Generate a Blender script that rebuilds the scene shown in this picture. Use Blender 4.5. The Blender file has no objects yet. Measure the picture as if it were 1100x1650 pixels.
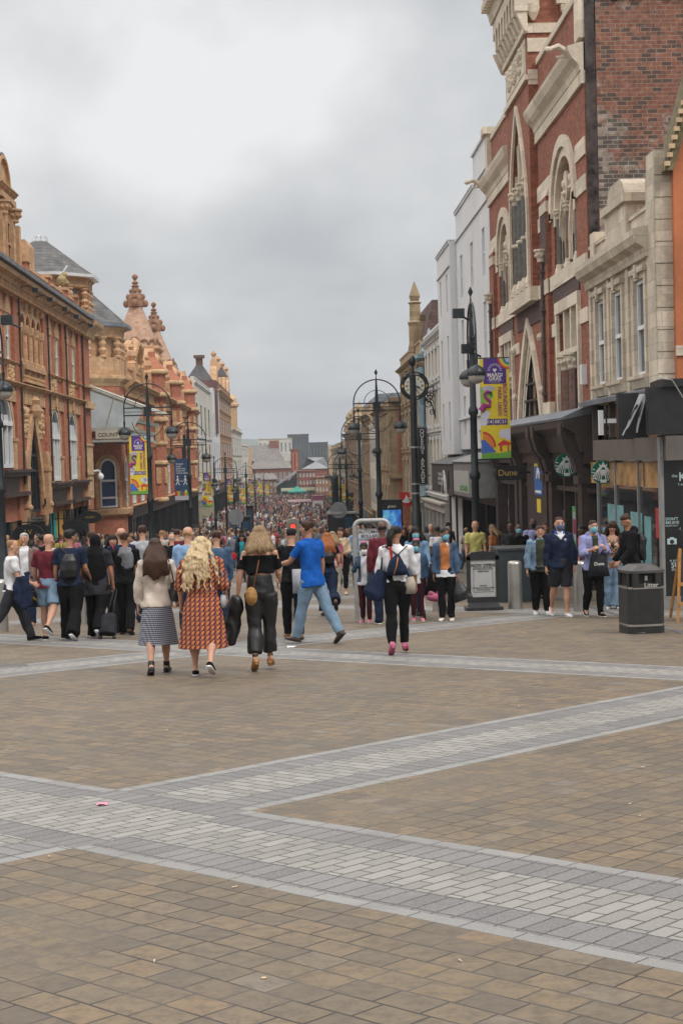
import bpy, bmesh, math, random
import numpy as np
from mathutils import Vector, Matrix
random.seed(7); rng = np.random.RandomState(7)
S = bpy.context.scene; COL = S.collection
PI = math.pi
# ---------------------------------------------------------------- camera
EYE = Vector((0, 0, 1.77)); FPX = 2450.0
YAW, PITCH, ROLL = 0.0275646, -0.0354653, 0.028
fw = Vector((math.sin(YAW)*math.cos(PITCH), math.cos(YAW)*math.cos(PITCH), math.sin(PITCH)))
rt = Vector((math.cos(YAW), -math.sin(YAW), 0)); up = rt.cross(fw)
r2 = rt*math.cos(ROLL) - up*math.sin(ROLL); u2 = up*math.cos(ROLL) + rt*math.sin(ROLL)
cd = bpy.data.cameras.new('camera'); cam = bpy.data.objects.new('camera', cd); COL.objects.link(cam)
cam.matrix_world = Matrix(((r2.x, u2.x, -fw.x, EYE.x), (r2.y, u2.y, -fw.y, EYE.y), (r2.z, u2.z, -fw.z, EYE.z), (0, 0, 0, 1)))
cd.sensor_fit = 'VERTICAL'; cd.sensor_height = 36.0; cd.lens = FPX/1650*36.0
cd.clip_start = 0.1; cd.clip_end = 20000
S.camera = cam
# ---------------------------------------------------------------- exposure
S.view_settings.view_transform = 'Standard'; S.view_settings.look = 'None'
S.view_settings.exposure = 0.32; S.view_settings.gamma = 1.0; S.view_settings.use_curve_mapping = False
S.cycles.max_bounces = 5; S.cycles.diffuse_bounces = 3; S.cycles.glossy_bounces = 3
S.cycles.transparent_max_bounces = 6; S.cycles.caustics_reflective = False; S.cycles.caustics_refractive = False
# ---------------------------------------------------------------- node helper
class NT:
    def __init__(s, tree): s.t = tree
    def n(s, kind, **kw):
        nd = s.t.nodes.new(kind)
        for k, v in kw.items(): setattr(nd, k, v)
        return nd
    def put(s, sock, v):
        if isinstance(v, bpy.types.NodeSocket): s.t.links.new(v, sock)
        elif v is not None:
            if sock.type == 'RGBA' and not hasattr(v, '__len__'): v = (v, v, v, 1)
            if sock.type == 'RGBA' and len(v) == 3: v = (*v, 1)
            sock.default_value = v
    def m(s, op, a, b=None, c=None):
        nd = s.n('ShaderNodeMath', operation=op)
        for i, v in enumerate((a, b, c)):
            if v is not None: s.put(nd.inputs[i], v)
        return nd.outputs[0]
    def mix(s, f, a, b, bt='MIX'):
        nd = s.n('ShaderNodeMix', data_type='RGBA', blend_type=bt)
        s.put(nd.inputs['Factor'], f); s.put(nd.inputs[6], a); s.put(nd.inputs[7], b)
        return nd.outputs[2]
    def xyz(s, x=0.0, y=0.0, z=0.0):
        nd = s.n('ShaderNodeCombineXYZ')
        for i, v in enumerate((x, y, z)): s.put(nd.inputs[i], v)
        return nd.outputs[0]
    def sep(s, v):
        nd = s.n('ShaderNodeSeparateXYZ'); s.put(nd.inputs[0], v); return nd.outputs
    def noise(s, vec, scale, detail=3, rough=0.55):
        nd = s.n('ShaderNodeTexNoise'); s.put(nd.inputs['Vector'], vec)
        nd.inputs['Scale'].default_value = scale; nd.inputs['Detail'].default_value = detail; nd.inputs['Roughness'].default_value = rough
        return nd.outputs[0]
    def ramp(s, f, stops, interp='LINEAR'):
        nd = s.n('ShaderNodeValToRGB'); s.put(nd.inputs[0], f); cr = nd.color_ramp; cr.interpolation = interp
        while len(cr.elements) < len(stops): cr.elements.new(0.5)
        for e, (p, c) in zip(cr.elements, stops):
            e.position = p; e.color = (*c, 1) if len(c) == 3 else c
        return nd.outputs[0]
    def brick(s, vec, w, h, c1, c2, mortar, ms=0.008, off=0.5, bias=0.0):
        nd = s.n('ShaderNodeTexBrick'); s.put(nd.inputs['Vector'], vec)
        nd.offset = off; nd.inputs['Scale'].default_value = 1.0
        nd.inputs['Brick Width'].default_value = w; nd.inputs['Row Height'].default_value = h
        nd.inputs['Mortar Size'].default_value = ms; nd.inputs['Mortar Smooth'].default_value = 0.3; nd.inputs['Bias'].default_value = bias
        s.put(nd.inputs['Color1'], c1); s.put(nd.inputs['Color2'], c2); s.put(nd.inputs['Mortar'], mortar)
        return nd.outputs
# ---------------------------------------------------------------- world: grey overcast sky
SUN_EL, SUN_ROT = math.radians(50), math.radians(135)
w = bpy.data.worlds.new("World"); S.world = w; w.use_nodes = True
t = NT(w.node_tree); w.node_tree.nodes.clear()
sky = t.n('ShaderNodeTexSky', sky_type='NISHITA'); sky.sun_disc = False
sky.sun_elevation = SUN_EL; sky.sun_rotation = SUN_ROT; sky.air_density = 1.2; sky.dust_density = 3.0
gen = t.n('ShaderNodeTexCoord').outputs['Generated']
x, y, z = t.sep(gen)
zz = t.m('MAXIMUM', z, 0.0); CS = 33.3
den = t.m('ADD', zz, 0.16)
vec = t.xyz(t.m('DIVIDE', x, den), t.m('DIVIDE', y, den), CS)
n1 = t.noise(vec, 0.62, 4, 0.5)
n2 = t.noise(t.xyz(t.m('MULTIPLY', x, 4.2), t.m('MULTIPLY', y, 1.4), t.m('ADD', t.m('MULTIPLY', z, 5.2), CS)), 1.15, 5, 0.5)
nn = t.m('ADD', t.m('ADD', t.m('MULTIPLY', n1, 0.45), t.m('MULTIPLY', n2, 0.55)), t.m('MULTIPLY', x, -0.22))
cl = t.ramp(nn, [(0.40, (0.350, 0.366, 0.390)), (0.47, (0.435, 0.450, 0.468)), (0.56, (0.57, 0.575, 0.58)), (0.64, (0.72, 0.72, 0.718))])
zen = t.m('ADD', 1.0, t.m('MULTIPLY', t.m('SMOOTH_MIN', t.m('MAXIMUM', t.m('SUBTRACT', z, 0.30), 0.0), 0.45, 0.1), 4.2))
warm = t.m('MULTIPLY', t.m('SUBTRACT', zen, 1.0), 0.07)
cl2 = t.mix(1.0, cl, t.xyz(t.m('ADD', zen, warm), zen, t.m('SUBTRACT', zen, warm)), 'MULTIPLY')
nsky = t.mix(1.0, sky.outputs[0], (0.10, 0.10, 0.10), 'MULTIPLY')
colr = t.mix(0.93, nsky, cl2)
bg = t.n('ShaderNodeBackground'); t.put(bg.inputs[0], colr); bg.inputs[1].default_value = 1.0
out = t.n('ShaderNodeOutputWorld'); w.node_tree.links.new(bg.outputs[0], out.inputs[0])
w.cycles.sampling_method = 'MANUAL'; w.cycles.sample_map_resolution = 512
# ---------------------------------------------------------------- sun behind the clouds
sl = bpy.data.lights.new('sun', 'SUN'); sl.energy = 1.5; sl.angle = math.radians(14); sl.color = (1.0, 0.95, 0.88)
so = bpy.data.objects.new('sun', sl); COL.objects.link(so)
# sun azimuth: behind and left of the camera, high
sd = Vector((math.sin(SUN_ROT)*math.cos(SUN_EL)*-1*-1, math.cos(SUN_ROT)*math.cos(SUN_EL), math.sin(SUN_EL)))
so.rotation_euler = sd.to_track_quat('Z', 'Y').to_euler()
# ---------------------------------------------------------------- materials
MATS = {}
def mat(name, col, rough=0.8, var=0.15, scale=3.0, metal=0.0, bump=0.0, bscale=40.0, spec=0.5, emit=None, dirt=0.0):
    if name in MATS: return MATS[name]
    m = bpy.data.materials.new(name); m.use_nodes = True; t = NT(m.node_tree)
    p = m.node_tree.nodes['Principled BSDF']
    co = t.n('ShaderNodeTexCoord').outputs['Object']
    c = tuple(col)
    if var > 0:
        nf = t.noise(co, scale, 5, 0.6)
        lo = tuple(max(0, v*(1-var*1.6)) for v in c); hi = tuple(min(1, v*(1+var*1.2)) for v in c)
        cc = t.ramp(nf, [(0.3, lo), (0.5, c), (0.72, hi)])
        if dirt > 0:
            d = t.noise(t.n('ShaderNodeTexCoord').outputs['Object'], scale*0.35, 6, 0.7)
            f = t.ramp(d, [(0.42, (0, 0, 0)), (0.62, (1, 1, 1))])
            cc = t.mix(t.m('MULTIPLY', f, dirt), cc, tuple(v*0.35 for v in c))
        t.put(p.inputs['Base Color'], cc)
    else: t.put(p.inputs['Base Color'], c)
    p.inputs['Roughness'].default_value = rough; p.inputs['Metallic'].default_value = metal
    p.inputs['Specular IOR Level'].default_value = spec
    if emit: t.put(p.inputs['Emission Color'], emit[:3]); p.inputs['Emission Strength'].default_value = emit[3]
    if bump > 0:
        b = t.n('ShaderNodeBump'); b.inputs['Strength'].default_value = bump; b.inputs['Distance'].default_value = 0.02
        t.put(b.inputs['Height'], t.noise(co, bscale, 4, 0.6)); t.put(p.inputs['Normal'], b.outputs[0])
    MATS[name] = m; return m
def brickmat(name, c1, c2, mortar, w=0.225, h=0.075, ms=0.006, stain=0.35, plaster=False):
    m = bpy.data.materials.new(name); m.use_nodes = True; t = NT(m.node_tree); p = m.node_tree.nodes['Principled BSDF']
    co = t.n('ShaderNodeTexCoord').outputs['Object']; x, y, z = t.sep(co)
    v = t.xyz(t.m('ADD', x, y), z, 0.0)
    b = t.brick(v, w, h, c1, c2, mortar, ms)
    big = t.noise(co, 0.55, 6, 0.65); fine = t.noise(co, 5.0, 5, 0.65)
    c = t.mix(t.m('MULTIPLY', t.ramp(big, [(0.42, (0, 0, 0)), (0.66, (1, 1, 1))]), stain), b[0], tuple(k*0.38 for k in c1))
    c = t.mix(t.m('MULTIPLY', t.ramp(fine, [(0.5, (0, 0, 0)), (0.75, (1, 1, 1))]), 0.45), c, tuple(min(1, k*1.7+0.03) for k in c2))
    if plaster:
        c = t.mix(.4, c, t.ramp(t.noise(co, 8.0, 6, .75), [(.3, (.05, .03, .025)), (.5, (.2, .085, .055)), (.7, (.42, .26, .19))]))
        f2 = t.noise(co, 0.9, 7, 0.72)
        # old whitewash and sooty courses left on the party wall, low down
        lim = t.m('MULTIPLY', t.m('SUBTRACT', 12.0, z), 0.11)
        f = t.ramp(t.m('ADD', f2, t.m('MINIMUM', t.m('MAXIMUM', lim, -0.05), 0.14)), [(0.55, (0, 0, 0)), (0.62, (1, 1, 1))])
        c = t.mix(t.m('MULTIPLY', f, 0.72), c, t.ramp(fine, [(0.35, (0.16, 0.18, 0.13)), (0.5, (0.30, 0.28, 0.25)), (0.7, (0.46, 0.43, 0.40))]))
        br = t.brick(v, w, h, (0, 0, 0), (1, 1, 1), (0, 0, 0), 0.0)
        bk = t.ramp(t.m('ADD', t.m('MULTIPLY', br[0], 0.5), t.m('ADD', t.m('MULTIPLY', t.noise(co, 1.6, 5, .7), 0.62), t.m('MINIMUM', t.m('MAXIMUM', t.m('MULTIPLY', t.m('SUBTRACT', 12.9, z), .05), -.05), .1))), [(0.60, (0, 0, 0)), (0.68, (1, 1, 1))])
        c = t.mix(t.m('MULTIPLY', t.m('MULTIPLY', bk, t.m('SUBTRACT', 1.0, b[1])), 0.8), c, (0.045, 0.045, 0.042))
        pk = t.ramp(t.noise(co, 3.4, 8, 0.85), [(0.57, (0, 0, 0)), (0.64, (1, 1, 1))])
        c = t.mix(t.m('MULTIPLY', pk, 0.6), c, (0.42, 0.33, 0.29))
    t.put(p.inputs['Base Color'], c); p.inputs['Roughness'].default_value = 0.9
    bm_ = t.n('ShaderNodeBump'); bm_.inputs['Strength'].default_value = 0.5; bm_.inputs['Distance'].default_value = 0.02; bm_.invert = True
    t.put(bm_.inputs['Height'], b[1]); t.put(p.inputs['Normal'], bm_.outputs[0])
    MATS[name] = m; return m
def ashlar(name, col, w=0.6, h=0.3, stain=0.4, line=0.45):
    m = bpy.data.materials.new(name); m.use_nodes = True; t = NT(m.node_tree); p = m.node_tree.nodes['Principled BSDF']
    co = t.n('ShaderNodeTexCoord').outputs['Object']; x, y, z = t.sep(co)
    b = t.brick(t.xyz(t.m('ADD', x, y), z, 0.0), w, h, tuple(k*0.74 for k in col), tuple(min(1, k*1.2) for k in col), tuple(k*line for k in col), 0.008)
    d = t.noise(t.xyz(t.m('MULTIPLY', x, 2.0), t.m('MULTIPLY', y, 2.0), t.m('MULTIPLY', z, 0.7)), 0.9, 7, 0.68)
    c = t.mix(t.m('MULTIPLY', t.ramp(d, [(0.45, (0, 0, 0)), (0.68, (1, 1, 1))]), stain), b[0], (col[0]*0.42, col[1]*0.34, col[2]*0.28))
    c = t.mix(0.25, c, t.ramp(t.noise(co, 9.0, 5), [(0.3, tuple(k*0.6 for k in col)), (0.7, tuple(min(1, k*1.35) for k in col))]))
    t.put(p.inputs['Base Color'], c); p.inputs['Roughness'].default_value = 0.85
    bm_ = t.n('ShaderNodeBump'); bm_.inputs['Strength'].default_value = 0.4; bm_.inputs['Distance'].default_value = 0.03
    t.put(bm_.inputs['Height'], t.noise(co, 14.0, 5)); t.put(p.inputs['Normal'], bm_.outputs[0])
    MATS[name] = m; return m
def slate(name, c1, c2):
    m = bpy.data.materials.new(name); m.use_nodes = True; t = NT(m.node_tree); p = m.node_tree.nodes['Principled BSDF']
    co = t.n('ShaderNodeTexCoord').outputs['Object']; x, y, z = t.sep(co)
    b = t.brick(t.xyz(t.m('ADD', x, y), z, 0.0), 0.42, 0.20, tuple(k*.7 for k in c1), tuple(k*1.15 for k in c2), tuple(k*0.3 for k in c1), 0.018)
    c = t.mix(0.35, b[0], t.ramp(t.noise(co, 1.5, 6), [(0.35, tuple(k*0.6 for k in c1)), (0.7, tuple(k*1.6 for k in c2))]))
    t.put(p.inputs['Base Color'], c); p.inputs['Roughness'].default_value = 0.7
    MATS[name] = m; return m
# ---------------------------------------------------------------- mesh builder
def gz(Y):
    s = 0.0453
    if Y < -40: return 1.8
    if Y <= 110: return -s*Y
    if Y <= 160:
        q = Y-110; return -s*110-(s*q-(s-0.008)*q*q/100)
    z = -s*110-(s*50-(s-0.008)*25)
    return z-0.008*(min(Y, 700)-160)
class Fr:
    """flat frame: u along the wall, o out of the wall, z up"""
    def __init__(s, o, u, n): s.o = Vector((o[0], o[1], 0)); s.u = Vector((u[0], u[1], 0)).normalized(); s.n = Vector((n[0], n[1], 0)).normalized()
    def P(s, u, z, o=0.0):
        v = s.o + s.u*u + s.n*o; return (v.x, v.y, z)
RX, LX = 7.3, -12.5
FR = Fr((RX, 0), (0, 1), (-1, 0)); FL = Fr((LX, 0), (0, 1), (1, 0))
def Fcam(x0, y): return Fr((x0, y), (1, 0), (0, -1))      # a wall facing back up the street
SPLIT = {'grey_shaft', 'brown_shaft', 'carved_panel', 'shop_fascia', 'window_bar', 'dark_brick_band', 'brick_panel', 'window_sticker', 'numeral', 'border', 'silver_band', 'steel_band', 'hood_post', 'gilt_diamond', 'side_wall', 'window', 'yellow_poster', 'yellow_notice', 'pinnacle', 'mossy_coping_', 'eyebrow', 'ankle_strap', 'camera', 'flue_panel', 'rail', 'roof_ornament', 'corner_pier', 'finial', 'shop_window', 'roof', 'lamp', 'gable', 'stone_ring', 'parapet'}
class MB:
    def __init__(s): s.v = []; s.f = []; s.pc = []
    def add(s, vs, fs):
        n = len(s.v); s.pc.append((n, len(s.f))); s.v += [tuple(a) for a in vs]; s.f += [tuple(i+n for i in f) for f in fs]
    def box(s, F, u0, u1, z0, z1, o0, o1):
        if F is None: F = W0
        vs = [F.P(u, z, o) for o in (o0, o1) for z in (z0, z1) for u in (u0, u1)]
        s.add(vs, [(0, 1, 3, 2), (4, 6, 7, 5), (0, 4, 5, 1), (2, 3, 7, 6), (0, 2, 6, 4), (1, 5, 7, 3)])
    def prism(s, F, poly, o0, o1):
        n = len(poly)
        vs = [F.P(u, z, o0) for u, z in poly]+[F.P(u, z, o1) for u, z in poly]
        s.add(vs, [tuple(range(n)), tuple(range(2*n-1, n-1, -1))]+[(i, i+n, (i+1) % n+n, (i+1) % n) for i in range(n)])
    def prof(s, F, u0, u1, pts):
        """extrude a moulding section (o, z) along u"""
        n = len(pts)
        vs = [F.P(u0, z, o) for o, z in pts]+[F.P(u1, z, o) for o, z in pts]
        s.add(vs, [tuple(range(n)), tuple(range(2*n-1, n-1, -1))]+[(i, i+n, (i+1) % n+n, (i+1) % n) for i in range(n)])
    def lathe(s, c, prof, n=12, squash=1.0, rot=0.0):
        k = len(prof); vs = []
        for r, z in prof:
            for i in range(n):
                a = 2*PI*i/n+rot; vs.append((c[0]+r*math.cos(a), c[1]+r*math.sin(a)*squash, c[2]+z))
        fs = [(j*n+i, j*n+(i+1) % n, (j+1)*n+(i+1) % n, (j+1)*n+i) for j in range(k-1) for i in range(n)]
        fs += [tuple(range(n-1, -1, -1)), tuple(range((k-1)*n, k*n))]
        s.add(vs, fs)
    def tube(s, pts, r, n=8, closed=False):
        pts = [Vector(p) for p in pts]; m = len(pts); rr = r if hasattr(r, '__len__') else [r]*m
        vs = []; ref = None
        for i, p in enumerate(pts):
            if closed: d = pts[(i+1) % m]-pts[i-1]
            else: d = pts[min(i+1, m-1)]-pts[max(i-1, 0)]
            d.normalize()
            if ref is None: ref = Vector((0, 0, 1)) if abs(d.z) < 0.9 else Vector((1, 0, 0))
            a = (ref-d*ref.dot(d)).normalized(); b = d.cross(a); ref = a
            for k in range(n):
                q = 2*PI*k/n; vs.append(p+(a*math.cos(q)+b*math.sin(q))*rr[i])
        R_ = m if closed else m-1
        fs = [(i*n+k, i*n+(k+1) % n, ((i+1) % m)*n+(k+1) % n, ((i+1) % m)*n+k) for i in range(R_) for k in range(n)]
        if not closed: fs += [tuple(range(n-1, -1, -1)), tuple(range((m-1)*n, m*n))]
        s.add(vs, fs)
    def ball(s, c, r, n=10, sz=1.0, sx=1.0, sy=1.0):
        m = n//2+1; vs = []
        for j in range(1, m):
            th = PI*j/m
            for i in range(n):
                a = 2*PI*i/n; vs.append((c[0]+r*sx*math.sin(th)*math.cos(a), c[1]+r*sy*math.sin(th)*math.sin(a), c[2]+r*sz*math.cos(th)))
        b = len(vs); vs += [(c[0], c[1], c[2]+r*sz), (c[0], c[1], c[2]-r*sz)]
        fs = [(j*n+i, (j+1)*n+i, (j+1)*n+(i+1) % n, j*n+(i+1) % n) for j in range(m-2) for i in range(n)]
        fs += [(b, i, (i+1) % n) for i in range(n)]+[(b+1, (m-2)*n+(i+1) % n, (m-2)*n+i) for i in range(n)]
        s.add(vs, fs)
    def split(s):
        """the separate pieces, each as a builder of its own"""
        out = []; e = s.pc[1:]+[(len(s.v), len(s.f))]
        for (v0, f0), (v1, f1) in zip(s.pc, e):
            a = np.array(s.v[v0:v1]); out.append([a.min(0)-.012, a.max(0)+.012, [(v0, v1, f0, f1)]])
        go = True
        while go:
            go = False; res = []
            for p in out:
                for q in res:
                    if (p[0] <= q[1]).all() and (q[0] <= p[1]).all(): q[0] = np.minimum(p[0], q[0]); q[1] = np.maximum(p[1], q[1]); q[2] += p[2]; go = True; break
                else: res.append(p)
            out = res
        for _, _, L in out:
            m = MB()
            for v0, v1, f0, f1 in L: m.add(s.v[v0:v1], [tuple(i-v0 for i in f) for f in s.f[f0:f1]])
            yield m
    def build(s, name, mt, parent=None, smooth=False, bevel=0.0):
        if name in SPLIT and len(s.pc) > 1:
            ms = list(s.split())
            if len(ms) > 1:
                for m in ms[1:]: m.build(name, mt, parent, smooth, bevel)
                return ms[0].build(name, mt, parent, smooth, bevel)
        me = bpy.data.meshes.new(name)
        off = Vector((0, 0, 0))
        if parent is not None:
            q = parent
            while q is not None: off += Vector(q.location); q = q.parent
        vs = [(a[0]-off.x, a[1]-off.y, a[2]-off.z) for a in s.v]
        me.from_pydata(vs, [], s.f); me.update()
        bm = bmesh.new(); bm.from_mesh(me); bmesh.ops.recalc_face_normals(bm, faces=bm.faces)
        if smooth:
            for f in bm.faces: f.smooth = True
        bm.to_mesh(me); bm.free()
        for mm in (mt if isinstance(mt, (list, tuple)) else [mt]): me.materials.append(mm)
        o = bpy.data.objects.new(name, me); COL.objects.link(o)
        if smooth: me.set_sharp_from_angle(angle=math.radians(50))
        if parent is not None: o.parent = parent
        if bevel > 0:
            b = o.modifiers.new('bevel', 'BEVEL'); b.width = bevel; b.segments = 1; b.limit_method = 'ANGLE'
        return o
W0 = Fr((0, 0), (1, 0), (0, 1))
def wbox(mb, x0, x1, y0, y1, z0, z1): mb.box(W0, x0, x1, z0, z1, y0, y1)
def thing(name, label, cat, loc, group=None):
    o = bpy.data.objects.new(name, None); COL.objects.link(o); o.location = loc; o.empty_display_size = 0.3
    o['label'] = label; o['category'] = cat
    if group: o['group'] = group
    return o
def tag(o, label, cat, group=None):
    o['label'] = label; o['category'] = cat
    if group: o['group'] = group
    return o
def struct(o): o['kind'] = 'structure'; return o
def rebase(o, loc):
    """move a top-level mesh's origin to its base"""
    loc = Vector(loc); o.data.transform(Matrix.Translation(-loc)); o.location = loc; return o
def copy_tree(o, parent=None):
    c = o.copy(); COL.objects.link(c); c.parent = parent
    for ch in o.children: copy_tree(ch, c)
    return c
FONTC = {}
def text(s, size, mt, o, right, upv, name='lettering', parent=None, bold=0.0, align='CENTER', depth=0.004, sx=1.0, spacing=1.0):
    cu = bpy.data.curves.new(name, 'FONT'); cu.body = s; cu.size = size; cu.align_x = align; cu.align_y = 'CENTER'
    cu.offset = bold*size*0.35; cu.extrude = depth/2; cu.space_character = spacing; cu.resolution_u = 3
    ob = bpy.data.objects.new('tmp', cu); COL.objects.link(ob)
    me = bpy.data.meshes.new_from_object(ob); bpy.data.objects.remove(ob); bpy.data.curves.remove(cu)
    me.name = name
    right = Vector(right).normalized(); upv = Vector(upv).normalized(); nn_ = right.cross(upv)
    off = Vector((0, 0, 0)); q = parent
    while q is not None: off += Vector(q.location); q = q.parent
    oo = Vector(o)-off
    M = Matrix(((right.x*sx, upv.x, nn_.x, oo.x), (right.y*sx, upv.y, nn_.y, oo.y), (right.z*sx, upv.z, nn_.z, oo.z), (0, 0, 0, 1)))
    me.transform(M); me.materials.clear(); me.materials.append(mt)
    r = bpy.data.objects.new(name, me); COL.objects.link(r)
    if parent is not None: r.parent = parent
    return r
def ray(px, py): return fw + r2*((px-550)/FPX) - u2*((py-825)/FPX)
def at(px, py, Y):
    """a point of the place seen in this direction, Y metres down the street"""
    d = ray(px, py); return EYE + d*(Y/d.y)
def atg(px, py):
    d = ray(px, py); lo, hi = 2.0, 600.0
    for _ in range(50):
        m = (lo+hi)/2; p = EYE+d*(m/d.y)
        if p.z > gz(m): lo = m
        else: hi = m
    return EYE+d*(lo/d.y)
# ================================================================ GROUND
def paving():
    m = bpy.data.materials.new('street_paving'); m.use_nodes = True; t = NT(m.node_tree); p = m.node_tree.nodes['Principled BSDF']
    co = t.n('ShaderNodeTexCoord').outputs['Object']
    # joints are never quite straight
    wob = t.n('ShaderNodeVectorMath', operation='SCALE'); nz = t.n('ShaderNodeTexNoise'); t.put(nz.inputs['Vector'], co); nz.inputs['Scale'].default_value = 1.3
    t.put(wob.inputs[0], nz.outputs['Color']); wob.inputs['Scale'].default_value = 0.035
    va = t.n('ShaderNodeVectorMath', operation='ADD'); t.put(va.inputs[0], co); t.put(va.inputs[1], wob.outputs[0])
    x, y, z = t.sep(va.outputs[0])
    r = 0.70710678
    u = t.m('MULTIPLY', t.m('ADD', x, y), r); v = t.m('MULTIPLY', t.m('SUBTRACT', y, x), r)
    PER, BW = 9.27, 1.36
    uo = t.m('SUBTRACT', u, 5.13-PER*6); vo = t.m('SUBTRACT', v, 6.98-PER*6)
    mu = t.m('MODULO', uo, PER); mv = t.m('MODULO', vo, PER)
    inA = t.m('LESS_THAN', mu, BW); inB = t.m('LESS_THAN', mv, BW)
    band = t.m('MAXIMUM', inA, inB)
    ac = t.m('ADD', t.m('MULTIPLY', inA, mu), t.m('MULTIPLY', t.m('SUBTRACT', 1.0, inA), mv))
    al = t.m('ADD', t.m('MULTIPLY', inA, v), t.m('MULTIPLY', t.m('SUBTRACT', 1.0, inA), u))
    ac2 = t.m('MINIMUM', ac, t.m('SUBTRACT', BW, ac))
    both = t.m('MULTIPLY', inA, inB)
    ac2 = t.m('ADD', ac2, t.m('MULTIPLY', both, 0.14))
    # dark setts, crosswise
    bd = t.brick(t.xyz(t.m('ADD', ac2, 0.11), al, 0.0), 0.25, 0.12, (0.118, 0.118, 0.123), (0.190, 0.188, 0.192), (0.035, 0.032, 0.030), 0.007, 0.0)
    bc = t.brick(t.xyz(t.m('ADD', ac, 0.03), al, 0.0), 0.235, 0.10, (0.205, 0.200, 0.186), (0.300, 0.292, 0.272), (0.045, 0.040, 0.035), 0.0075, 0.5)
    be = t.brick(t.xyz(al, t.m('ADD', ac2, 0.0), 0.0), 0.30, 0.11, (0.215, 0.217, 0.216), (0.262, 0.263, 0.258), (0.055, 0.050, 0.045), 0.006, 0.0)
    isE = t.m('LESS_THAN', ac2, 0.105); isD = t.m('LESS_THAN', ac2, 0.40)
    cb = t.mix(isD, bc[0], bd[0]); cb = t.mix(isE, cb, be[0])
    mb_ = t.mix(isD, bc[1], bd[1]); mb_ = t.mix(isE, mb_, be[1])
    gr = t.noise(co, 90.0, 3, 0.7)
    cb = t.mix(t.m('MULTIPLY', t.ramp(gr, [(0.4, (0, 0, 0)), (0.65, (1, 1, 1))]), 0.30), cb, (0.42, 0.42, 0.42))
    # buff york stone, coursed one way or the other by diamond
    iu = t.m('FLOOR', t.m('DIVIDE', uo, PER)); iv = t.m('FLOOR', t.m('DIVIDE', vo, PER))
    par = t.m('MODULO', t.m('ADD', iu, iv), 2.0)
    a = t.m('ADD', t.m('MULTIPLY', par, u), t.m('MULTIPLY', t.m('SUBTRACT', 1.0, par), v))
    b = t.m('ADD', t.m('MULTIPLY', par, v), t.m('MULTIPLY', t.m('SUBTRACT', 1.0, par), u))
    # stone lengths vary from course to course
    row = t.m('FLOOR', t.m('DIVIDE', b, 0.172))
    jit = t.n('ShaderNodeTexWhiteNoise', noise_dimensions='1D'); t.put(jit.inputs['W'], row)
    a2 = t.m('ADD', a, t.m('MULTIPLY', jit.outputs[0], 0.35))
    bt = t.brick(t.xyz(a2, b, 0.0), 0.225, 0.172, (0.0, 0.0, 0.0), (1.0, 1.0, 1.0), (0.5, 0.5, 0.5), 0.0062, 0.5)
    tone = t.ramp(bt[0], [(0.0, (0.126, 0.103, 0.078)), (0.25, (0.160, 0.128, 0.091)), (0.5, (0.188, 0.146, 0.098)), (0.75, (0.208, 0.156, 0.096)), (0.93, (0.232, 0.165, 0.098)), (1.0, (0.202, 0.178, 0.146))])
    big = t.noise(co, 0.35, 5, 0.6); mid = t.noise(co, 2.6, 6, 0.7); fin = t.noise(co, 30.0, 5, 0.7)
    tone = t.mix(t.m('MULTIPLY', t.ramp(big, [(0.40, (1, 1, 1)), (0.60, (0, 0, 0))]), 0.30), tone, (0.110, 0.096, 0.075))
    tone = t.mix(t.m('MULTIPLY', t.ramp(mid, [(0.48, (0, 0, 0)), (0.66, (1, 1, 1))]), 0.42), tone, (0.224, 0.177, 0.119))
    tone = t.mix(t.m('MULTIPLY', t.ramp(t.noise(co, 13.0, 7, .78), [(0.38, (1, 1, 1)), (0.56, (0, 0, 0))]), 0.62), tone, (0.082, 0.068, 0.054))
    jn = t.noise(co, 0.8, 3)
    mort = t.mix(t.ramp(jn, [(0.45, (0, 0, 0)), (0.6, (1, 1, 1))]), (0.035, 0.030, 0.026), (0.13, 0.115, 0.10))
    tone = t.mix(bt[1], tone, mort)
    c = t.mix(band, tone, cb)
    # chewing gum, drips and worn smears
    vo_ = t.n('ShaderNodeTexVoronoi'); t.put(vo_.inputs['Vector'], co); vo_.inputs['Scale'].default_value = 2.3
    gum = t.m('LESS_THAN', vo_.outputs['Distance'], 0.045)
    c = t.mix(t.m('MULTIPLY', gum, 0.5), c, (0.10, 0.09, 0.085))
    sm = t.ramp(t.noise(co, 1.1, 8, 0.75), [(0.52, (0, 0, 0)), (0.70, (1, 1, 1))])
    c = t.mix(t.m('MULTIPLY', sm, 0.42), c, (0.11, 0.10, 0.085))
    sc = t.ramp(t.noise(t.xyz(t.m('MULTIPLY', x, 1.0), t.m('MULTIPLY', y, 3.0), 5.0), 5.5, 9, 0.85), [(0.67, (0, 0, 0)), (0.71, (1, 1, 1))])
    c = t.mix(t.m('MULTIPLY', sc, 0.30), c, (0.50, 0.47, 0.43))
    c = t.mix(1.0, c, (.90, .885, .86), 'MULTIPLY')
    t.put(p.inputs['Base Color'], c)
    t.put(p.inputs['Roughness'], t.ramp(mid, [(0.3, (0.52,)*3), (0.7, (0.80,)*3)]))
    h = t.m('SUBTRACT', t.m('MULTIPLY', fin, 0.35), t.mix(band, bt[1], mb_))
    bu = t.n('ShaderNodeBump'); bu.inputs['Strength'].default_value = 0.45; bu.inputs['Distance'].default_value = 0.008
    t.put(bu.inputs['Height'], h); t.put(p.inputs['Normal'], bu.outputs[0])
    return m
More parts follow.
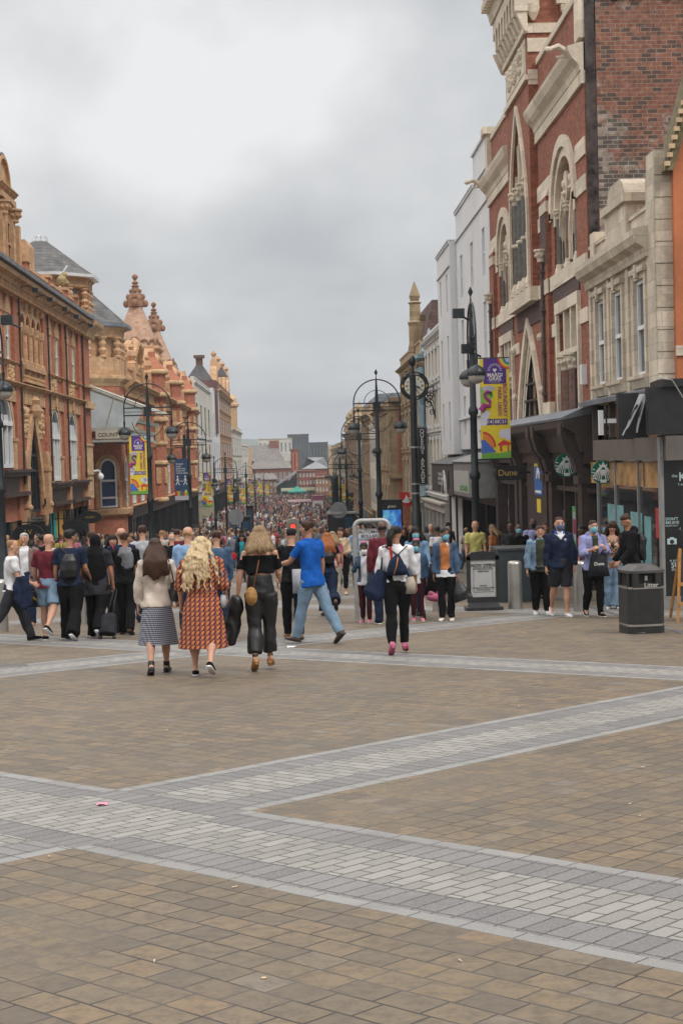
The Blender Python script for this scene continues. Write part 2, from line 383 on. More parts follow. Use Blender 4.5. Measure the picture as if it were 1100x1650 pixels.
def ground():
    mb = MB(); ys = [-3000, -40]+[-40+4*i for i in range(1, 60)]+[200+25*i for i in range(1, 22)]+[1500, 9000]
    xs = [-5000, -60, -25, -12.5, 0, 7.3, 25, 60, 5000]
    for yy in ys:
        for xx in xs: mb.v.append((xx, yy, gz(yy)))
    n = len(xs)
    for j in range(len(ys)-1):
        for i in range(n-1): mb.f.append((j*n+i, j*n+i+1, (j+1)*n+i+1, (j+1)*n+i))
    o = mb.build('ground', paving()); struct(o)
    # hills on the horizon
    mb = MB(); M = 60; top = []
    for k in range(M+1):
        f = k/M; X = -900+1900*f
        hz = 33+13*math.sin(f*5.2+0.9)+7*math.sin(f*17+1)+2.0*math.sin(f*60)+1.2*math.sin(f*140)
        top.append((X, hz))
    for i, (Y, s_) in enumerate(((1900, 0.0), (2300, 0.62), (2700, 1.0), (3400, 0.8))):
        for X, hz in top: mb.v.append((X*(Y/2500), Y+40*math.sin(X*0.01), -14+(hz+14)*s_))
    for j in range(3):
        for i in range(M): mb.f.append((j*(M+1)+i, j*(M+1)+i+1, (j+1)*(M+1)+i+1, (j+1)*(M+1)+i))
    struct(mb.build('hills', mat('hill_woods', (0.055, 0.085, 0.045), 0.95, 0.5, 0.02, dirt=0.3), smooth=True))
    # dark drainage channel along the right-hand shops
    mb = MB()
    for k in range(40):
        y0, y1 = 22+k*1.5, 22+(k+1)*1.5-0.02
        P = [(5.72, y0, gz(y0)+0.004), (5.86, y0, gz(y0)+0.004), (5.86, y1, gz(y1)+0.004), (5.72, y1, gz(y1)+0.004)]
        n = len(mb.v); mb.v += P; mb.f.append((n, n+1, n+2, n+3))
    struct(mb.build('drain_channel', mat('channel_stone', (0.10, 0.10, 0.105), 0.7, 0.3, 4)))
ground()
# ================================================================ BUILDING KIT
glass = mat('window_glass', (0.035, 0.045, 0.055), 0.06, 0.0, spec=0.9)
glassb = mat('office_glass', (0.07, 0.10, 0.13), 0.10, 0.2, 0.8, spec=0.9)
glassd = mat('shop_glass', (0.018, 0.018, 0.02), 0.05, 0.5, 0.9, spec=0.8)
whitep = mat('white_paint', (0.72, 0.74, 0.75), 0.5, 0.06, 3)
iron = mat('black_ironwork', (0.012, 0.018, 0.022), 0.42, 0.3, 9, bump=0.15, spec=0.5)
lead = mat('lead_flashing', (0.17, 0.19, 0.22), 0.5, 0.3, 2.0, bump=0.2, bscale=6)
darkin = mat('dark_interior', (0.012, 0.012, 0.012), 0.9, 0.0)
def shape(uc, w, zb, zt, k, n=8):
    """outline of an opening: r rectangle, a round arch, p pointed arch (zt is the crown)"""
    ul, ur = uc-w/2, uc+w/2
    if k == 'r': return [(ul, zb), (ur, zb), (ur, zt), (ul, zt)]
    return [(ul, zb), (ur, zb)] + arch(uc, w, zt, k, n)
def arch(uc, w, zt, k, n=8):
    r = w/2; pts = []
    if k == 'a':
        for i in range(2*n+1):
            a = PI*i/(2*n); pts.append((uc+r*math.cos(a), zt-r+r*math.sin(a)))
    else:
        hh = w*(1.05 if k == 'p' else .78 if k == 's' else 1.5); zs = zt-hh
        for i in range(n+1):
            q = i/n; pts.append((uc+r*(1-q**1.75), zs+hh*q))
        for i in range(n-1, -1, -1):
            q = i/n; pts.append((uc-r*(1-q**1.75), zs+hh*q))
    return pts
def row(mb, F, u0, u1, z0, z1, ops, o0, o1):
    """a strip of wall with openings (uc, w, zb, zt, kind)"""
    u = u0
    for uc, w, zb, zt, k in sorted(ops):
        if uc-w/2 > u+1e-4: mb.box(F, u, uc-w/2, z0, z1, o0, o1)
        if zb > z0+1e-4: mb.box(F, uc-w/2, uc+w/2, z0, zb, o0, o1)
        if k == 'r':
            if zt < z1-1e-4: mb.box(F, uc-w/2, uc+w/2, zt, z1, o0, o1)
        else:
            a = arch(uc, w, zt, k)                       # right to left over the crown
            for (ua, za), (ub, zb2) in zip(a[:-1], a[1:]):
                if abs(ua-ub) > 1e-6: mb.prism(F, [(ub, zb2), (ua, za), (ua, z1), (ub, z1)], o0, o1)
        u = uc+w/2
    if u < u1-1e-4: mb.box(F, u, u1, z0, z1, o0, o1)
def ring(mb, F, uc, w, zt, k, th, o0, o1, zb=None, n=8):
    """moulded band round an opening; with zb the jambs come down too"""
    a = arch(uc, w, zt, k, n); c = []
    for i in range(len(a)):
        p = a[max(i-1, 0)]; q = a[min(i+1, len(a)-1)]
        dx, dz = q[0]-p[0], q[1]-p[1]; L = math.hypot(dx, dz) or 1
        nx, nz = dz/L, -dx/L
        if nx*(a[i][0]-uc)+nz*(a[i][1]-(zt-w)) < 0: nx, nz = -nx, -nz
        if i in (0, len(a)-1): nx, nz = (1 if a[i][0] > uc else -1), 0
        c.append((a[i][0]+nx*th, a[i][1]+nz*th))
    for i in range(len(a)-1): mb.prism(F, [a[i], c[i], c[i+1], a[i+1]], o0, o1)
    if zb is not None:
        zs = a[0][1]
        mb.box(F, uc-w/2-th, uc-w/2, zb, zs, o0, o1); mb.box(F, uc+w/2, uc+w/2+th, zb, zs, o0, o1)
def window(F, uc, w, zb, zt, k, o, parent, fm=None, pm=None, bar=0.06, cross=(0.5,), mull=0, name='window'):
    """frame as a part, its pane as a sub-part"""
    mb = MB(); fm = fm or whitep; b = bar
    if k == 'r':
        mb.box(F, uc-w/2, uc-w/2+b, zb, zt, o, o+b); mb.box(F, uc+w/2-b, uc+w/2, zb, zt, o, o+b)
        mb.box(F, uc-w/2+b, uc+w/2-b, zb, zb+b, o, o+b); mb.box(F, uc-w/2+b, uc+w/2-b, zt-b, zt, o, o+b)
    else:
        ring(mb, F, uc, w-2*b, zt-b, k, b, o, o+b, zb)
        mb.box(F, uc-w/2+b, uc+w/2-b, zb, zb+b, o, o+b)
    for c in cross:
        z = zb+(zt-zb)*c; mb.box(F, uc-w/2+b, uc+w/2-b, z-b*.6, z+b*.6, o+.002, o+b*1.3)
    for i in range(mull):
        q = uc-w/2+w*(i+1)/(mull+1); mb.box(F, q-b*.4, q+b*.4, zb+b, zt-b*(1 if k == 'r' else w/b*0.25), o+.004, o+b*1.1)
    f = mb.build(name, fm, parent)
    pb = MB(); pb.prism(F, shape(uc, w-b*.6, zb+.01, zt-b*.4, k), o-.03, o+.012)
    pb.build('pane', pm or glass, f); return f
def cornice(mb, F, u0, u1, z, d, h, o=0.0):
    """a projecting moulding: d deep, h high, under z"""
    mb.prof(F, u0, u1, [(o-.02, z-h), (o+d*.25, z-h), (o+d*.3, z-h*.6), (o+d*.75, z-h*.35), (o+d*.8, z-h*.2), (o+d, z-h*.15), (o+d, z), (o-.02, z+.01)])
def dentils(mb, F, u0, u1, z0, z1, o0, o1, step, fill=.5):
    n = max(1, int((u1-u0)/step))
    for i in range(n):
        a = u0+(u1-u0)*i/n; mb.box(F, a, a+(u1-u0)/n*fill, z0, z1, o0, o1)
def baluster_prof(r, h): return [(r*.9, 0), (r*.9, h*.08), (r*.5, h*.12), (r, h*.33), (r*.55, h*.5), (r*.45, h*.6), (r*.75, h*.8), (r*.5, h*.9), (r*.9, h*.93), (r*.9, h)]
def balustrade(mb, F, u0, u1, z0, h, o, step=0.28, r=0.075):
    mb.box(F, u0, u1, z0, z0+.1, o-.14, o+.14); mb.box(F, u0, u1, z0+h-.13, z0+h, o-.15, o+.15)
    n = max(1, int((u1-u0)/step))
    for i in range(n):
        p = F.P(u0+(u1-u0)*(i+.5)/n, z0+.1, o); mb.lathe(p, baluster_prof(r, h-.23), 7)
def pyramid(mb, c, r, z0, z1, n=4, rt_=0.0, rot=PI/4):
    mb.lathe((c[0], c[1], 0), [(r, z0), (max(rt_, .02), z1)], n, 1.0, rot)
def panel(mb, F, uc, w, zc, h, o, s=1):
    """carved relief panel: scrolls and bosses standing off a slab"""
    mb.box(F, uc-w/2, uc+w/2, zc-h/2, zc+h/2, o, o+.03)
    rr = random.Random(int(uc*97+zc*31))
    for i in range(int(14*s)):
        a = rr.uniform(-w*.38, w*.38); b = rr.uniform(-h*.38, h*.38)
        p = F.P(uc+a, zc+b, o+.03); q = rr.uniform(.05, .11)*min(w, h)*1.4
        mb.ball(p, q, 7); p = F.P(uc-a, zc+b, o+.03); mb.ball(p, q, 7)
def capital(mb, F, u, z, r, h, o):
    p = F.P(u, z, o); mb.lathe(p, [(r, 0), (r*1.15, h*.1), (r*1.05, h*.2), (r*1.7, h*.7), (r*1.5, h*.78), (r*2, h*.85), (r*2, h)], 8, 1, PI/8)
    for i in range(8):
        a = i*PI/4; mb.ball((p[0]+r*1.45*math.cos(a), p[1]+r*1.45*math.sin(a), p[2]+h*.5), r*.42, 6)
def floodlight(mb, F, u, z, o):
    """black box lamp on a short arm leaning out of the eaves"""
    p = Vector(F.P(u, z, o)); q = Vector(F.P(u, z-.05, o+.75))
    mb.tube([p, (p+q)/2+Vector((0, 0, .12)), q], .025, 5); mb.box(F, u-.18, u+.18, z-.22, z-.04, o+.6, o+.85)
def simple(name, label, cat, F, u0, u1, base, top, floors, n, wm, tm, kind='r', depth=9.0, parapet=0.7, fm=None, shop=None, win_w=0.5, cor=0.45, group=None, flat=False, edge=True, pil=True, rng_=None, arches=None, wpanes=None, oo=0.0):
    """a plain street block: shop floor, storeys of windows, cornice and parapet"""
    loc = F.P((u0+u1)/2, base, oo); T = thing(name, label, cat, loc, group)
    wl = MB(); tr = MB(); W_ = u1-u0
    zsh = shop if shop else floors[0][0]-.6
    wl.box(F, u0+.02, u1-.02, base-1, top-.05, oo-depth, oo-.40)
    row_top = zsh
    for (zb, zt) in floors:
        nxt = zt+.35
        ops = [(u0+W_*(i+.5)/n, W_/n*win_w, zb, zt, kind) for i in range(n)]
        row(wl, F, u0, u1, row_top, nxt, ops, oo-.38, oo); row_top = nxt
        for op in ops:
            window(F, op[0], op[1]-.01, zb, zt-.01, kind, oo-(.13 if F is FR else .1), T, fm, wpanes)
            if not flat:
                tr.box(F, op[0]-op[1]/2-.12, op[0]+op[1]/2+.12, zb-.16, zb, oo, oo+.14)
                if kind == 'r': tr.box(F, op[0]-op[1]/2-.12, op[0]+op[1]/2+.12, zt, zt+.2, oo, oo+.08)
                else: ring(tr, F, op[0], op[1], zt, kind, .16, oo, oo+.09)
        if not flat: cornice(tr, F, u0, u1, zb-.35, .16, .2, oo)
    wl.box(F, u0, u1, row_top, top, oo-.38, oo)
    if cor: cornice(tr, F, u0, u1, top-parapet, cor, cor*.9, oo)
    tr.box(F, u0, u1, top, top+.12, oo-.42, oo+.06)
    if pil and not flat:
        for i in range(n+1):
            a = u0+W_*i/n; a = min(max(a, u0+.2), u1-.2); tr.box(F, a-.18, a+.18, zsh, top-parapet-cor*.9, oo, oo+.05)
    wl.build('wall', wm, T); tr.build('trim', tm, T)
    return T
def shopfront(T, F, u0, u1, zb, zt, n, mt, gm=None, o=0.0, fascia=.55, cols=None):
    """glazed shop floor: posts, stall riser, fascia, panes"""
    mb = MB(); mb.box(F, u0, u1, zt-fascia, zt, o-.3, o+.12); mb.box(F, u0, u1, zt, zt+.1, o-.3, o+.3)
    mb.box(F, u0, u1, zb-1.6, zb+.35, o-.3, o+.02)
    for i in range(n+1):
        a = u0+(u1-u0)*i/n; mb.box(F, max(a-.12, u0), min(a+.12, u1), zb+.35, zt-fascia, o-.3, o+.08)
    for i in range(n):
        a = u0+(u1-u0)*(i+.5)/n; mb.box(F, a-.03, a+.03, zb+.35, zt-fascia, o-.22, o-.14)
    mb.build('shopfront', mt, T)
    g = MB(); g.box(F, u0+.02, u1-.02, zb+.2, zt-fascia+.02, o-.24, o-.2); g.build('shop_window', gm or glassd, T)
# ================================================================ LEFT SIDE OF THE STREET
redL = brickmat('red_brick_left', (0.36, 0.12, 0.065), (0.46, 0.175, 0.10), (0.25, 0.12, 0.075), 0.23, 0.075, 0.005, 0.25)
tanL = ashlar('buff_terracotta', (0.54, 0.335, 0.185), 0.55, 0.28, 0.6, 0.5)
tanP = ashlar('pale_terracotta', (0.56, 0.38, 0.21), 0.55, 0.28, 0.35, 0.6)
brnT = ashlar('brown_terracotta', (0.27, 0.145, 0.085), 0.5, 0.3, 0.4, 0.6)
slt = slate('grey_slate', (0.070, 0.070, 0.074), (0.120, 0.115, 0.11))
graniteP = mat('polished_granite', (0.035, 0.038, 0.040), 0.3, 0.5, 30, spec=0.6)
brownsh = mat('brown_shop_paint', (0.052, 0.034, 0.028), 0.5, 0.3, 4)
blacksh = mat('black_shop_paint', (0.012, 0.013, 0.014), 0.45, 0.3, 4)
def left_corner_block():
    F = FL; y0, y1 = 56.0, 93.0; c0 = 89.2
    T = thing('terracotta_building', 'red brick and buff terracotta block with a tall scrolled gable, left edge of the street', 'building', F.P(75, gz(75)))
    wl = MB(); st = MB(); pl = MB()
    wl.box(F, y0, y1-.05, -6, 9.9, -12, -.6)
    ZS, Z2, Z3, ZC = 1.0, 5.4, 6.33, 9.75
    # first floor: arched windows and the great doorway
    big = [(60.3, 3.6, 1.75, 4.95, 'a'), (65.4, 3.6, 1.75, 4.95, 'a'), (79.0, 2.9, 1.0, 4.75, 'a'), (84.9, 2.9, 1.0, 4.75, 'a')]
    door = (72.4, 3.9, -.9, 4.0, 'p')
    row(wl, F, y0, c0, -.6, Z2, [(a, b, max(c, -.6), d, e) for a, b, c, d, e in big+[door]], -.6, 0)
    for a, b, zb, zt, k in big:
        ring(st, F, a, b, zt, k, .38, 0, .08, zb+.5)
        st.box(F, a-.26, a+.26, zt+.05, zt+.62, .08, .2)
        for s in (-1, 1):
            u = a+s*(b/2+.22); st.box(F, u-.28, u+.28, zb-.15, zb+1.15, -.1, .14); st.box(F, u-.34, u+.34, zb+1.15, zb+1.3, -.1, .18)
        window(F, a, b-.02, zb, zt-.02, k, -.10, T, whitep, glass, .15, (0.60,), 2)
    a, b, zb, zt, k = door
    ring(st, F, a, b, zt, k, .55, 0, .12, .2)
    st.ball(F.P(a, zt+.55, .1), .3, 8); st.lathe(F.P(a, zt+.1, .1), [(.3, 0), (.42, .3), (.25, .6), (.34, .8), (.1, 1.0)], 8)
    panel(pl, F, a-2.1, 1.2, 3.9, 1.6, .02); panel(pl, F, a+2.1, 1.2, 3.9, 1.6, .02)
    window(F, a, b-.02, -.4, zt-.02, k, -.16, T, iron, glassd, .1, (.45, .62, .8), 3)
    for s in (-1, 1):                          # bracketed pier stumps each side of the door
        u = a+s*2.9; st.box(F, u-.4, u+.4, .1, 2.05, -.05, .28); st.box(F, u-.46, u+.46, 1.55, 1.75, -.05, .33); st.prof(F, u-.4, u+.4, [(-.05, 2.05), (.28, 2.05), (.24, 2.35), (.2, 2.5), (-.05, 2.5)])
        st.prof(F, u-.4, u+.4, [(-.05, .1), (.28, .1), (.25, -.3), (.15, -1.1), (-.05, -1.3)]); st.ball(F.P(u, -.1, .28), .16, 8)
    # entablature, carved frieze, string
    cornice(st, F, y0, c0, Z2+.12, .34, .34); dentils(st, F, y0, c0, Z2-.75, Z2-.24, .02, .12, 1.0, .82)
    row(wl, F, y0, c0, Z2, Z3, [], -.6, 0)
    cornice(st, F, y0, c0, Z3+.1, .2, .2)
    for u, ww in ((59.0, 1.6), (64.0, 2.0), (67.2, 1.5), (79.1, 1.9), (85.2, 1.9)): panel(pl, F, u, ww, (Z2+Z3)/2+.03, .8, .01, 1.6)
    # second floor: loggia of four arches, paired slots
    log = [(70.2+1.45*i, 1.02, 6.55, 8.75, 'a') for i in range(4)]
    slots = [(58.4, .7, 6.5, 8.5, 'r'), (60.2, .7, 6.5, 8.5, 'r'), (65.0, .7, 6.5, 8.5, 'r'), (66.8, .7, 6.5, 8.5, 'r'), (77.9, .75, 6.5, 8.45, 'r'), (80.3, .75, 6.5, 8.45, 'r'), (83.8, .75, 6.5, 8.45, 'r'), (86.2, .75, 6.5, 8.45, 'r')]
    row(wl, F, y0, c0, Z3, ZC, sorted(log+slots), -.6, 0)
    st.box(F, 69.2, 75.3, 6.35, 6.52, 0, .25); row(st, F, 69.2, 75.3, 6.52, ZC-.35, [(a, b, 6.52, d, e) for a, b, c, d, e in log], .003, .05)
    for i in range(5):
        u = 69.48+1.45*i; st.lathe(F.P(u, 6.5, .06), [(.17, 0), (.17, .15), (.1, .2), (.1, 1.35), (.16, 1.45), (.19, 1.7), (.19, 1.8)], 8)
        st.prof(F, u-.2, u+.2, [(0, 6.4), (.3, 6.4), (.25, 6.1), (.08, 5.6), (0, 5.6)])
    for a, b, *_ in log: ring(st, F, a, b+.1, 8.8, 'a', .12, 0, .1); st.ball(F.P(a+.72, 9.2, .06), .22, 7)
    balustrade(st, F, 69.4, 75.2, 5.62, .72, .2, .42, .08)
    for a, b, zb, zt, k in log+slots: window(F, a, b-.01, zb, zt-.01, k, (-.2 if k == 'a' else -.06), T, tanL if k == 'a' else whitep, glassd if k == 'a' else glass, .07, (.5,) if k == 'r' else (), 0)
    for a, b, zb, zt, k in slots:
        st.box(F, a-b/2-.24, a-b/2, zb-.1, zt, 0, .035); st.box(F, a+b/2, a+b/2+.24, zb-.1, zt, 0, .035)
        st.box(F, a-b/2-.3, a+b/2+.3, zt, zt+.28, 0, .09); st.prism(F, [(a-b/2-.25, zt+.28), (a+b/2+.25, zt+.28), (a+.12, zt+.95), (a-.12, zt+.95)], 0, .1)
    # brick pilasters, drain pipes
    for u in (56.4, 62.8, 68.4, 76.2, 82.1, 88.3): wl.box(F, u-.5, u+.5, -.6, ZC-.3, .002, .13)
    for u in (68.9, 76.75, 82.6, 89.0):
        pipes = MB()
        pipes.tube([F.P(u, 9.6, .2), F.P(u, 5.6, .2), F.P(u, 1.0, .2)], .05, 6)
        for z in (8.6, 6.4, 4.3): pipes.box(F, u-.08, u+.08, z, z+.1, .14, .26)
        pipes.build('drainpipe', brownsh, T)
    # main cornice and gutter
    st.prof(F, y0, c0+.1, [(0, ZC-.45), (.15, ZC-.45), (.2, ZC-.2), (.45, ZC-.05), (.5, ZC+.1), (.75, ZC+.18), (.78, ZC+.36), (.7, ZC+.42), (0, ZC+.46)])
    dentils(st, F, y0, c0, ZC-.42, ZC-.08, .2, .4, .34, .5)
    gb = MB(); gb.prof(F, y0, c0+.1, [(.6, ZC+.44), (.92, ZC+.44), (.95, ZC+.6), (.72, ZC+.62)]); gb.build('gutter', lead, T)
    # balustrade, dies and the blind panel
    zb = ZC+.45
    for u0, u1 in ((56, 61.6), (79.6, 84.4), (85.6, 88.4)): balustrade(st, F, u0, u1, zb, 1.15, -.25, .3, .09)
    st.box(F, 73.2, 78.9, zb, zb+.95, -.4, -.1); st.box(F, 73.2, 78.9, zb+.95, zb+1.12, -.45, -.04); st.box(F, 73.6, 78.4, zb+.2, zb+.75, -.11, -.04)
    for u in (62.2, 72.9, 79.2, 85.0, 88.8): wl.box(F, u-.38, u+.38, zb, zb+1.25, -.5, -.02); st.box(F, u-.46, u+.46, zb+1.25, zb+1.42, -.58, .06)
    st.box(F, 73.9, 75.3, zb+1.1, zb+2.2, -.9, -.1); st.prof(F, 73.9, 75.3, [(-.9, zb+2.2), (-.1, zb+2.2), (-.3, zb+2.5), (-.7, zb+2.5)])
    # lion on the parapet, worn by weather
    ln = MB(); p = F.P(84.9, zb+1.5, -.25); ln.ball((p[0], p[1], p[2]+.3), .28, 8, 1.2); ln.ball((p[0]+.12, p[1]+.15, p[2]+.62), .19, 8); ln.ball((p[0]+.1, p[1]+.45, p[2]+.2), .26, 8, .8, 1, 1.6)
    ln.build('lion_statue', mat('mossy_stone', (0.33, 0.25, 0.12), 0.9, 0.3, 6), T, True)
    # the tall scrolled gable: stands on the parapet line
    g0, g1 = 65.0, 72.2; gc = (g0+g1)/2; zt_ = 14.05
    gable = [(g0, zb), (g1, zb), (g1, zb+.9), (g1-.5, zb+1.5), (g1-.9, zb+1.7), (g1-1.1, zb+2.3), (g1-1.8, zb+2.9), (g1-1.9, zb+3.6), (g1-2.1, zb+3.8), (g1-2.1, zt_-.2), (g0+2.1, zt_-.2), (g0+2.1, zb+3.8), (g0+1.9, zb+3.6), (g0+1.8, zb+2.9), (g0+1.1, zb+2.3), (g0+.9, zb+1.7), (g0+.5, zb+1.5), (g0, zb+.9)]
    st.prism(F, gable, -.85, -.25)
    for s in (-2.6, -1.25, 1.25, 2.6):
        zz = zb+3.7 if abs(s) > 2 else zt_-.6
        st.box(F, gc+s-.26, gc+s+.26, zb, min(zz, zb+2.7 if abs(s) > 2 else zz), -.25, -.05)
    for s in (-1.25, 1.25): capital(st, F, gc+s, zt_-1.2, .2, .6, -.05)
    for s in (-.6, .6): window(F, gc+s, .7, zb+.6, zb+2.6, 'r', -.24, T, tanL, glassd, .07, (.5,))
    st.box(F, gc-1.7, gc+1.7, zb+3.4, zb+3.65, -.25, .0); st.box(F, g0+1.2, g1-1.2, zb+.2, zb+.42, -.25, 0)
    cornice(st, F, gc-2.0, gc+2.0, zt_+.2, .32, .4, -.25); st.box(F, gc-2.0, gc+2.0, zt_-.2, zt_+.2, -1.1, -.25)
    st.prism(F, [(gc-1.55, zt_+.2)]+[(gc+1.55*math.cos(PI*i/14), zt_+.2+1.4*math.sin(PI*i/14)) for i in range(15)], -.95, -.3)
    ring(st, F, gc, 2.5, zt_+.2+1.25, 'a', .16, -.3, -.15)
    st.build('stonework', tanL, T); pl.build('carved_panel', tanP, T)
    lb = MB()
    for i in range(14):
        a0, a1 = PI*i/14, PI*(i+1)/14
        for r0, r1 in ((1.0, 1.04),):
            q = [(gc+1.58*math.cos(a)*r, zt_+.2+1.43*math.sin(a)*r) for a, r in ((a0, r0), (a1, r0), (a1, r1+.02), (a0, r1+.02))]
            lb.prism(F, q, -1.1, -.2)
    for k in range(len(gable)-1):
        (ua, za), (ub, zc) = gable[k], gable[k+1]
        if k >= 2 and not (abs(za-(zt_-.2)) < .01 and abs(zc-(zt_-.2)) < .01):
            d = .07; lb.prism(F, [(ua, za), (ub, zc), (ub+(.001), zc+d), (ua+.001, za+d)] if abs(ub-ua) > .05 else [(ua, za), (ub, zc), (ub+(d if ua > gc else -d), zc), (ua+(d if ua > gc else -d), za)], -1.1, -.2)
    lb.build('lead_capping', lead, T)
    rf = MB(); rf.prof(F, 57, 66.8, [(-.8, zb), (-3.4, 14.3), (-9.0, 14.3), (-14, zb)]); rf.prof(F, 74.6, 87, [(-1.5, zb), (-4.0, 11.8), (-9.0, 11.8), (-14, zb)])
    rf.build('roof', slt, T)
    # canted corner and its brick pier
    cf = Fr(F.P(c0, 0, 0)[:2], (0, 1), (1, 0))
    wl.box(F, c0, y1-1.0, -5, ZC, -.6, .16)
    wl.build('wall', redL, T)
    s2 = MB(); s2.box(F, c0-.02, y1-.98, -.2, 3.0, -.58, .2); s2.box(F, c0-.1, y1-.9, 1.2, 1.38, -.6, .28); s2.box(F, c0-.1, y1-.9, 2.9, 3.05, -.6, .26)
    s2.box(F, c0-.05, y1-.95, Z3, Z3+.13, 0, .44); s2.box(F, c0-.05, y1-.95, Z2-.3, Z2+.1, 0, .42)
    s2.prof(F, c0, y1-.6, [(0, ZC-.45), (.45, ZC-.45), (.5, ZC-.1), (1.0, ZC+.18), (1.05, ZC+.4), (0, ZC+.46)])
    s2.build('corner_pier', tanP, T)
    # octagonal turret with columns
    t_ = MB(); cx, cy = LX-2.25, 90.2
    t_.lathe((cx, cy, 0), [(3.0, ZC+.3), (3.0, 10.9), (2.6, 10.92), (2.6, 12.6)], 8, 1, PI/8)
    t_.lathe((cx, cy, 0), [(2.9, 12.0), (3.05, 12.1), (3.05, 12.45), (3.2, 12.55), (3.2, 12.7)], 8, 1, PI/8)
    for k in range(16):
        a = PI/8+k*PI/8; rr = 2.86 if k % 2 == 0 else 2.66
        t_.lathe((cx+rr*math.cos(a), cy+rr*math.sin(a), 10.9), [(.26, 0), (.26, .1), (.16, .16), (.27, .36), (.14, .52), (.17, .6), (.25, .8), (.14, .98), (.25, 1.05), (.25, 1.12)], 8)
    tr_ = t_.build('turret', tanL, T)
    wn = MB()
    for k in range(8):
        a = k*PI/4; c_, s_ = math.cos(a), math.sin(a); G = Fr((cx, cy), (-s_, c_), (c_, s_))
        for uu in (-.55, .55): wn.box(G, uu-.2, uu+.2, 11.0, 11.95, 2.38, 2.44)
    wn.build('pane', glassb, tr_)
    rr_ = MB(); rr_.lathe((cx, cy, 0), [(3.4, 12.7), (3.4, 12.84), (3.0, 13.1), (.45, 14.95)], 8, 1, PI/8); rr_.build('turret_roof', slt, T)
    gt = MB(); gt.lathe((cx, cy, 0), [(3.2, 12.6), (3.5, 12.63), (3.53, 12.8), (3.3, 12.82)], 8, 1, PI/8)
    gt.tube([(cx+2.0, cy-3.0, 13.1), (cx+1.5, cy-2.9, 12.4), (cx+1.6, cy-3.0, 11.0)], .07, 6)
    gt.build('gutter', whitep, T)
    fi = MB()
    for k in range(9):
        a = k*PI/4; fi.tube([(cx+.45*math.cos(a), cy+.45*math.sin(a), 14.9), (cx+.42*math.cos(a), cy+.42*math.sin(a), 15.2), (cx+.1*math.cos(a), cy+.1*math.sin(a), 15.3)], .025, 4)
    fi.build('roof_cresting', whitep, T)
    # shop floor
    sh = MB()
    for u0, u1 in ((56, 62.4), (63.2, 69.2), (75.9, 81.8), (82.4, 88.6)):
        zt2 = 1.65 if u0 < 70 else .92
        sh.box(F, u0, u1, zt2-.1, zt2+.02, 0, .55); sh.box(F, u0, u1, zt2-1.15, zt2-.98, .02, .45); sh.box(F, u0, u1, zt2-.28, zt2-.1, .02, .4)
        sh.box(F, u0, u1, zt2-.98, zt2-.28, .0, .12)
    sh.build('shop_fascia', brownsh, T)
    for u in (56.3, 62.8, 69.4, 75.4, 82.1, 89.0):
        zt2 = 1.2 if u < 70 else .75
        po = MB(); gp = MB(); po.box(F, u-.36, u+.36, zt2-1.3, zt2, 0, .3); gp.box(F, u-.22, u+.22, gz(u)-.6, zt2-1.3, 0, .22)
        po = po.build('pier', tanL, T); gp.build('pier_shaft', graniteP, po)
    g = MB(); g.box(F, y0, 89, -6.5, .5, -.35, -.15); g.box(F, 69.8, 75.1, -6.5, -.62, -.14, .1)
    g.build('shop_window', glassd, T)
    st3 = MB()
    for u in (59.5, 66.4, 78.0, 79.8, 84.2, 86.5): st3.box(F, u-.05, u+.05, -5, .2, -.15, -.05)
    st3.box(F, y0, 89, -6, -3.9, -.14, -.02); st3.build('window_bar', iron, T)
    pp = MB(); pp.box(F, 77.6, 79.4, -3.9, -.6, -.145, -.12); pp.build('teal_poster', mat('teal_print', (0.01, 0.34, 0.32), 0.6, 0.1), T)['label'] = 'tall teal poster'
    pp = MB(); pp.box(F, 79.5, 81.6, -3.9, -.45, -.145, -.12); pp.box(F, 68.0, 69.1, -4, -1.5, -.145, -.12); pp.build('yellow_poster', mat('yellow_print', (0.62, 0.33, 0.04), 0.6, 0.1), T)
    # oval hanging signs
    for u, ii in ((64.8, 0), (72.6, 1), (77.9, 2), (84.0, 3)):
        s = MB(); Fs = Fcam(0, u); xc = LX+1.0; zc = (-1.0, -2.1, -1.35, -1.1)[ii]
        s.prism(Fs, [(xc+.62*math.cos(2*PI*i/20), zc+.34*math.sin(2*PI*i/20)) for i in range(20)], -.04, .04)
        s.tube([(LX, u, zc+.42), (xc+.5, u, zc+.42)], .025, 5); s.tube([(xc, u, zc+.42), (xc, u, zc+.3)], .02, 4)
        h = s.build('hanging_sign', blacksh, T)
        if ii == 0: text('LV', .30, mat('gilt', (0.55, 0.38, 0.12), 0.4, 0.1, metal=.5), (xc, u-.06, zc), (1, 0, 0), (0, 0, 1), parent=h)
        if ii == 3: text('HUGO', .18, MATS['gilt'], (xc, u-.06, zc), (1, 0, 0), (0, 0, 1), parent=h, bold=.02)
    for u in (68.0, 72.0, 76.5, 80.5, 86.0):
        fl = MB(); floodlight(fl, F, u, ZC-.05, .4); fl.build('floodlight', iron, T)
    cm = MB(); p = at(163, 768, 92.5); cm.tube([F.P(91.5, p.z+.35, .3), (p.x-.1, 92.3, p.z+.38), (p.x, 92.3, p.z+.2)], .06, 6); cm.ball((p.x, 92.3, p.z), .2, 8, 1.2)
    cm.build('camera_dome', whitep, T, True)
    return T
left_corner_block()
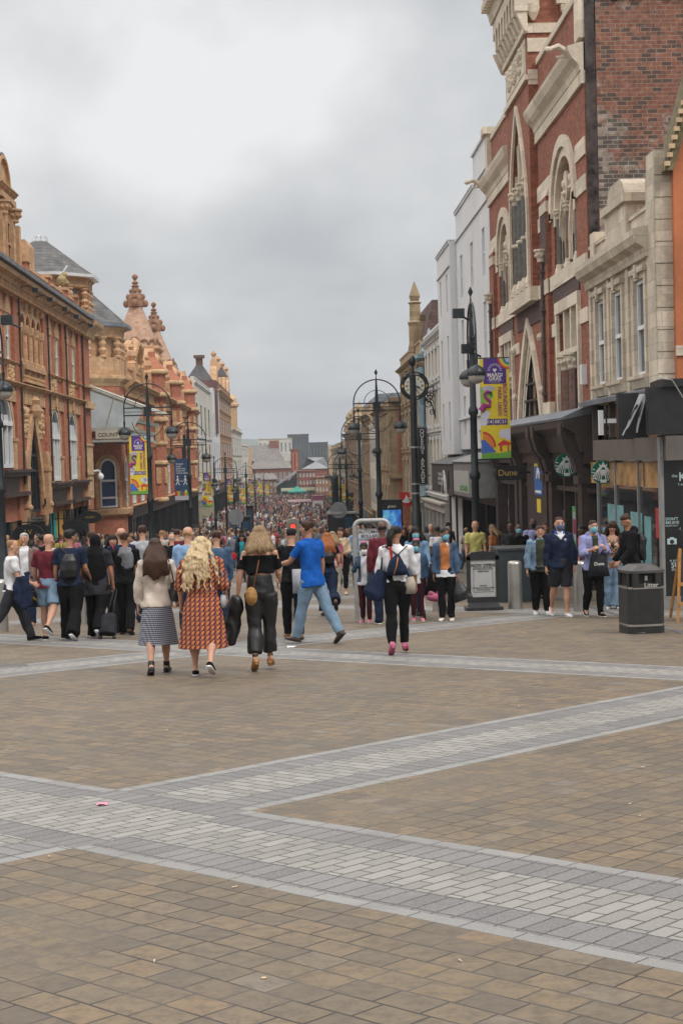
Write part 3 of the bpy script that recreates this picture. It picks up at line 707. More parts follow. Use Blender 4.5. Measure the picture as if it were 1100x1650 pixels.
def glass_canopy():
    T = thing('arcade_canopy', 'glazed pitched canopy over the side street beside the columned turret', 'canopy', (LX-3, 97, gz(97)))
    fr = MB(); gl = MB(); y0, y1 = 93.6, 108.0
    xa, xb = LX-7.5, LX+3.3; xm = -16.5
    za, zb = 7.9, 5.1
    # front glazed lean: high on the left, falling towards the street
    F = Fcam(0, y0)
    fr.tube([(xa, y0, za+1.6), (xb, y0, zb)], .09, 6); fr.box(F, xa, xb-.5, 3.82, 4.05, -.12, .12); fr.box(F, xa, xb-.1, 3.15, 3.3, -.1, .1)
    gl.prism(F, [(xa, 3.95), (xb-.8, 3.95), (xb-.1, zb), (xa, za+1.5)], -.02, .02)
    for k in range(6):
        xk = xa+1.3+k*1.5; zt = za+1.55+(zb-za-1.6)*(xk-xa)/(xb-xa)
        if zt > 4.3: fr.tube([(xk-.5, y0-.04, 3.95), (xk+.1, y0-.04, zt)], .045, 5)
    # roof plane runs back between the buildings
    n = len(gl.v); gl.v += [(xa, y0, za+1.65), (xb, y0, zb+.05), (xb, y1, zb+.05), (xa, y1, za+1.65), (xa, y0, za+1.62), (xb, y0, zb+.02), (xb, y1, zb+.02), (xa, y1, za+1.62)]
    gl.f += [(n, n+1, n+2, n+3), (n+7, n+6, n+5, n+4), (n, n+4, n+5, n+1), (n+1, n+5, n+6, n+2)]
    for k in range(9):
        yy = y0+(y1-y0)*k/8; fr.tube([(xa, yy, za+1.74), (xb, yy, zb+.14)], .05, 4)
    fr.box(FL, y0, y1, 4.3, 4.55, 2.35, 2.75); fr.box(FL, y0, y1, 3.2, 3.35, 2.2, 2.5); fr.box(FL, y0, y1, 3.75, 3.95, 2.2, 2.5)
    gl.box(FL, y0, y1, 3.35, 3.75, 2.3, 2.34)
    fr.build('canopy_frame', mat('grey_green_paint', (0.42, 0.43, 0.38), 0.5, 0.1, 3), T)
    gl.build('canopy_glass', mat('canopy_glass', (0.52, 0.60, 0.63), 0.2, 0.15, 0.8, spec=0.7), T)
    bd = MB(); bd.box(F, LX+.2, LX+1.9, 3.35, 3.82, .05, .14); b = bd.build('name_board', mat('cream_paint', (0.55, 0.52, 0.42), 0.6, 0.1), T)
    text('COUNTY', .34, mat('dark_lettering', (0.06, 0.06, 0.06), 0.6, 0), (LX+1.05, y0-.15, 3.58), (1, 0, 0), (0, 0, 1), parent=b, bold=.02)
    for x in (LX-2.2, LX-.2, LX+1.4):
        lt = MB(); lt.box(F, x, x+.9, 3.0, 3.1, -.1, .5); lt.build('floodlight', iron, T)
glass_canopy()
def scroll_turret(T, cx, cy, zb, zr, za, half, m_wall, m_roof, m_orn):
    """square turret, steep terracotta pyramid and scrolled finial"""
    mb = MB(); F = Fcam(0, cy)
    wbox(mb, cx-half, cx+half, cy-half, cy+half, zb, zr-.9)
    mb.lathe((cx, cy, 0), [(half*1.42, zr-1.0), (half*1.58, zr-.75), (half*1.58, zr-.5), (half*1.42, zr-.45)], 4, 1, PI/4)
    for a in range(4):
        c_, s_ = math.cos(a*PI/2), math.sin(a*PI/2); G = Fr((cx, cy), (-s_, c_), (c_, s_))
        mb.box(G, -half*.5, half*.5, zb+.8, zr-1.5, half, half+.12)
        mb.box(G, -half, -half*.8, zb, zr-1.2, half, half+.1); mb.box(G, half*.8, half, zb, zr-1.2, half, half+.1)
    tw = mb.build('turret', m_wall, T)
    rf = MB(); rf.lathe((cx, cy, 0), [(half*1.36, zr-.45), (half*.33, za)], 4, 1, PI/4); rf.build('turret_roof', m_roof, T)
    orn = MB()
    for a in range(4):
        c_, s_ = math.cos(a*PI/2), math.sin(a*PI/2); G = Fr((cx, cy), (-s_, c_), (c_, s_))
        for u in np.linspace(-half*.85, half*.85, 5):
            hgt = .55 if abs(u) > .1 else .8
            ring(orn, G, u, half*.34, zr-.45+hgt, 'a', .1, half*.9, half*.9+.16, zr-.45, 4)
        # scroll brackets against the finial
        for k, (rr, zz) in enumerate(((.42, za+.1), (.34, za+.75), (.24, za+1.3))):
            p = G.P(0, zz, half*.25+rr*.9-.15*k); orn.ball(p, rr*.78, 8, 1.15)
    orn.lathe((cx, cy, za-.2), [(half*.42, 0), (half*.38, .8), (.42, 1.4), (.3, 1.9), (.42, 1.98), (.2, 2.1), (.34, 2.3), (.16, 2.45), (.12, 2.55), (.28, 2.75), (.28, 2.95), (.05, 3.15)], 8)
    orn.build('finial', m_orn, T)
def left_arcade_block():
    F = FL; y0, y1 = 108.5, 187.5
    T = thing('terracotta_building', 'terracotta block with two pyramid-roofed turrets beyond the glass canopy', 'building', F.P(135, gz(135)))
    wl = MB(); st = MB(); wl.box(F, y0+.5, y1, -8.5, 8.6, -14, -.5)
    # canted corner turret, columns under a slate roof
    cx, cy = LX-3.2, 109.6
    wl.lathe((cx, cy, 0), [(3.5, -7), (3.5, 7.6)], 8, 1, PI/8)
    st.lathe((cx, cy, 0), [(3.55, 7.3), (3.6, 7.55), (4.0, 7.8), (4.0, 8.0), (3.6, 8.05), (3.6, 9.3), (3.05, 9.32), (3.05, 10.7), (3.6, 10.75), (3.7, 11.3), (3.9, 11.35), (3.9, 11.5)], 8, 1, PI/8)
    st.lathe((cx, cy, 0), [(3.58, 3.3), (3.62, 3.5), (3.58, 3.7)], 8, 1, PI/8); st.lathe((cx, cy, 0), [(3.58, -1.9), (3.9, -1.75), (3.95, -1.4), (3.58, -1.3)], 8, 1, PI/8)
    for k in range(16):
        a = PI/8+k*PI/8; rr = 3.42 if k % 2 == 0 else 3.18
        st.lathe((cx+rr*math.cos(a), cy+rr*math.sin(a), 9.3), [(.3, 0), (.3, .1), (.18, .18), (.34, .5), (.17, .7), (.3, .95), (.18, 1.2), (.34, 1.35), (.34, 1.45)], 8)
    for k in range(8):
        a = k*PI/4; c_, s_ = math.cos(a), math.sin(a); G = Fr((cx, cy), (-s_, c_), (c_, s_)); o = 3.5*math.cos(PI/8)
        if c_ > -.5:
            st.box(G, -.75, .75, 4.35, 5.7, o, o+.1); st.prism(G, [(-.9, 5.7), (.9, 5.7), (0, 6.7)], o, o+.14)
            window(G, 0, .7, 4.5, 5.6, 'r', o+.09, T, whitep, glassb, .06)
            ring(st, G, 0, 1.5, 2.2, 'a', .28, o, o+.14, -1.2); st.box(G, -1.1, -.85, -1.3, .6, o, o+.22); st.box(G, .85, 1.1, -1.3, .6, o, o+.22)
            window(G, 0, 1.46, -1.25, 2.18, 'a', o+.02, T, whitep, mat('blue_blind', (0.03, 0.06, 0.16), 0.4, 0.3, 1.5, spec=.6), .12, (.55, .2))
    rf = MB(); rf.lathe((cx, cy, 0), [(4.15, 11.5), (4.15, 11.7), (3.8, 12.0), (.3, 15.0)], 8, 1, PI/8); rf.build('turret_roof', slt, T)
    gt = MB(); gt.lathe((cx, cy, 0), [(3.95, 11.4), (4.25, 11.45), (4.27, 11.66), (4.0, 11.7)], 8, 1, PI/8); gt.build('gutter', lead, T)
    # street front
    n = 12; W_ = (y1-112.5)/n; ops1 = []; ops2 = []
    for i in range(n):
        u = 112.5+W_*(i+.5); ops1.append((u, 2.2, -1.2, 2.4, 'a')); ops2.append((u-.9, .8, 3.9, 6.2, 'r')); ops2.append((u+.9, .8, 3.9, 6.2, 'r'))
    row(wl, F, 112.5, y1, -2.1, 3.2, ops1, -.5, 0); row(wl, F, 112.5, y1, 3.2, 7.6, ops2, -.5, 0)
    for a, b, c, d, k in ops1: ring(st, F, a, b, d, k, .35, 0, .07, c); window(F, a, b-.02, c, d-.02, k, -.06, T, whitep, glass, .12, (.6,), 1)
    for a, b, c, d, k in ops2: st.box(F, a-b/2-.2, a-b/2, c, d, 0, .1); st.box(F, a+b/2, a+b/2+.2, c, d, 0, .1); st.box(F, a-b/2-.25, a+b/2+.25, d, d+.35, 0, .16); window(F, a, b-.02, c, d-.02, k, -.05, T, whitep, glass, .07)
    for z, d, h in ((3.25, .3, .35), (-1.3, .35, .4), (2.75, .15, .15)): cornice(st, F, 112.5, y1, z, d, h)
    cornice(st, F, 112, y1, 7.9, .8, .8); dentils(st, F, 112, y1, 6.75, 7.15, 0, .3, .5)
    for i in range(n+1):
        u = 112.7+W_*i; wl.box(F, u-.45, u+.45, -2, 7, .003, .16); st.box(F, u-.5, u+.5, 7.9, 9.6, -.5, .1); st.lathe(F.P(u, 9.6, -.2), [(.45, 0), (.2, .2), (.42, .55), (.3, .9), (.15, 1.0), (.25, 1.25), (.05, 1.5)], 8)
    for i in range(n): balustrade(st, F, 113.2+W_*i, 113.2+W_*(i+1)-1, 7.95, 1.1, -.2, .45, .12)
    # scrolled dormers
    for u, zz in ((122, 11.6), (139.5, 12.2), (160, 12.4), (178, 12.4)):
        pr = [(u-3, 8), (u+3, 8), (u+2.9, 8.8), (u+2.1, 9.3), (u+1.9, 10.6), (u+1.2, 11.3), (u+.5, zz), (u-.5, zz), (u-1.2, 11.3), (u-1.9, 10.6), (u-2.1, 9.3), (u-2.9, 8.8)]
        st.prism(F, pr, -1.2, -.3)
        for s in (-1, 1):
            Fq = [F.P(u+s*2.2, 9.0, -.6), F.P(u+s*2.6, 9.9, -.2), F.P(u+s*1.7, 11.2, .1), F.P(u+s*.9, 11.6, -.2)]
            st.tube(Fq, [.26, .3, .28, .16], 7)
        window(F, u, 1.3, 8.5, 10.3, 'a', -.29, T, tanL, glassd, .08, (.5,))
    st.build('stonework', tanL, T); wl.build('wall', redL, T)
    pink = ashlar('pink_terracotta_tiles', (0.44, 0.285, 0.20), 0.35, 0.22, 0.25, 0.8)
    scroll_turret(T, -15.0, 146, 7.5, 13.3, 16.9, 2.05, tanL, pink, brnT)
    scroll_turret(T, -15.05, 165, 7.5, 12.6, 16.2, 2.05, tanL, pink, brnT)
    # big bow brackets towards the far end
    for u in (133.5, 152.0, 172.0):
        bw = MB(); bw.lathe(F.P(u, 0, 0), [(.5, -1.9), (1.0, -1.4), (1.1, 1.6), (1.25, 1.8), (1.05, 2.0), (1.05, 5.2), (1.3, 5.5), (1.05, 5.8), (1.05, 7.2), (1.5, 7.7), (1.1, 8.3), (1.15, 9.4), (1.4, 9.7), (.9, 10.3), (.35, 11.0), (.3, 11.5)], 10)
        bw = bw.build('bow_front', redL, T)
        for z, r in ((-1.5, 1.06), (1.7, 1.2), (3.4, 1.1), (5.45, 1.25), (7.6, 1.45), (9.6, 1.35)):
            m = MB(); m.lathe(F.P(u, z, 0), [(r, -.12), (r+.1, 0), (r+.1, .16), (r, .3)], 12); m.build('stone_ring', tanP, bw)
        for dz in (.9, 4.5, 6.4):
            for a_ in (-1.2, -.45, .3):
                c_ = F.P(u, dz, 0); m = MB(); G = Fr((c_[0]+1.05*math.cos(a_)*1.0, c_[1]+1.05*math.sin(a_)), (-math.sin(a_), math.cos(a_)), (math.cos(a_), math.sin(a_))); m.box(G, -.22, .22, dz-.9, dz+.5, -.05, .1); w_ = m.build('window', tanL, bw)
    shopfront(T, F, 113, y1, gz(150), -1.7, 10, blacksh, glassd, .05, .6)
    return T
left_arcade_block()
cream = mat('cream_render', (0.58, 0.55, 0.48), 0.8, 0.12, 0.6, dirt=.2)
whiteR = mat('white_render', (0.66, 0.67, 0.68), 0.75, 0.06, 0.5, dirt=.12)
greyc = mat('grey_concrete', (0.40, 0.40, 0.39), 0.85, 0.15, 0.8, dirt=.2)
def zat(px, py, X=LX):
    d = ray(px, py); return (EYE+d*(X/d.x)).z
def yat(px, py, X=LX):
    d = ray(px, py); return (EYE+d*(X/d.x)).y
T = simple('department_store', 'white rendered store with tall glazed strip and black blade sign', 'building', FL, 187.8, 222, gz(200), 12.2, [(-.2, 4.2), (5.2, 9.2)], 4, cream, whiteR, depth=12, win_w=.28, cor=.25, parapet=.5, pil=False, fm=iron, wpanes=glassb)
shopfront(T, FL, 188, 222, gz(200), -2.0, 8, mat('stone_shopfront', (.42, .38, .28), .7, .15), glassd, .05, 1.1)
d_ = MB(); Fs = Fcam(0, 152); d_.box(Fs, LX+.3, LX+1.4, -1.2, 4.55, -.15, .15); h = d_.build('blade_sign', blacksh, T)
for i, ch in enumerate('DEBENHAMS'): text(ch, .55, whitep, (LX+.85, 151.82, 4.2-.62*i), (1, 0, 0), (0, 0, 1), parent=h, bold=.01)
T = simple('modern_store', 'pale panelled modern store with dark window slots', 'building', FL, 222.3, 240, gz(228), 12.4, [(-.5, 4.6), (5.4, 9.0)], 3, whiteR, whiteR, depth=12, win_w=.25, cor=0, parapet=.5, flat=True, fm=iron, wpanes=glassb, oo=.35)
shopfront(T, FL, 222.5, 240, gz(228), -2.6, 5, blacksh, glassd, .4)
T = simple('gabled_building', 'narrow brown brick building with carved gables and dark hipped roof', 'building', FL, 240.3, 290, gz(260), 14.4, [(-1.2, 1.2), (2.6, 5.0), (6.4, 9.0), (10.4, 12.6)], 6, brnT, tanL, depth=12, win_w=.42, cor=.7, parapet=1.2)
shopfront(T, FL, 240.5, 290, gz(260), -2.7, 6, blacksh)
mb = MB(); mb.lathe((LX-1.9, 230, 0), [(2.9, 13.9), (.4, 16.6)], 4, 1, PI/4); mb.lathe((LX+.6, 246, 0), [(1.4, 15.4), (.1, 17.0)], 4, 1, PI/4); mb.build('roof', slate('dark_slate', (0.05, 0.045, 0.045), (0.075, 0.07, 0.07)), T)
mb = MB(); wbox(mb, LX-2.4, LX-1.4, 229.5, 230.5, 16.2, 17.4); wbox(mb, LX-2.7, LX-1.1, 229.2, 230.8, 17.4, 17.8); wbox(mb, LX-4, LX+.6, 228, 233, 6, 13.92); mb.build('chimney', brickmat('dark_brown_brick', (0.12, 0.055, 0.04), (0.15, 0.07, 0.05), (0.07, 0.05, 0.04)), T)
for u in (243, 256, 270, 284):
    mb = MB(); mb.prism(FL, [(u-3, 14.4), (u+3, 14.4), (u+1.8, 16.4), (u+.6, 17.0), (u+.5, 17.8), (u-.5, 17.8), (u-.6, 17.0), (u-1.8, 16.4)], -1, .1); mb.lathe(FL.P(u, 17.8, -.4), [(.5, 0), (.25, .6), (.5, 1.1), (.1, 1.6)], 8); mb.build('gable', tanL, T)
T = simple('corner_turret_building', 'cream stone building with a little domed corner turret far down the left', 'building', FL, 290.3, 340, gz(300), 8.6, [(-1.5, 1.8), (3.2, 6.4)], 4, cream, cream, depth=12, win_w=.5, cor=.5, wpanes=glassb)
shopfront(T, FL, 290.5, 340, gz(300), -3.4, 4, blacksh)
mb = MB(); mb.lathe((LX-.6, 296, 8), [(1.6, 0), (1.6, 4.2), (2.0, 4.4), (2.0, 4.8), (1.7, 5), (1.5, 5.9), (.9, 6.6), (.2, 7.0), (.1, 8.2)], 10); mb.build('turret', tanP, T)
T = simple('white_office', 'low cream office at the far left end of the street', 'building', FL, 340.3, 385, gz(340), 6.0, [(-2.5, 1.2), (2.4, 4.6)], 4, cream, whiteR, depth=12, win_w=.6, cor=.2, flat=True, wpanes=glassb)
shopfront(T, FL, 340.5, 385, gz(340), -3.8, 5, blacksh)
# ================================================================ RIGHT SIDE OF THE STREET
redR = brickmat('red_brick_right', (0.21, 0.070, 0.042), (0.33, 0.118, 0.066), (0.17, 0.085, 0.06), 0.23, 0.075, 0.006, 0.25)
dkR = brickmat('blue_black_brick', (0.065, 0.042, 0.040), (0.11, 0.065, 0.055), (0.06, 0.045, 0.04), 0.23, 0.075, 0.006, 0.2)
partyB = brickmat('weathered_party_brick', (0.17, 0.065, 0.045), (0.36, 0.15, 0.09), (0.30, 0.27, 0.22), 0.25, 0.105, 0.011, 0.4, plaster=True)
ivory = ashlar('ivory_stone', (0.66, 0.58, 0.465), 1.4, 0.5, 0.22, 0.75)
portl = ashlar('portland_stone', (0.56, 0.49, 0.39), 0.55, 0.32, 0.5, 0.55)
shaftG = mat('grey_marble_shaft', (0.115, 0.11, 0.10), 0.35, 0.3, 8)
shaftR = mat('brown_marble_shaft', (0.17, 0.095, 0.075), 0.35, 0.3, 8)
woodsh = mat('brown_shopfront_paint', (0.045, 0.032, 0.028), 0.45, 0.25, 3)
rust = mat('rusted_pipe', (0.10, 0.075, 0.06), 0.7, 0.3, 8)
def gothic():
    F = FR; y0, y1 = 37.6, 56.2
    T = thing('gothic_brick_building', 'tall red brick gothic front with white stone bands, arches and corbelled tower', 'building', F.P(47, gz(47)))
    wl = MB(); st = MB(); dk = MB(); sg = MB(); sr = MB()
    ZT = 10.85
    wl.box(F, y0+.4, y1-.05, -3.2, 11.2, -6.5, -.6); 
    A1 = (40.75, 3.3, 6.6, 9.9, 'a'); A2 = (52.4, 2.9, 6.6, 9.9, 'a')
    G = (47.3, 4.6, 1.8, 5.65, 's'); W1 = (40.4, 3.0, 2.3, 5.55, 'r'); W2 = (52.2, 2.7, 2.3, 5.55, 'r')
    tall = (47.15, 2.7, 6.9, 12.1, 'p')
    row(wl, F, y0, y1, 1.8, 6.3, [W1, G, W2], -.6, 0)
    row(wl, F, y0, 45.4, 6.3, ZT, [A1], -.6, 0); row(wl, F, 49.3, y1, 6.3, ZT, [A2], -.6, 0)
    # dark diapered bands under the sills
    for a, b in ((38.7, 42.6), (44.5, 49.6), (50.6, 53.9)): dk.box(F, a, b, 5.68, 6.28, .002, .035)
    dk.box(F, 43.0, 44.0, 7.1, 8.5, .12, .135)
    # stone bands
    bands = [(6.28, 6.68, .07), (5.0, 5.28, .04), (9.15, 9.5, .04), (8.3, 8.6, .04)]
    def cut(z0, z1, segs, o):
        for a, b in segs: st.box(F, a, b, z0, z1, .002, o)
    cut(6.28, 6.68, [(37.62, 56.2)], .07)
    cut(5.0, 5.36, [(37.62, 38.75), (42.1, 44.0), (49.3, 50.7), (53.7, 56.2)], .04)
    cut(9.1, 9.54, [(37.62, 38.9), (42.6, 45.4), (49.3, 50.8), (54.0, 56.2)], .04); cut(8.22, 8.63, [(37.62, 38.9), (42.6, 45.4), (49.3, 50.8), (54.0, 56.2)], .04)
    for a in (A1, A2):                                  # big round arches with paired lancets inside
        uc, w_, zb, zt, k = a
        ring(st, F, uc, w_, zt, k, .30, 0, .10, 8.42); ring(st, F, uc, w_-.5, zt-.25, k, .22, -.25, .02, 8.0)
        for i in range(15):
            q = PI*(i+.5)/15; st.ball(F.P(uc+(w_/2-.12)*math.cos(q), zt-w_/2+(w_/2-.12)*math.sin(q), -.08), .09, 6)
        inner = [(uc-w_*.23, w_*.36, zb+.3, zt-1.15, 'p'), (uc+w_*.23, w_*.36, zb+.3, zt-1.15, 'p')]
        row(wl, F, uc-w_/2, uc+w_/2, zb, zt-w_/2, [(x, y, c, min(d, zt-w_/2-.01), e) for x, y, c, d, e in inner], -.42, -.22)
        wl.prism(F, [(uc+(w_/2)*math.cos(PI*i/12), zt-w_/2+(w_/2)*math.sin(PI*i/12)) for i in range(13)], -.42, -.22)
        for x, y, c, d, e in inner:
            ring(st, F, x, y-.04, d-.02, e, .12, -.22, -.08, c); ring(st, F, x, y-.2, d-.14, e, .1, -.3, -.16, c)
            window(F, x, y-.1, c, d-.06, e, -.215, T, ivory, mat('stone_slot', (0.30, 0.26, 0.20), .8, .2, 3), .05, ())
        for x, z in ((uc-.5, zt-.95), (uc+.5, zt-.95)):     # portrait roundels
            st.prism(F, [(x+.28*math.cos(2*PI*i/14), z+.42*math.sin(2*PI*i/14)) for i in range(14)], -.2, -.12); st.ball(F.P(x, z+.05, -.12), .10, 8, 1.4); st.ball(F.P(x, z-.2, -.12), .12, 8, .6)
        for x, col in ((uc, sr), (uc+w_*.42, sg), (uc-w_*.42, sg)):
            col.lathe(F.P(x, zb+.35, -.1), [(.08, 0), (.08, 1.25)], 8); st.lathe(F.P(x, zb+.02, -.1), [(.15, 0), (.15, .12), (.1, .33)], 8); capital(st, F, x, zb+1.6, .085, .26, -.1)
    # central bay: gabled tower front standing forward
    tw = .22; P0, P1 = 45.0, 49.6
    row(wl, F, P0, P1, 6.3, 18.6, [(47.3, 3.5, 6.68, 12.35, 'p')], -.6, tw)
    wl.box(F, P0, P1, 10.5, 18.6, -5.4, -.6)
    st.box(F, P0-.02, P1+.02, 6.28, 6.7, .07, tw+.09)
    ring(st, F, 47.3, 3.45, 12.3, 'p', .22, tw, tw+.08, 6.7); row(st, F, 45.5, 49.1, 6.7, 9.9, [(47.3, 2.2, 6.9, 9.89, 'r')], -.4, .06)
    for x in (46.4, 47.3, 48.2):
        ring(st, F, x, .62, 12.0 if x == 47.3 else 11.6, 'q', .1, -.1, .16, 9.9)
        st.box(F, x-.31, x+.31, 6.9, 11.2, -.45, -.3)
    for x in (45.85, 46.85, 47.75, 48.75):
        sg.lathe(F.P(x, 7.15, .1), [(.13, 0), (.13, 2.55)], 8); st.lathe(F.P(x, 6.75, .1), [(.24, 0), (.24, .15), (.15, .4)], 8); capital(st, F, x, 9.65, .14, .4, .1); st.lathe(F.P(x, 8.3, .1), [(.13, 0), (.18, .03), (.18, .1), (.13, .13)], 8)
    # carved panel, string courses and corbel table of the tower
    st.box(F, P0, P1, 12.75, 12.9, tw+.002, tw+.1); st.box(F, P0, P1, 14.1, 14.28, tw+.002, tw+.12)
    st.box(F, P0+.3, P1-.3, 12.95, 14.05, tw+.002, tw+.03); panel(st, F, 47.3, 3.7, 13.5, .85, tw+.02, 2.4)
    for z in (12.75, 13.55, 14.1): st.box(F, P0-.05, P0+.02, z, z+.28, -3.4, tw)
    Gs = Fr((RX-tw, P0), (1, 0), (0, -1))
    for i in range(4): st.box(Gs, 1.0*i, 1.0*i+.35, 14.7, 15.2, .0, .18); st.lathe(Gs.P(1.0*i+.18, 14.45, .1), [(.05, 0), (.16, .2), (.2, .4)], 6)
    row(st, Gs, 0, 5.2, 14.9, 16.0, [(.52+1.0*i, .68, 14.9, 15.7, 'a') for i in range(5)], .002, .2)
    for z in (12.6, 13.6): st.box(Gs, 0, 5.0, z, z+.35, .002, .03)
    row(st, F, P0-.2, P1+.1, 14.7, 15.7, [(P0+.2+.62*i, .42, 14.7, 15.35, 'a') for i in range(8)], tw+.002, tw+.36)
    for i in range(9): st.prof(F, P0-.06+.62*i-.1, P0-.06+.62*i+.1, [(tw, 14.1), (tw+.1, 14.15), (tw+.36, 14.75), (tw, 14.75)])
    st.prof(F, P0-.4, P1+.3, [(tw, 15.7), (tw+.42, 15.7), (tw+.5, 16.0), (tw+.62, 16.25), (tw+.64, 16.5), (tw+.95, 16.9), (tw+1.0, 17.15), (tw, 17.2)])
    dentils(st, F, P0-.2, P1+.2, 16.02, 16.24, tw+.5, tw+.74, .3, .55)
    # side cornices with gargoyles, brick parapets behind
    for a, b in ((y0, P0-.02), (P1+.02, y1)):
        st.box(F, a, b, ZT-.02, ZT+.3, -.05, .08)
        st.prof(F, a, b, [(0, ZT+.3), (.1, ZT+.3), (.14, ZT+.45), (.3, ZT+.62), (.38, ZT+.8), (.4, ZT+.9), (0, ZT+1.0)])
        wl.box(F, a, b, ZT+.3, 13.15, -.7, -.06); st.box(F, a, b, 13.15, 13.32, -.76, 0)
    st.box(F, y0, y0+.55, ZT+1.1, 13.7, -.7, .12); st.box(F, y1-.6, y1, ZT+1.1, 13.4, -.7, .12); st.box(F, y1-.7, y1+.05, 13.4, 13.65, -.75, .25); st.box(F, y0-.05, y0+.65, 13.7, 13.95, -.75, .22)
    for u, s_ in ((y0+.35, 1), (y1-.1, 1)):
        g = MB(); p = Vector(F.P(u, ZT+.8, .32)); q = p+Vector((-.5, -.1*s_, .08))
        g.tube([p+Vector((.3, 0, 0)), p, (p+q)/2+Vector((0, 0, .12)), q], [.11, .11, .08, .05], 7); g.ball(q, .075, 8, 1, 1.4); g.tube([p+Vector((0, 0, -.08)), p+Vector((-.3, 0, -.09))], .035, 5); g.tube([p, p+Vector((-.2, .25, .25))], [.06, .02], 5)
        g.build('gargoyle', ivory, T)
    # buttress strips with hoppers and downpipes
    for u in (43.5, 55.2):
        wl.box(F, u-.55, u+.55, 3.2, 9.0, .003, .12); st.box(F, u-.58, u+.58, 6.26, 6.67, .1, .15); st.box(F, u-.57, u+.57, 8.55, 8.85, .03, .15); st.prof(F, u-.55, u+.55, [(.0, 9.0), (.12, 9.0), (.0, 9.4)])
        st.box(F, u-.6, u+.6, 1.9, 3.2, 0, .15)
        capital(st, F, u, 7.2, .11, .36, .2)
        pi = MB(); pi.tube([F.P(u, 7.3, .19), F.P(u, 5.0, .19), F.P(u, 3.2, .19)], .055, 7)
        for z in (3.4, 4.6, 5.8, 6.9): pi.box(F, u-.09, u+.09, z, z+.07, .12, .26)
        pi.build('drainpipe', rust, T)
    # great pointed arch
    uc, w_, zb, zt, k = G
    ring(st, F, uc, w_, zt, k, .32, -.02, .10, zb)
    ring(st, F, uc, w_-.56, zt-.32, k, .28, -.3, -.02, zb); ring(st, F, uc, w_-1.0, zt-.6, k, .24, -.3, -.06, zb)
    window(F, uc, w_-1.02, zb, zt-.62, k, -.12, T, iron, glassd, .06, (.18, .34, .5, .66), 2, 'arched_window')
    for u in (uc-w_/2-.5, uc+w_/2+.5): st.ball(F.P(u, 5.14, .1), .14, 7); st.ball(F.P(u, 3.6, .1), .12, 7)
    # first-floor stone windows
    for uc, w_, zb, zt, k in (W1, W2):
        st.box(F, uc-w_/2-.22, uc+w_/2+.22, zt, zt+.32, 0, .1); st.box(F, uc-w_/2-.22, uc-w_/2, zb, zt, 0, .09); st.box(F, uc+w_/2, uc+w_/2+.22, zb, zt, 0, .09)
        for i in range(1, 3): st.box(F, uc-w_/2+w_*i/3-.09, uc-w_/2+w_*i/3+.09, 4.5, zt, -.22, .06)
        st.box(F, uc-w_/2, uc+w_/2, 4.35, 4.5, -.22, .06)
        for i in range(3):
            q = uc-w_/2+w_*(i+.5)/3; window(F, q, w_/3-.2, 4.52, zt-.02, 'r', -.14, T, ivory, glass, .05, (.8,))
        window(F, uc, w_-.04, zb, 4.34, 'r', -.16, T, whitep, glass, .08, (), 2)
        for x in (uc-w_/6, uc+w_/6): sr.lathe(F.P(x, zb+.1, 0), [(.14, 0), (.14, 1.55)], 8); capital(st, F, x, 3.95, .15, .42, 0); st.lathe(F.P(x, zb-.15, 0), [(.24, 0), (.24, .1), (.15, .27)], 8)
    al = MB(); al.box(F, 38.05, 38.3, 3.45, 3.95, .002, .14); al.build('alarm_box', whitep, T)
    wl.build('wall', redR, T); st.build('stonework', ivory, T); dk.build('dark_brick_band', dkR, T); sg.build('grey_shaft', shaftG, T); sr.build('brown_shaft', shaftR, T)
    # exposed party wall, soot strip and weeds at the top
    pw = MB(); pw.box(Fr((RX, y0), (1, 0), (0, -1)), .30, 16, -2.5, 13.0, -.4, .02); pw.build('party_wall', partyB, T)
    so_ = MB(); so_.box(Fr((RX, y0), (1, 0), (0, -1)), .03, .27, 5.5, 13.3, -.5, .045); so_.build('soot_strip', mat('soot_black_brick', (0.060, 0.050, 0.048), .95, .7, 3.0, bump=.4, bscale=9), T)
    cp = MB(); cp.box(Fr((RX, y0), (1, 0), (0, -1)), .3, 16, 13.0, 13.25, -.5, .08)
    for i in range(60): cp.ball((RX+.4+random.random()*3.2, y0-.02, 13.2+random.uniform(-.3, .15)), random.uniform(.05, .16), 6)
    cp.build('mossy_coping', mat('moss', (0.06, 0.075, 0.03), .95, .5, 5, bump=.5, bscale=12), T)
    # brown shopfront along the base
    sh = MB(); base = gz(y1)-.6
    sh.prof(F, y0, y1-1.5, [(-.3, 1.75), (.3, 1.75), (.42, 2.2), (.7, 2.38), (.72, 2.55), (-.3, 2.75)]); sh.box(F, y0, y1-1.5, 1.45, 1.76, -.3, .2)
    for u in (38.1, 42.6, 43.5, 48.4, 49.4, 54.2):
        sh.box(F, u-.28, u+.28, base, 1.5, -.2, .25); sh.box(F, u-.34, u+.34, .95, 1.15, -.2, .34)
        sh.prof(F, u-.26, u+.26, [(.1, 1.2), (.35, 1.25), (.45, 1.6), (.62, 1.8), (.74, 2.2), (.74, 2.5), (.1, 2.5)])
    sh.box(F, 43.5, 47.6, base, 1.5, -.2, .14)
    for u in (39.5, 41.2, 50.6, 52.2): sh.box(F, u-.07, u+.07, base, 1.5, -.2, .1)
    sh.box(F, y0, y1-1.5, .72, .84, -.2, .12); sh.box(F, y0, y1-1.5, base, gz(46)+.45, -.2, .14)
    sh.build('shopfront', woodsh, T)
    lf = MB(); lf.prof(F, y0, y1-1.4, [(-.3, 2.75), (.74, 2.56), (.76, 2.62), (.2, 2.86), (-.3, 2.95)]); lf.build('lead_flashing', lead, T)
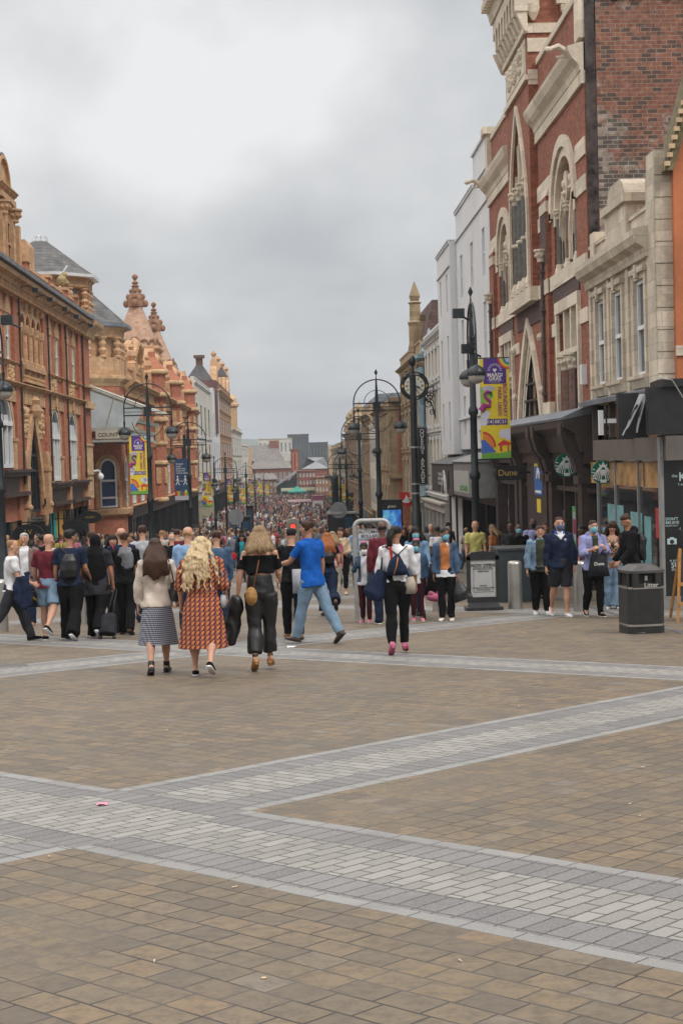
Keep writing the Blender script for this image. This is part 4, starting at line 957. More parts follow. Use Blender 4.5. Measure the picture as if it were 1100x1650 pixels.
    g = MB(); g.box(F, y0, 43.5, base, 1.5, -.12, -.08); g.box(F, 47.6, y1-1.5, base, 1.5, -.12, -.08); g.build('shop_window', glassd, T)
    for u in (40.3, 42.0, 51.2, 53.0):
        m = MB(); m.box(F, u-.6, u+.6, -.45, -.05, -.078, -.07); m.build('window_sticker', mat('magenta_print', (0.32, 0.02, 0.10), .5, .1), T)
        m = MB(); m.box(F, u-.6, u+.6, -.05, .14, -.078, -.07); m.box(F, u-.6, u+.6, -.64, -.45, -.078, -.07); m.build('window_sticker', mat('grey_green_print', (0.33, 0.40, 0.38), .5, .1), T)
    for u, z0, z1, mm in ((39.0, -1.0, .5, 'leaf_print_green'), (40.7, -.9, .3, 'leaf_print_green'), (52.6, -.3, .6, 'leaf_print_green')):
        m = MB(); m.box(F, u-.3, u+.3, z0, z1, -.079, -.074); m.build('display_reflection_panel', mat(mm, (.10, .38, .12), .5, .15), T)
    # notices on the brown panel and the gilt name board
    m = MB(); m.box(F, 44.5, 46.0, .5, 1.35, .142, .16); n_ = m.build('blue_notice', mat('notice_blue', (0.04, 0.13, 0.36), .5, .05), T)
    m = MB(); m.box(F, 44.5, 46.0, 1.36, 1.5, .142, .16); m.box(F, 44.9, 45.6, -.02, .38, .142, .16); m.build('yellow_notice', mat('notice_yellow', (0.75, 0.55, 0.05), .5, .05), T)
    m = MB(); ring(m, F, 45.25, .62, 1.28, 'a', .05, .162, .17); ring(m, Fr((RX, 0), (0, 1), (-1, 0)), 45.25, .3, 1.15, 'a', .12, .162, .17); m.box(F, 44.7, 45.8, .56, .64, .162, .17); m.build('lettering', whitep, n_)
    m = MB(); p = at(817, 762, 46.9); Fs = Fcam(0, 46.9); m.box(Fs, p.x-.36, p.x+.36, p.z-.22, p.z+.22, -.05, .05); m.box(Fs, p.x+.3, RX, p.z-.02, p.z+.03, -.02, .02); s_ = m.build('hanging_sign', blacksh, T)
    text('Dune', .27, mat('gilt', (0.55, 0.38, 0.12), 0.4, 0.1, metal=.5), (p.x, 46.84, p.z), (1, 0, 0), (0, 0, 1), parent=s_, bold=.03)
gothic()
green_s = mat('sign_green', (0.0, 0.13, 0.07), .4, .05)
def coffee_roundel(T, c, r, Y, hang=None):
    """green ring sign with a white long-haired crowned head"""
    F = Fcam(0, Y); circ = lambda R, n=28: [(c[0]+R*math.cos(2*PI*i/n), c[1]+R*math.sin(2*PI*i/n)) for i in range(n)]
    m = MB(); m.prism(F, circ(r), -.05, .03); m.prism(F, circ(r*.04), 0, .04)
    if hang is not None: m.box(F, c[0], hang, c[1]+r*.9, c[1]+r*.9+.05, -.03, .02); m.ball((c[0], Y, c[1]+r*1.0), .07, 6)
    g = m.build('roundel_sign', green_s, T)
    w_ = MB()
    for s in (-1, 1):
        for k in range(5):       # wavy strands
            a0 = r*(.20+.15*k); pts = []
            for i in range(9):
                f = i/8; pts.append((c[0]+s*(a0*(.62+.5*f)+r*.03*math.sin(f*7+k)), Y-.04, c[1]+r*(.62-.1*k)*(1-f)-r*(.78-.07*k)*f))
            w_.tube(pts, r*.036, 4)
    w_.lathe((c[0], Y-.04, c[1]-r*.05), [(.001, -r*.26), (r*.14, -r*.15), (r*.2, r*.05), (r*.17, r*.22), (.001, r*.28)], 12, .12)
    w_.prism(F, [(c[0]-r*.26, c[1]+r*.42), (c[0]+r*.26, c[1]+r*.42), (c[0]+r*.36, c[1]+r*.74), (c[0]+r*.14, c[1]+r*.55), (c[0], c[1]+r*.92), (c[0]-r*.14, c[1]+r*.55), (c[0]-r*.36, c[1]+r*.74)], .03, .045)
    for s in (-1, 1):
        for k in range(4): z = c[1]-r*(.5-.26*k); xx = math.sqrt(max(.01, r*r*.94-(z-c[1])**2)); w_.tube([(c[0]+s*xx, Y-.04, z), (c[0]+s*(xx-r*.22), Y-.04, z-r*.05)], r*.04, 4)
    w_.prism(F, [(c[0]-r*.3, c[1]-r*.62), (c[0]+r*.3, c[1]-r*.62), (c[0]+r*.22, c[1]-r*.88), (c[0]-r*.22, c[1]-r*.88)], .03, .042)
    w_.build('emblem', whitep, g)
    e = MB()
    for s in (-1, 1): e.ball((c[0]+s*r*.08, Y-.065, c[1]+r*.04), r*.03, 6)
    e.tube([(c[0]-r*.05, Y-.065, c[1]-r*.14), (c[0]+r*.05, Y-.065, c[1]-r*.14)], r*.018, 4); e.build('emblem_face', green_s, g)
gT = [o for o in COL.objects if o.name.startswith('gothic_brick')][0]
p = at(912, 750, 39.4); coffee_roundel(gT, (p.x, p.z), .31, 39.4, RX)
def bank_block():
    """small portland stone building and its shop"""
    F = FR; y0, y1 = 30.4, 37.55
    T = thing('stone_building', 'small pale stone building with three tall sash windows above the black shop', 'building', F.P(34, gz(34)))
    st = MB(); st.box(F, y0+.3, y1, -3, 6.0, -5, -.6); st.box(F, y0+.75, y1, 5.9, 6.1, -.6, -.01)
    ops = [(36.1, .95, 3.35, 5.35, 'r'), (34.2, .95, 3.35, 5.35, 'r'), (31.95, .95, 3.35, 5.35, 'r')]
    row(st, F, y0+.75, y1, 2.9, 5.95, ops, -.6, 0)
    for a, b, c, d, k in ops:
        st.box(F, a-b/2-.16, a-b/2, c-.05, d+.12, 0, .06); st.box(F, a+b/2, a+b/2+.16, c-.05, d+.12, 0, .06); st.box(F, a-b/2-.2, a+b/2+.2, d+.12, d+.24, 0, .12); st.box(F, a-b/2, a+b/2, d, d+.12, 0, .05)
        st.prof(F, a-b/2-.28, a+b/2+.28, [(0, c-.3), (.05, c-.28), (.12, c-.12), (.17, c-.1), (.17, c-.02), (0, c)])
        st.box(F, a-.1, a+.1, d+.02, d+.3, .05, .14)
        window(F, a, b-.02, c, d-.01, k, -.09, T, whitep, glass, .07, (.5,), 0)
    for u in (37.3, 35.15, 33.1): st.box(F, u-.12, u+.12, 3.0, 5.75, .002, .05)
    st.prof(F, y0+.6, y1, [(0, 5.72), (.1, 5.72), (.14, 5.9), (.3, 6.0), (.36, 6.15), (.36, 6.28), (0, 6.36)])
    # parapet, dies and the raised block in the middle
    st.box(F, y0+.75, y1, 6.1, 6.72, -.4, -.04); st.box(F, y0+.75, y1, 6.72, 6.8, -.44, .0)
    st.box(F, 33.0, 35.2, 6.3, 7.15, -.75, .06); st.box(F, 32.85, 35.35, 7.15, 7.33, -.85, .14); st.prism(F, [(33.1, 7.33), (35.1, 7.33), (34.9, 7.6), (34.6, 7.75), (33.6, 7.75), (33.3, 7.6)], -.6, .04)
    st.box(F, 36.7, 37.2, 6.3, 7.05, -.5, .03)
    # end pier and its quoins towards the camera
    st.box(F, y0, y0+.75, 2.8, 7.3, -.8, .05); st.box(F, y0, y0+.7, 7.3, 7.75, -.8, .04)
    G = Fr((RX, y0), (1, 0), (0, -1))
    for i in range(11):
        z = 2.85+.44*i; w_ = .62 if i % 2 else .34; st.box(G, -.04, w_, z, z+.42, .0, .03)
    st.build('stonework', portl, T)
    b = MB(); b.box(G, .3, .84, 2.6, 6.6, -.3, -.002); b.build('brick_return', brickmat('return_brick', (0.17, 0.055, 0.035), (0.22, 0.075, 0.05), (0.11, 0.06, 0.045), .3, .09, .005, .2), T)
    # street-level shop: grey soffit beam, glazing, copper-lined clerestory, black corner box
    lf = MB(); lf.prof(F, y0-1.5, y1, [(-.3, 2.92), (.32, 2.86), (.34, 2.97), (0, 3.05), (-.3, 3.05)]); lf.build('lead_flashing', lead, T)
    cu = MB(); cu.box(F, 31.6, y1, 2.0, 2.9, -.5, -.45); cu.build('copper_lining', mat('copper_foil', (0.33, 0.15, 0.075), .35, .8, 1.8, metal=.4, bump=.8, bscale=2.5), T)
    gm = MB()
    for u in (37.4, 35.4, 33.4): gm.box(F, u-.05, u+.05, 2.0, 2.9, -.1, .02)
    gm.box(F, 28.8, 36.0, 1.55, 2.02, -.1, .3); gm.build('fascia_beam', mat('taupe_metal', (0.125, 0.11, 0.10), .4, .1, 2), T)
    # letters: white stroke letter, dark panel with the long white pen strokes
    G5 = Fcam(0, 31.6); a, b = at(964, 661, 31.6), at(972, 701, 31.6); m = MB(); m.box(G5, a.x, b.x, b.z, a.z, -.1, 0)
    c_, d_ = at(972, 675, 31.6), at(1010, 681, 31.6); m.box(G5, c_.x, d_.x, d_.z, c_.z, -.08, -.01); m.box(G5, at(1001, 0, 31.6).x, at(1009, 0, 31.6).x, b.z, a.z, -.1, 0); m.build('white_letter', whitep, T)
    m = MB(); m.box(G5, at(960, 0, 31.6).x, RX, b.z-.1, b.z-.05, -.1, .0); m.box(G5, at(960, 0, 31.6).x, at(962.5, 0, 31.6).x, b.z-.1, a.z+.1, -.1, .0); m.build('letter_bracket', blacksh, T)
    Y6 = 29.7; G6 = Fcam(0, Y6); a, b = at(994, 634, Y6), at(1043, 705, Y6); m = MB(); m.box(G6, a.x, b.x, b.z, a.z, -.16, 0); m.box(G6, b.x, RX, a.z-.2, a.z-.1, -.1, -.05); bp = m.build('black_sign_panel', blacksh, T)
    A6 = lambda px, py: (at(px, py, Y6).x, at(px, py, Y6).z)
    m = MB(); m.prism(G6, [A6(1001, 701), A6(1005, 693), A6(1008, 688), A6(1029, 634.5), A6(1038, 634.5), A6(1012, 688), A6(1007, 693), A6(1003, 702)], .002, .02)
    m.prism(G6, [A6(1023.5, 697), A6(1024, 690), A6(1025, 684), A6(1034, 645), A6(1038, 635), A6(1039, 642), A6(1030, 678), A6(1027, 690), A6(1026, 697)], .021, .035)
    m.build('pen_stroke_emblem', mat('pale_grey_print', (0.50, 0.50, 0.54), .5, .05), bp)
    m = MB(); m.prism(G6, [A6(1012, 676), A6(1021, 656), A6(1022.5, 657), A6(1013.5, 677)], .036, .04); m.prism(G6, [A6(1021, 658), A6(1024, 651), A6(1027, 653), A6(1023, 660)], .036, .04); m.prism(G6, [A6(1027.5, 672), A6(1034, 648), A6(1035, 648.5), A6(1028.5, 673)], .036, .04)
    m.build('lettering', blacksh, bp)
    yc = 28.8; G2 = Fcam(0, yc)
    m = MB(); m.box(G2, 6.68, 7.3, 2.05, 2.95, -.25, 0); m.box(G2, 7.3, 12.3, 2.05, 3.0, -1.5, 0); m.box(G2, 6.95, 12.3, 2.95, 3.1, -1.0, .1)
    m.build('black_fascia_box', blacksh, T)
    # black return wall with white lettering
    yw = 29.0; G3 = Fcam(0, yw); m = MB(); m.box(G3, 6.98, 12.3, gz(yw)+.25, 2.04, -.4, 0); m.build('black_shop_wall', mat('gloss_black_panel', (0.010, 0.012, 0.013), .25, .3, 1.0, spec=.5), T)
    m = MB(); m.box(G3, 6.9, 12.3, gz(yw)-.3, gz(yw)+.25, -.5, .03); m.box(G3, 6.93, 6.99, gz(yw), 2.0, -.2, .02); m.build('plinth', mat('grey_plinth', (0.22, 0.215, 0.21), .8, .2, 3), T)
    pale = mat('pale_blue_print', (0.40, 0.52, 0.53), .5, .05)
    def tx(s, px, py, size, bold=.03, al='LEFT', sx=1.0, mt=pale):
        q = at(px, py, yw); text(s, size, mt, (q.x, yw-.01, q.z), (1, 0, 0), (0, 0, 1), parent=T, bold=bold, align=al, sx=sx)
    tx('the', 1081, 767, .085, .02); tx('KI', 1092, 769, .24, .03); tx('T A', 1091, 781, .06)
    tx("DON'T", 1071, 836.5, .078, .03); tx('BELIEVE', 1071, 842.5, .078, .03); tx('BELIEVE HALF', 1071, 847.5, .04, .01); tx('- S', 1091, 852, .055, .01)
    tx('IF AT F', 1078, 904, .06, .02); tx('SU', 1080, 911, .14, .03); tx('DUST', 1081, 918, .07, .02); tx('AN', 1086, 923.5, .07, .02)
    q = at(1081.5, 872, yw); m = MB(); m.box(G3, q.x-.09, q.x+.09, q.z-.06, q.z+.05, .002, .012); m.box(G3, q.x-.04, q.x+.04, q.z+.05, q.z+.075, .002, .012); cc = m.build('camera_emblem', pale, T)
    m = MB(); m.prism(G3, [(q.x+.042*math.cos(2*PI*i/16), q.z-.01+.042*math.sin(2*PI*i/16)) for i in range(16)], .012, .018); m.build('lens', blacksh, cc)
    # glazing along the street and what shows inside it; amber paints warm reflections
    gl = MB(); gl.box(F, 29.3, 35.9, gz(33)+.2, 1.56, .16, .19); gl.build('shop_window', mat('reflecting_glass', (0.02, 0.022, 0.025), .03, .3, 1.2, spec=1.0), T)
    fr_ = MB(); fr_.box(F, 29.1, 36.0, gz(33)-.9, gz(33)+.2, -.2, .24)
    for u in (35.9, 33.9, 31.6, 29.2): fr_.box(F, u-.035, u+.035, gz(33), 1.56, .15, .24)
    fr_.build('window_frame', mat('grey_metal', (0.25, 0.25, 0.25), .4, .1), T)
    teal = mat('aqua_print', (0.16, 0.34, 0.36), .4, .2); redp = mat('red_print', (0.42, 0.05, 0.045), .4, .2); amber = mat('painted_warm_reflection', (0.36, 0.20, 0.08), .4, .5, 3)
    for nm, u0, u1, z0, z1, mm in (('aqua_panel', 33.2, 34.9, -.4, .55, teal), ('aqua_panel', 31.4, 32.5, -1.0, .45, teal), ('aqua_panel', 30.6, 31.2, -1.0, .4, teal), ('red_panel', 29.5, 30.2, .0, .6, redp), ('display_reflection_panel', 31.2, 36.8, 1.0, 1.5, amber), ('display_reflection_panel', 29.4, 31.0, 1.0, 1.5, amber)):
        m = MB(); m.box(F, u0, u1, z0, z1, .192, .2); m.build(nm, mm, T)
    q = at(988, 764, 34.6); coffee_roundel(T, (6.95, q.z+.05), .27, 34.6)
    return T
bank_block()
# orange rendered gable house at the corner of the lane
def orange_house():
    T = thing('orange_rendered_building', 'orange rendered gable wall with tiled verge at the right edge', 'building', (11, 31, gz(30)))
    org = mat('orange_render', (0.52, 0.175, 0.075), .9, .16, .8, bump=.6, bscale=7, dirt=.2)
    G = Fcam(0, 30.2); xe = at(1086, 400, 30.2).x
    a = at(1076, 268, 30.2); b = at(1100, 182, 30.2); sl_ = (b.z-a.z)/(b.x-a.x)
    m = MB(); m.prism(G, [(xe, 2.8), (20, 2.8), (20, a.z+4), (xe+4/sl_*1.0, a.z+4), (xe, a.z+.2)], -.6, 0); m.build('wall', org, T)
    r = MB(); q = .16
    r.prism(G, [(xe-.2, a.z-.1), (xe-.02, a.z-.1), (xe+4.3/sl_, a.z+4.25), (xe+4.3/sl_-.2, a.z+4.4)], -.7, .14); r.build('roof_verge', mat('mossy_tile', (0.16, 0.13, 0.07), .9, .4, 5), T)
    d = MB()
    for i in range(26):
        f = i/26; x = xe-.12+f*4.3/sl_; z = a.z-.02+f*4.4; d.box(G, x-.09, x+.02, z, z+.09, .14, .2)
    d.build('verge_tile_ends', mat('pale_tile', (0.55, 0.40, 0.25), .9, .2, 5), T)
    w_ = MB(); q_ = at(1094, 565, 30.2); w_.box(G, q_.x-.08, q_.x+.6, q_.z-.1, q_.z+.1, 0, .04); w_.build('sill_stone', portl, T)
    cb = MB(); pts = [at(px, py, 28.6) for px, py in ((1045, 617), (1062, 610), (1082, 612), (1092, 628), (1099, 640), (1106, 642))]; cb.tube(pts, .012, 5); cb.build('loose_cable', mat('cable', (.3, .28, .25), .7, 0), T)
orange_house()
buffR = ashlar('sooty_buff_stone', (0.36, 0.27, 0.165), 0.6, 0.3, 0.6, 0.6)
# white rendered blocks beyond
T = simple('white_rendered_block', 'tall plain white rendered block with narrow window slots beside the brick gothic front', 'building', FR, 56.3, 68.0, gz(62), 12.4, [(2.6, 4.3), (5.4, 7.6), (8.6, 10.4)], 3, whiteR, whiteR, depth=10, win_w=.22, cor=0, parapet=.5, flat=True, fm=whiteR, wpanes=mat('blind_slot', (0.36, 0.36, 0.38), .8, .1))
m = MB(); m.box(FR, 56.3, 61, 12.52, 13.6, -.42, 0.0); m.box(FR, 56.3, 61, 13.6, 13.7, -.44, .08); m.box(FR, 56.3, 68, 11.2, 11.28, 0, .07); m.box(FR, 56.3, 68, 3.3, 3.42, 0, .09); m.box(FR, 61, 68, 12.5, 12.56, -.44, .09); m.build('parapet', whiteR, T)
T2 = simple('white_rendered_bay', 'plain white end bay of the rendered block, set forward', 'building', FR, 68.05, 74.0, gz(71), 11.2, [(2.4, 4.2), (5.2, 7.2), (8.3, 10.0)], 2, whiteR, whiteR, depth=10, win_w=.22, cor=0, parapet=.5, flat=True, fm=whiteR, wpanes=MATS['blind_slot'], oo=.3)
m = MB(); m.box(FR, 68.05, 74, 11.3, 11.38, -.1, .4); m.box(FR, 68.05, 74, 10.2, 10.28, .3, .37); m.build('parapet', whiteR, T2)
# projecting shop boxes: dark one and pale one
dkbox = mat('charcoal_cladding', (0.045, 0.043, 0.045), .5, .2, 3); pbox = mat('grey_cladding', (0.21, 0.205, 0.20), .5, .2, 2)
def shopbox(label, y0, y1, z0, z1, mt, name):
    T = thing('shop_sign_box', label, 'shop sign', FR.P((y0+y1)/2, z0, .4)); m = MB(); m.box(FR, y0, y1, z0, z1, 0, .95); m.prof(FR, y0-.05, y1+.05, [(0, z1), (1.0, z1), (1.02, z1+.06), (0, z1+.4)]); m.build(name, mt, T, bevel=.02); return T
Ta = shopbox('charcoal projecting sign box with a square white mountain logo panel', 62.6, 72.5, .1, 1.35, dkbox, 'box')
m = MB(); m.box(FR, 64.2, 69.4, .35, 1.1, .952, .98); b_ = m.build('logo_panel', blacksh, Ta)
for i, s in enumerate(('THE', 'NORTH', 'FACE')): text(s, .2, whitep, FR.P(68.9, .92-.2*i, .99), (0, -1, 0), (0, 0, 1), parent=b_, bold=.03, align='LEFT', sx=5.0)
m = MB()
for k in range(3): ring(m, FR, 66.2+.2*k, 2.2-.6*k, .95-.12*k, 'a', .18, .98, .99)
m.build('emblem', whitep, b_)
Tb = shopbox('pale grey projecting sign box with a green word, next to the lamp post', 55.0, 62.3, .15, 1.45, pbox, 'box')
m = MB(); m.box(FR, 56.6, 62.0, .3, 1.15, .952, .97); b_ = m.build('sign_panel', mat('pale_panel', (0.42, 0.42, 0.40), .5, .05), Tb)
text('schuh', .42, mat('leaf_green_print', (0.06, 0.32, 0.05), .5, 0), FR.P(58.3, .5, .98), (0, -1, 0), (0, 0, 1), parent=b_, bold=.02, sx=3.0)
shopfront(T, FR, 55.2, 68, gz(60), .1, 3, blacksh, glassd, -.1, .3); shopfront(T2, FR, 68.2, 74, gz(70), .1, 2, blacksh, glassd, -.1, .3)
T = simple('cream_windowed_building', 'cream stuccoed terrace with close rows of narrow windows behind the clock bracket', 'building', FR, 74.2, 86, gz(78), 8.3, [(.1, 2.6), (3.4, 5.2), (5.9, 7.3)], 6, cream, whiteR, depth=9, win_w=.36, cor=.25, parapet=.3, pil=False)
shopfront(T, FR, 74.3, 86, gz(80), -.7, 5, mat('stone_shop_pier', (.48, .45, .40), .7, .15, 2), glassd, .1, .4)
T = thing('blue_arcade_front', 'blue painted iron bay of the arcade entrance behind the vertical sign', 'building', FR.P(88, gz(88)))
bl = mat('powder_blue_paint', (0.23, 0.33, 0.37), .5, .15, 2)
m = MB(); m.box(FR, 86.1, 88.9, -2.5, 7.4, -8, -.2)
for u in (86.4, 87.6, 88.7): m.lathe(FR.P(u, -.5, .12), [(.18, 0), (.12, .4), (.11, 3.2), (.2, 3.4), (.11, 3.6), (.11, 6.6), (.2, 6.9), (.2, 7.3)], 8)
for z in (2.9, 7.3): m.box(FR, 86.1, 88.9, z, z+.25, -.2, .4)
m.lathe(FR.P(86.8, 7.5, -.35), [(.42, 0), (.5, .2), (.3, .6), (.12, .9), (.16, 1.1), (.05, 1.5)], 8)
m.build('iron_bay', bl, T)
for u in (87.0, 88.2): window(FR, u, .9, .2, 2.6, 'r', .0, T, whitep, glass); window(FR, u, .9, 3.6, 6.6, 'r', .0, T, whitep, glass)
m = MB(); m.box(FR, 86.2, 88.8, gz(92)-.5, -.5, -.2, .1); m.build('shop_wall', mat('teal_shop_paint', (0.03, 0.11, 0.14), .5, .2), T)
# brown-roofed building with the stone pinnacle
T = simple('pinnacled_building', 'stone building with steep brown tiled roof and a slender stone pinnacle', 'building', FR, 89.1, 106, gz(98), 8.4, [(-.6, 1.5), (2.4, 4.6), (5.4, 7.2)], 5, buffR, buffR, depth=11, win_w=.45, cor=.4)
m = MB(); m.prof(FR, 89.4, 104, [(-.3, 8.42), (-.8, 10.9), (-5.4, 10.9), (-6, 8.42)]); m.build('roof', slate('brown_tiles', (0.085, 0.045, 0.038), (0.12, 0.065, 0.055)), T)
m = MB(); c_ = at(668, 500, 93); zt = at(668, 456, 93).z; m.box(Fcam(0, 93), c_.x+.1, c_.x+.9, 2, zt-2.4, -.5, .5); m.lathe((c_.x, 93, 0), [(.42, zt-4.2), (.42, zt-2.6), (.5, zt-2.4), (.36, zt-2.3), (.34, zt-1.3), (.44, zt-1.2), (.26, zt-1.1), (.3, zt-1.0), (.36, zt-.8), (.14, zt-.2), (.02, zt+.1)], 8, 1, PI/8)
m.lathe((c_.x+.5, 93.6, 0), [(.75, 0), (.75, 6.6), (.95, 6.8), (.75, 7.1), (.6, 8.6), (.4, 10.4)], 8, 1, PI/8); m.build('pinnacle', buffR, T)
# corner bank with the red sign, brick and buff stone
T = simple('corner_bank', 'buff stone and brick corner building over the red bank fascia', 'building', FR, 106.3, 124, gz(112), 5.6, [(-3.0, -.4), (1.2, 3.9)], 5, buffR, buffR, depth=10, win_w=.4, cor=.5, parapet=.3, oo=.9)
G = Fcam(0, 106.25); x0 = RX-.9
m = MB(); row(m, G, x0, x0+6, -3.8, 5.6, [(x0+2.0, 1.1, 1.2, 4.2, 'r')], 0.0, .25); m.box(G, x0, x0+6, 5.6, 5.9, -.3, .6); m.box(G, x0-.2, x0+6, .25, .55, 0, .5); m.box(G, x0-.1, x0+6, -3.6, -3.3, 0, .5); m.build('end_wall', buffR, T)
m = MB(); m.box(G, x0+.6, x0+1.35, .6, 5.2, .251, .3); m.box(G, x0+2.7, x0+3.5, .6, 5.2, .251, .3); m.box(G, x0+.6, x0+1.35, -3.2, .2, .251, .3); m.build('brick_panel', redL, T)
window(G, x0+2.0, 1.08, 1.22, 4.18, 'r', .12, T, whitep, glass, .12); window(G, x0+2.0, 1.1, -2.9, .1, 'r', .3, T, whitep, glass, .12)
redb = mat('bank_red', (0.50, 0.02, 0.025), .4, .05)
m = MB(); m.box(G, x0-.5, x0+6, -4.7, -3.7, .05, .6); m.build('fascia', mat('faded_red', (.30, .05, .06), .5, .2), T)
m = MB(); p = at(654, 804, 100); G4 = Fcam(0, 100); m.box(G4, p.x-.44, p.x+.44, p.z-.45, p.z+.45, -.08, .08); m.box(G4, p.x+.4, RX, p.z+.3, p.z+.36, -.02, .02); h = m.build('square_sign', redb, T)
m = MB(); m.prism(G4, [(p.x+.26*math.cos(a), p.z-.14+.12*math.sin(a)) for a in np.linspace(0, 2*PI, 16, endpoint=False)], .082, .095)
m.prism(G4, [(p.x-.18, p.z-.08), (p.x+.18, p.z-.08), (p.x+.1, p.z+.1), (p.x-.02, p.z+.3), (p.x-.06, p.z+.08)], .096, .105); m.build('flame_emblem', whitep, h)
shopfront(T, FR, 106.5, 124, gz(110), -3.4, 4, blacksh, glassd, .95, .8)
# pale concrete block, carved stone block, glass bow, and the far blocks
T = simple('striped_office', 'pale concrete office with long bands of thin window fins', 'building', FR, 124.3, 142, gz(133), 4.6, [(-2.4, -.2), (1.3, 3.4)], 12, cream, cream, depth=10, win_w=.55, cor=.1, parapet=.2, flat=True, fm=iron, oo=.6)
m = MB(); m.box(Fcam(0, 126), RX-.8, RX+4, 4.6, 6.4, -5, 0); m.build('plant_room', mat('dark_cladding', (.06, .07, .08), .5, .2), T)
shopfront(T, FR, 124.5, 142, gz(133), -4.2, 5, blacksh, glassd, .65, .6)
T = simple('carved_stone_block', 'carved buff stone block halfway down the right side', 'building', FR, 142.3, 162, gz(150), 6.6, [(-3.2, -.6), (.6, 3.0), (3.9, 5.6)], 5, buffR, buffR, depth=10, win_w=.4, cor=.5, oo=.4)
shopfront(T, FR, 142.5, 162, gz(150), -4.6, 5, blacksh, glassd, .5, .6)
T = thing('glass_bow_front', 'curved white framed glass entrance tower bulging over the pavement', 'building', FR.P(172, gz(172)))
m = MB(); m.lathe(FR.P(170, 0, -1.5), [(1.8, gz(172)-1), (1.9, -4), (2.1, 0), (2.1, 3), (1.8, 5.0), (1.0, 6.4), (.1, 6.8)], 16); m.build('glass_drum', mat('pale_glass', (.16, .2, .2), .2, .3, .6, spec=.8), T)
for k in range(14):
    a = PI/2+PI*k/13; c_ = FR.P(170, 0, -1.5); m = MB(); m.tube([(c_[0]+r*math.cos(a), c_[1]+r*math.sin(a), z) for r, z in ((1.85, -8), (1.95, -4), (2.15, 0), (2.15, 3), (1.86, 5.0), (1.05, 6.4))], .05, 5); m.build('rib', mat('pale_grey_metal', (.42, .44, .44), .5, .1), T)
m = MB(); m.box(FR, 163, 168, gz(165)-1, 4.4, -9, -.4); m.box(FR, 173, 184, gz(180)-1, 3.4, -9, 0); m.build('wall', cream, T)
T = simple('brick_victorian_block', 'brown brick and stone Victorian block with ornate roofline, far right of street', 'building', FR, 184.3, 232, gz(200), 5.6, [(-4.6, -2.2), (-1.0, 1.4), (2.4, 4.4)], 8, brnT, buffR, depth=12, win_w=.45, cor=.6, parapet=.4)
m = MB()
for u in (186, 198, 212, 226): m.lathe(FR.P(u, 5.6, -.4), [(.9, 0), (.7, .8), (.9, 1.0), (.4, 1.8), (.5, 2.2), (.05, 3.0)], 8)
m.build('roof_ornament', buffR, T)
m = MB(); m.prof(FR, 184.3, 232, [(-1.5, 5.6), (-2.6, 9.4), (-7, 9.6), (-9, 5.6)]); m.build('roof', slate('lead_grey_roof', (0.12, 0.14, 0.17), (0.17, 0.19, 0.22)), T)
shopfront(T, FR, 184.5, 232, gz(200), -5.2, 8, blacksh)
T = simple('far_stone_block', 'plain buff stone block at the far right end of the street', 'building', FR, 232.4, 330, gz(260), 4.4, [(-4.8, -2.0), (-.8, 1.2), (2.2, 3.6)], 12, buffR, cream, depth=12, win_w=.5, cor=.5)
shopfront(T, FR, 232.6, 330, gz(260), -5.6, 12, blacksh)
m = MB(); p = at(567, 808, 205); Fq = Fcam(0, 205); m.box(Fq, p.x-.9, p.x+1.5, p.z-1.2, p.z+1.2, -.1, .1); T = tag(rebase(m.build('arch_logo_sign', mat('dark_green_sign', (.02, .04, .03), .5, .1)), (p.x, 205, p.z)), 'small dark hanging sign with a golden arched letter, far right side', 'sign')
m = MB(); 
for s in (-.32, .32): ring(m, Fq, p.x+s, .5, p.z+.55, 'p', .14, .1, .14, p.z-.5)
m.build('golden_letter', mat('golden_yellow', (.75, .45, .03), .5, 0), T)
# ================================================================ THE FOOT OF THE STREET
def far_block(name, label, x0px, x1px, ytop, Y, mt, depth=12, rows=0, cols=0, cat='building', pane=None, fm=None):
    a = at(x0px, ytop, Y); b = at(x1px, ytop, Y); base = gz(Y)-1
    T = thing(name, label, cat, ((a.x+b.x)/2, Y, base+1)); F = Fcam(0, Y)
    m = MB()
    if rows:
        W_ = (b.x-a.x)/cols; H_ = (a.z-base)/max(rows, 1)
        z = base
        for r in range(rows):
            zt = a.z-H_*(rows-1-r); row(m, F, a.x, b.x, z, zt, [(a.x+W_*(c+.5), W_*.55, zt-H_*.75, zt-H_*.22, 'r') for c in range(cols)], -.35, 0); z = zt
            for c in range(cols): window(F, a.x+W_*(c+.5), W_*.55, zt-H_*.75, zt-H_*.22, 'r', -.25, T, fm or whitep, pane or glassb, .12, (), 1)
        m.box(F, a.x, b.x, base, a.z-.02, -depth, -.36)
    else: m.box(F, a.x, b.x, base, a.z, -depth, 0)
    m.box(F, a.x-.2, b.x+.2, a.z, a.z+.25, -depth, .2)
    m.build('wall', mt, T); return T, F, a, b
def far_roof(T, F, x0, x1, z0, z1, depth, mt, hip=0.0):
    m = MB(); n = len(m.v); y = -depth/2
    A = [F.P(x0-.3, z0, .4), F.P(x1+.3, z0, .4), F.P(x1+.3, z0, -depth-.4), F.P(x0-.3, z0, -depth-.4), F.P(x0+hip, z1, y), F.P(x1-hip, z1, y)]
    m.add(A, [(0, 1, 5, 4), (1, 2, 5), (2, 3, 4, 5), (3, 0, 4), (3, 2, 1, 0)]); m.build('roof', mt, T)
fbr = brickmat('far_red_brick', (0.22, 0.085, 0.06), (0.27, 0.11, 0.08), (0.2, 0.1, 0.07), .5, .2, .01)
fgr = slate('old_stone_slate', (0.14, 0.125, 0.115), (0.19, 0.17, 0.155)); fdk = mat('dark_office_cladding', (0.075, 0.085, 0.09), .4, .2, .2)
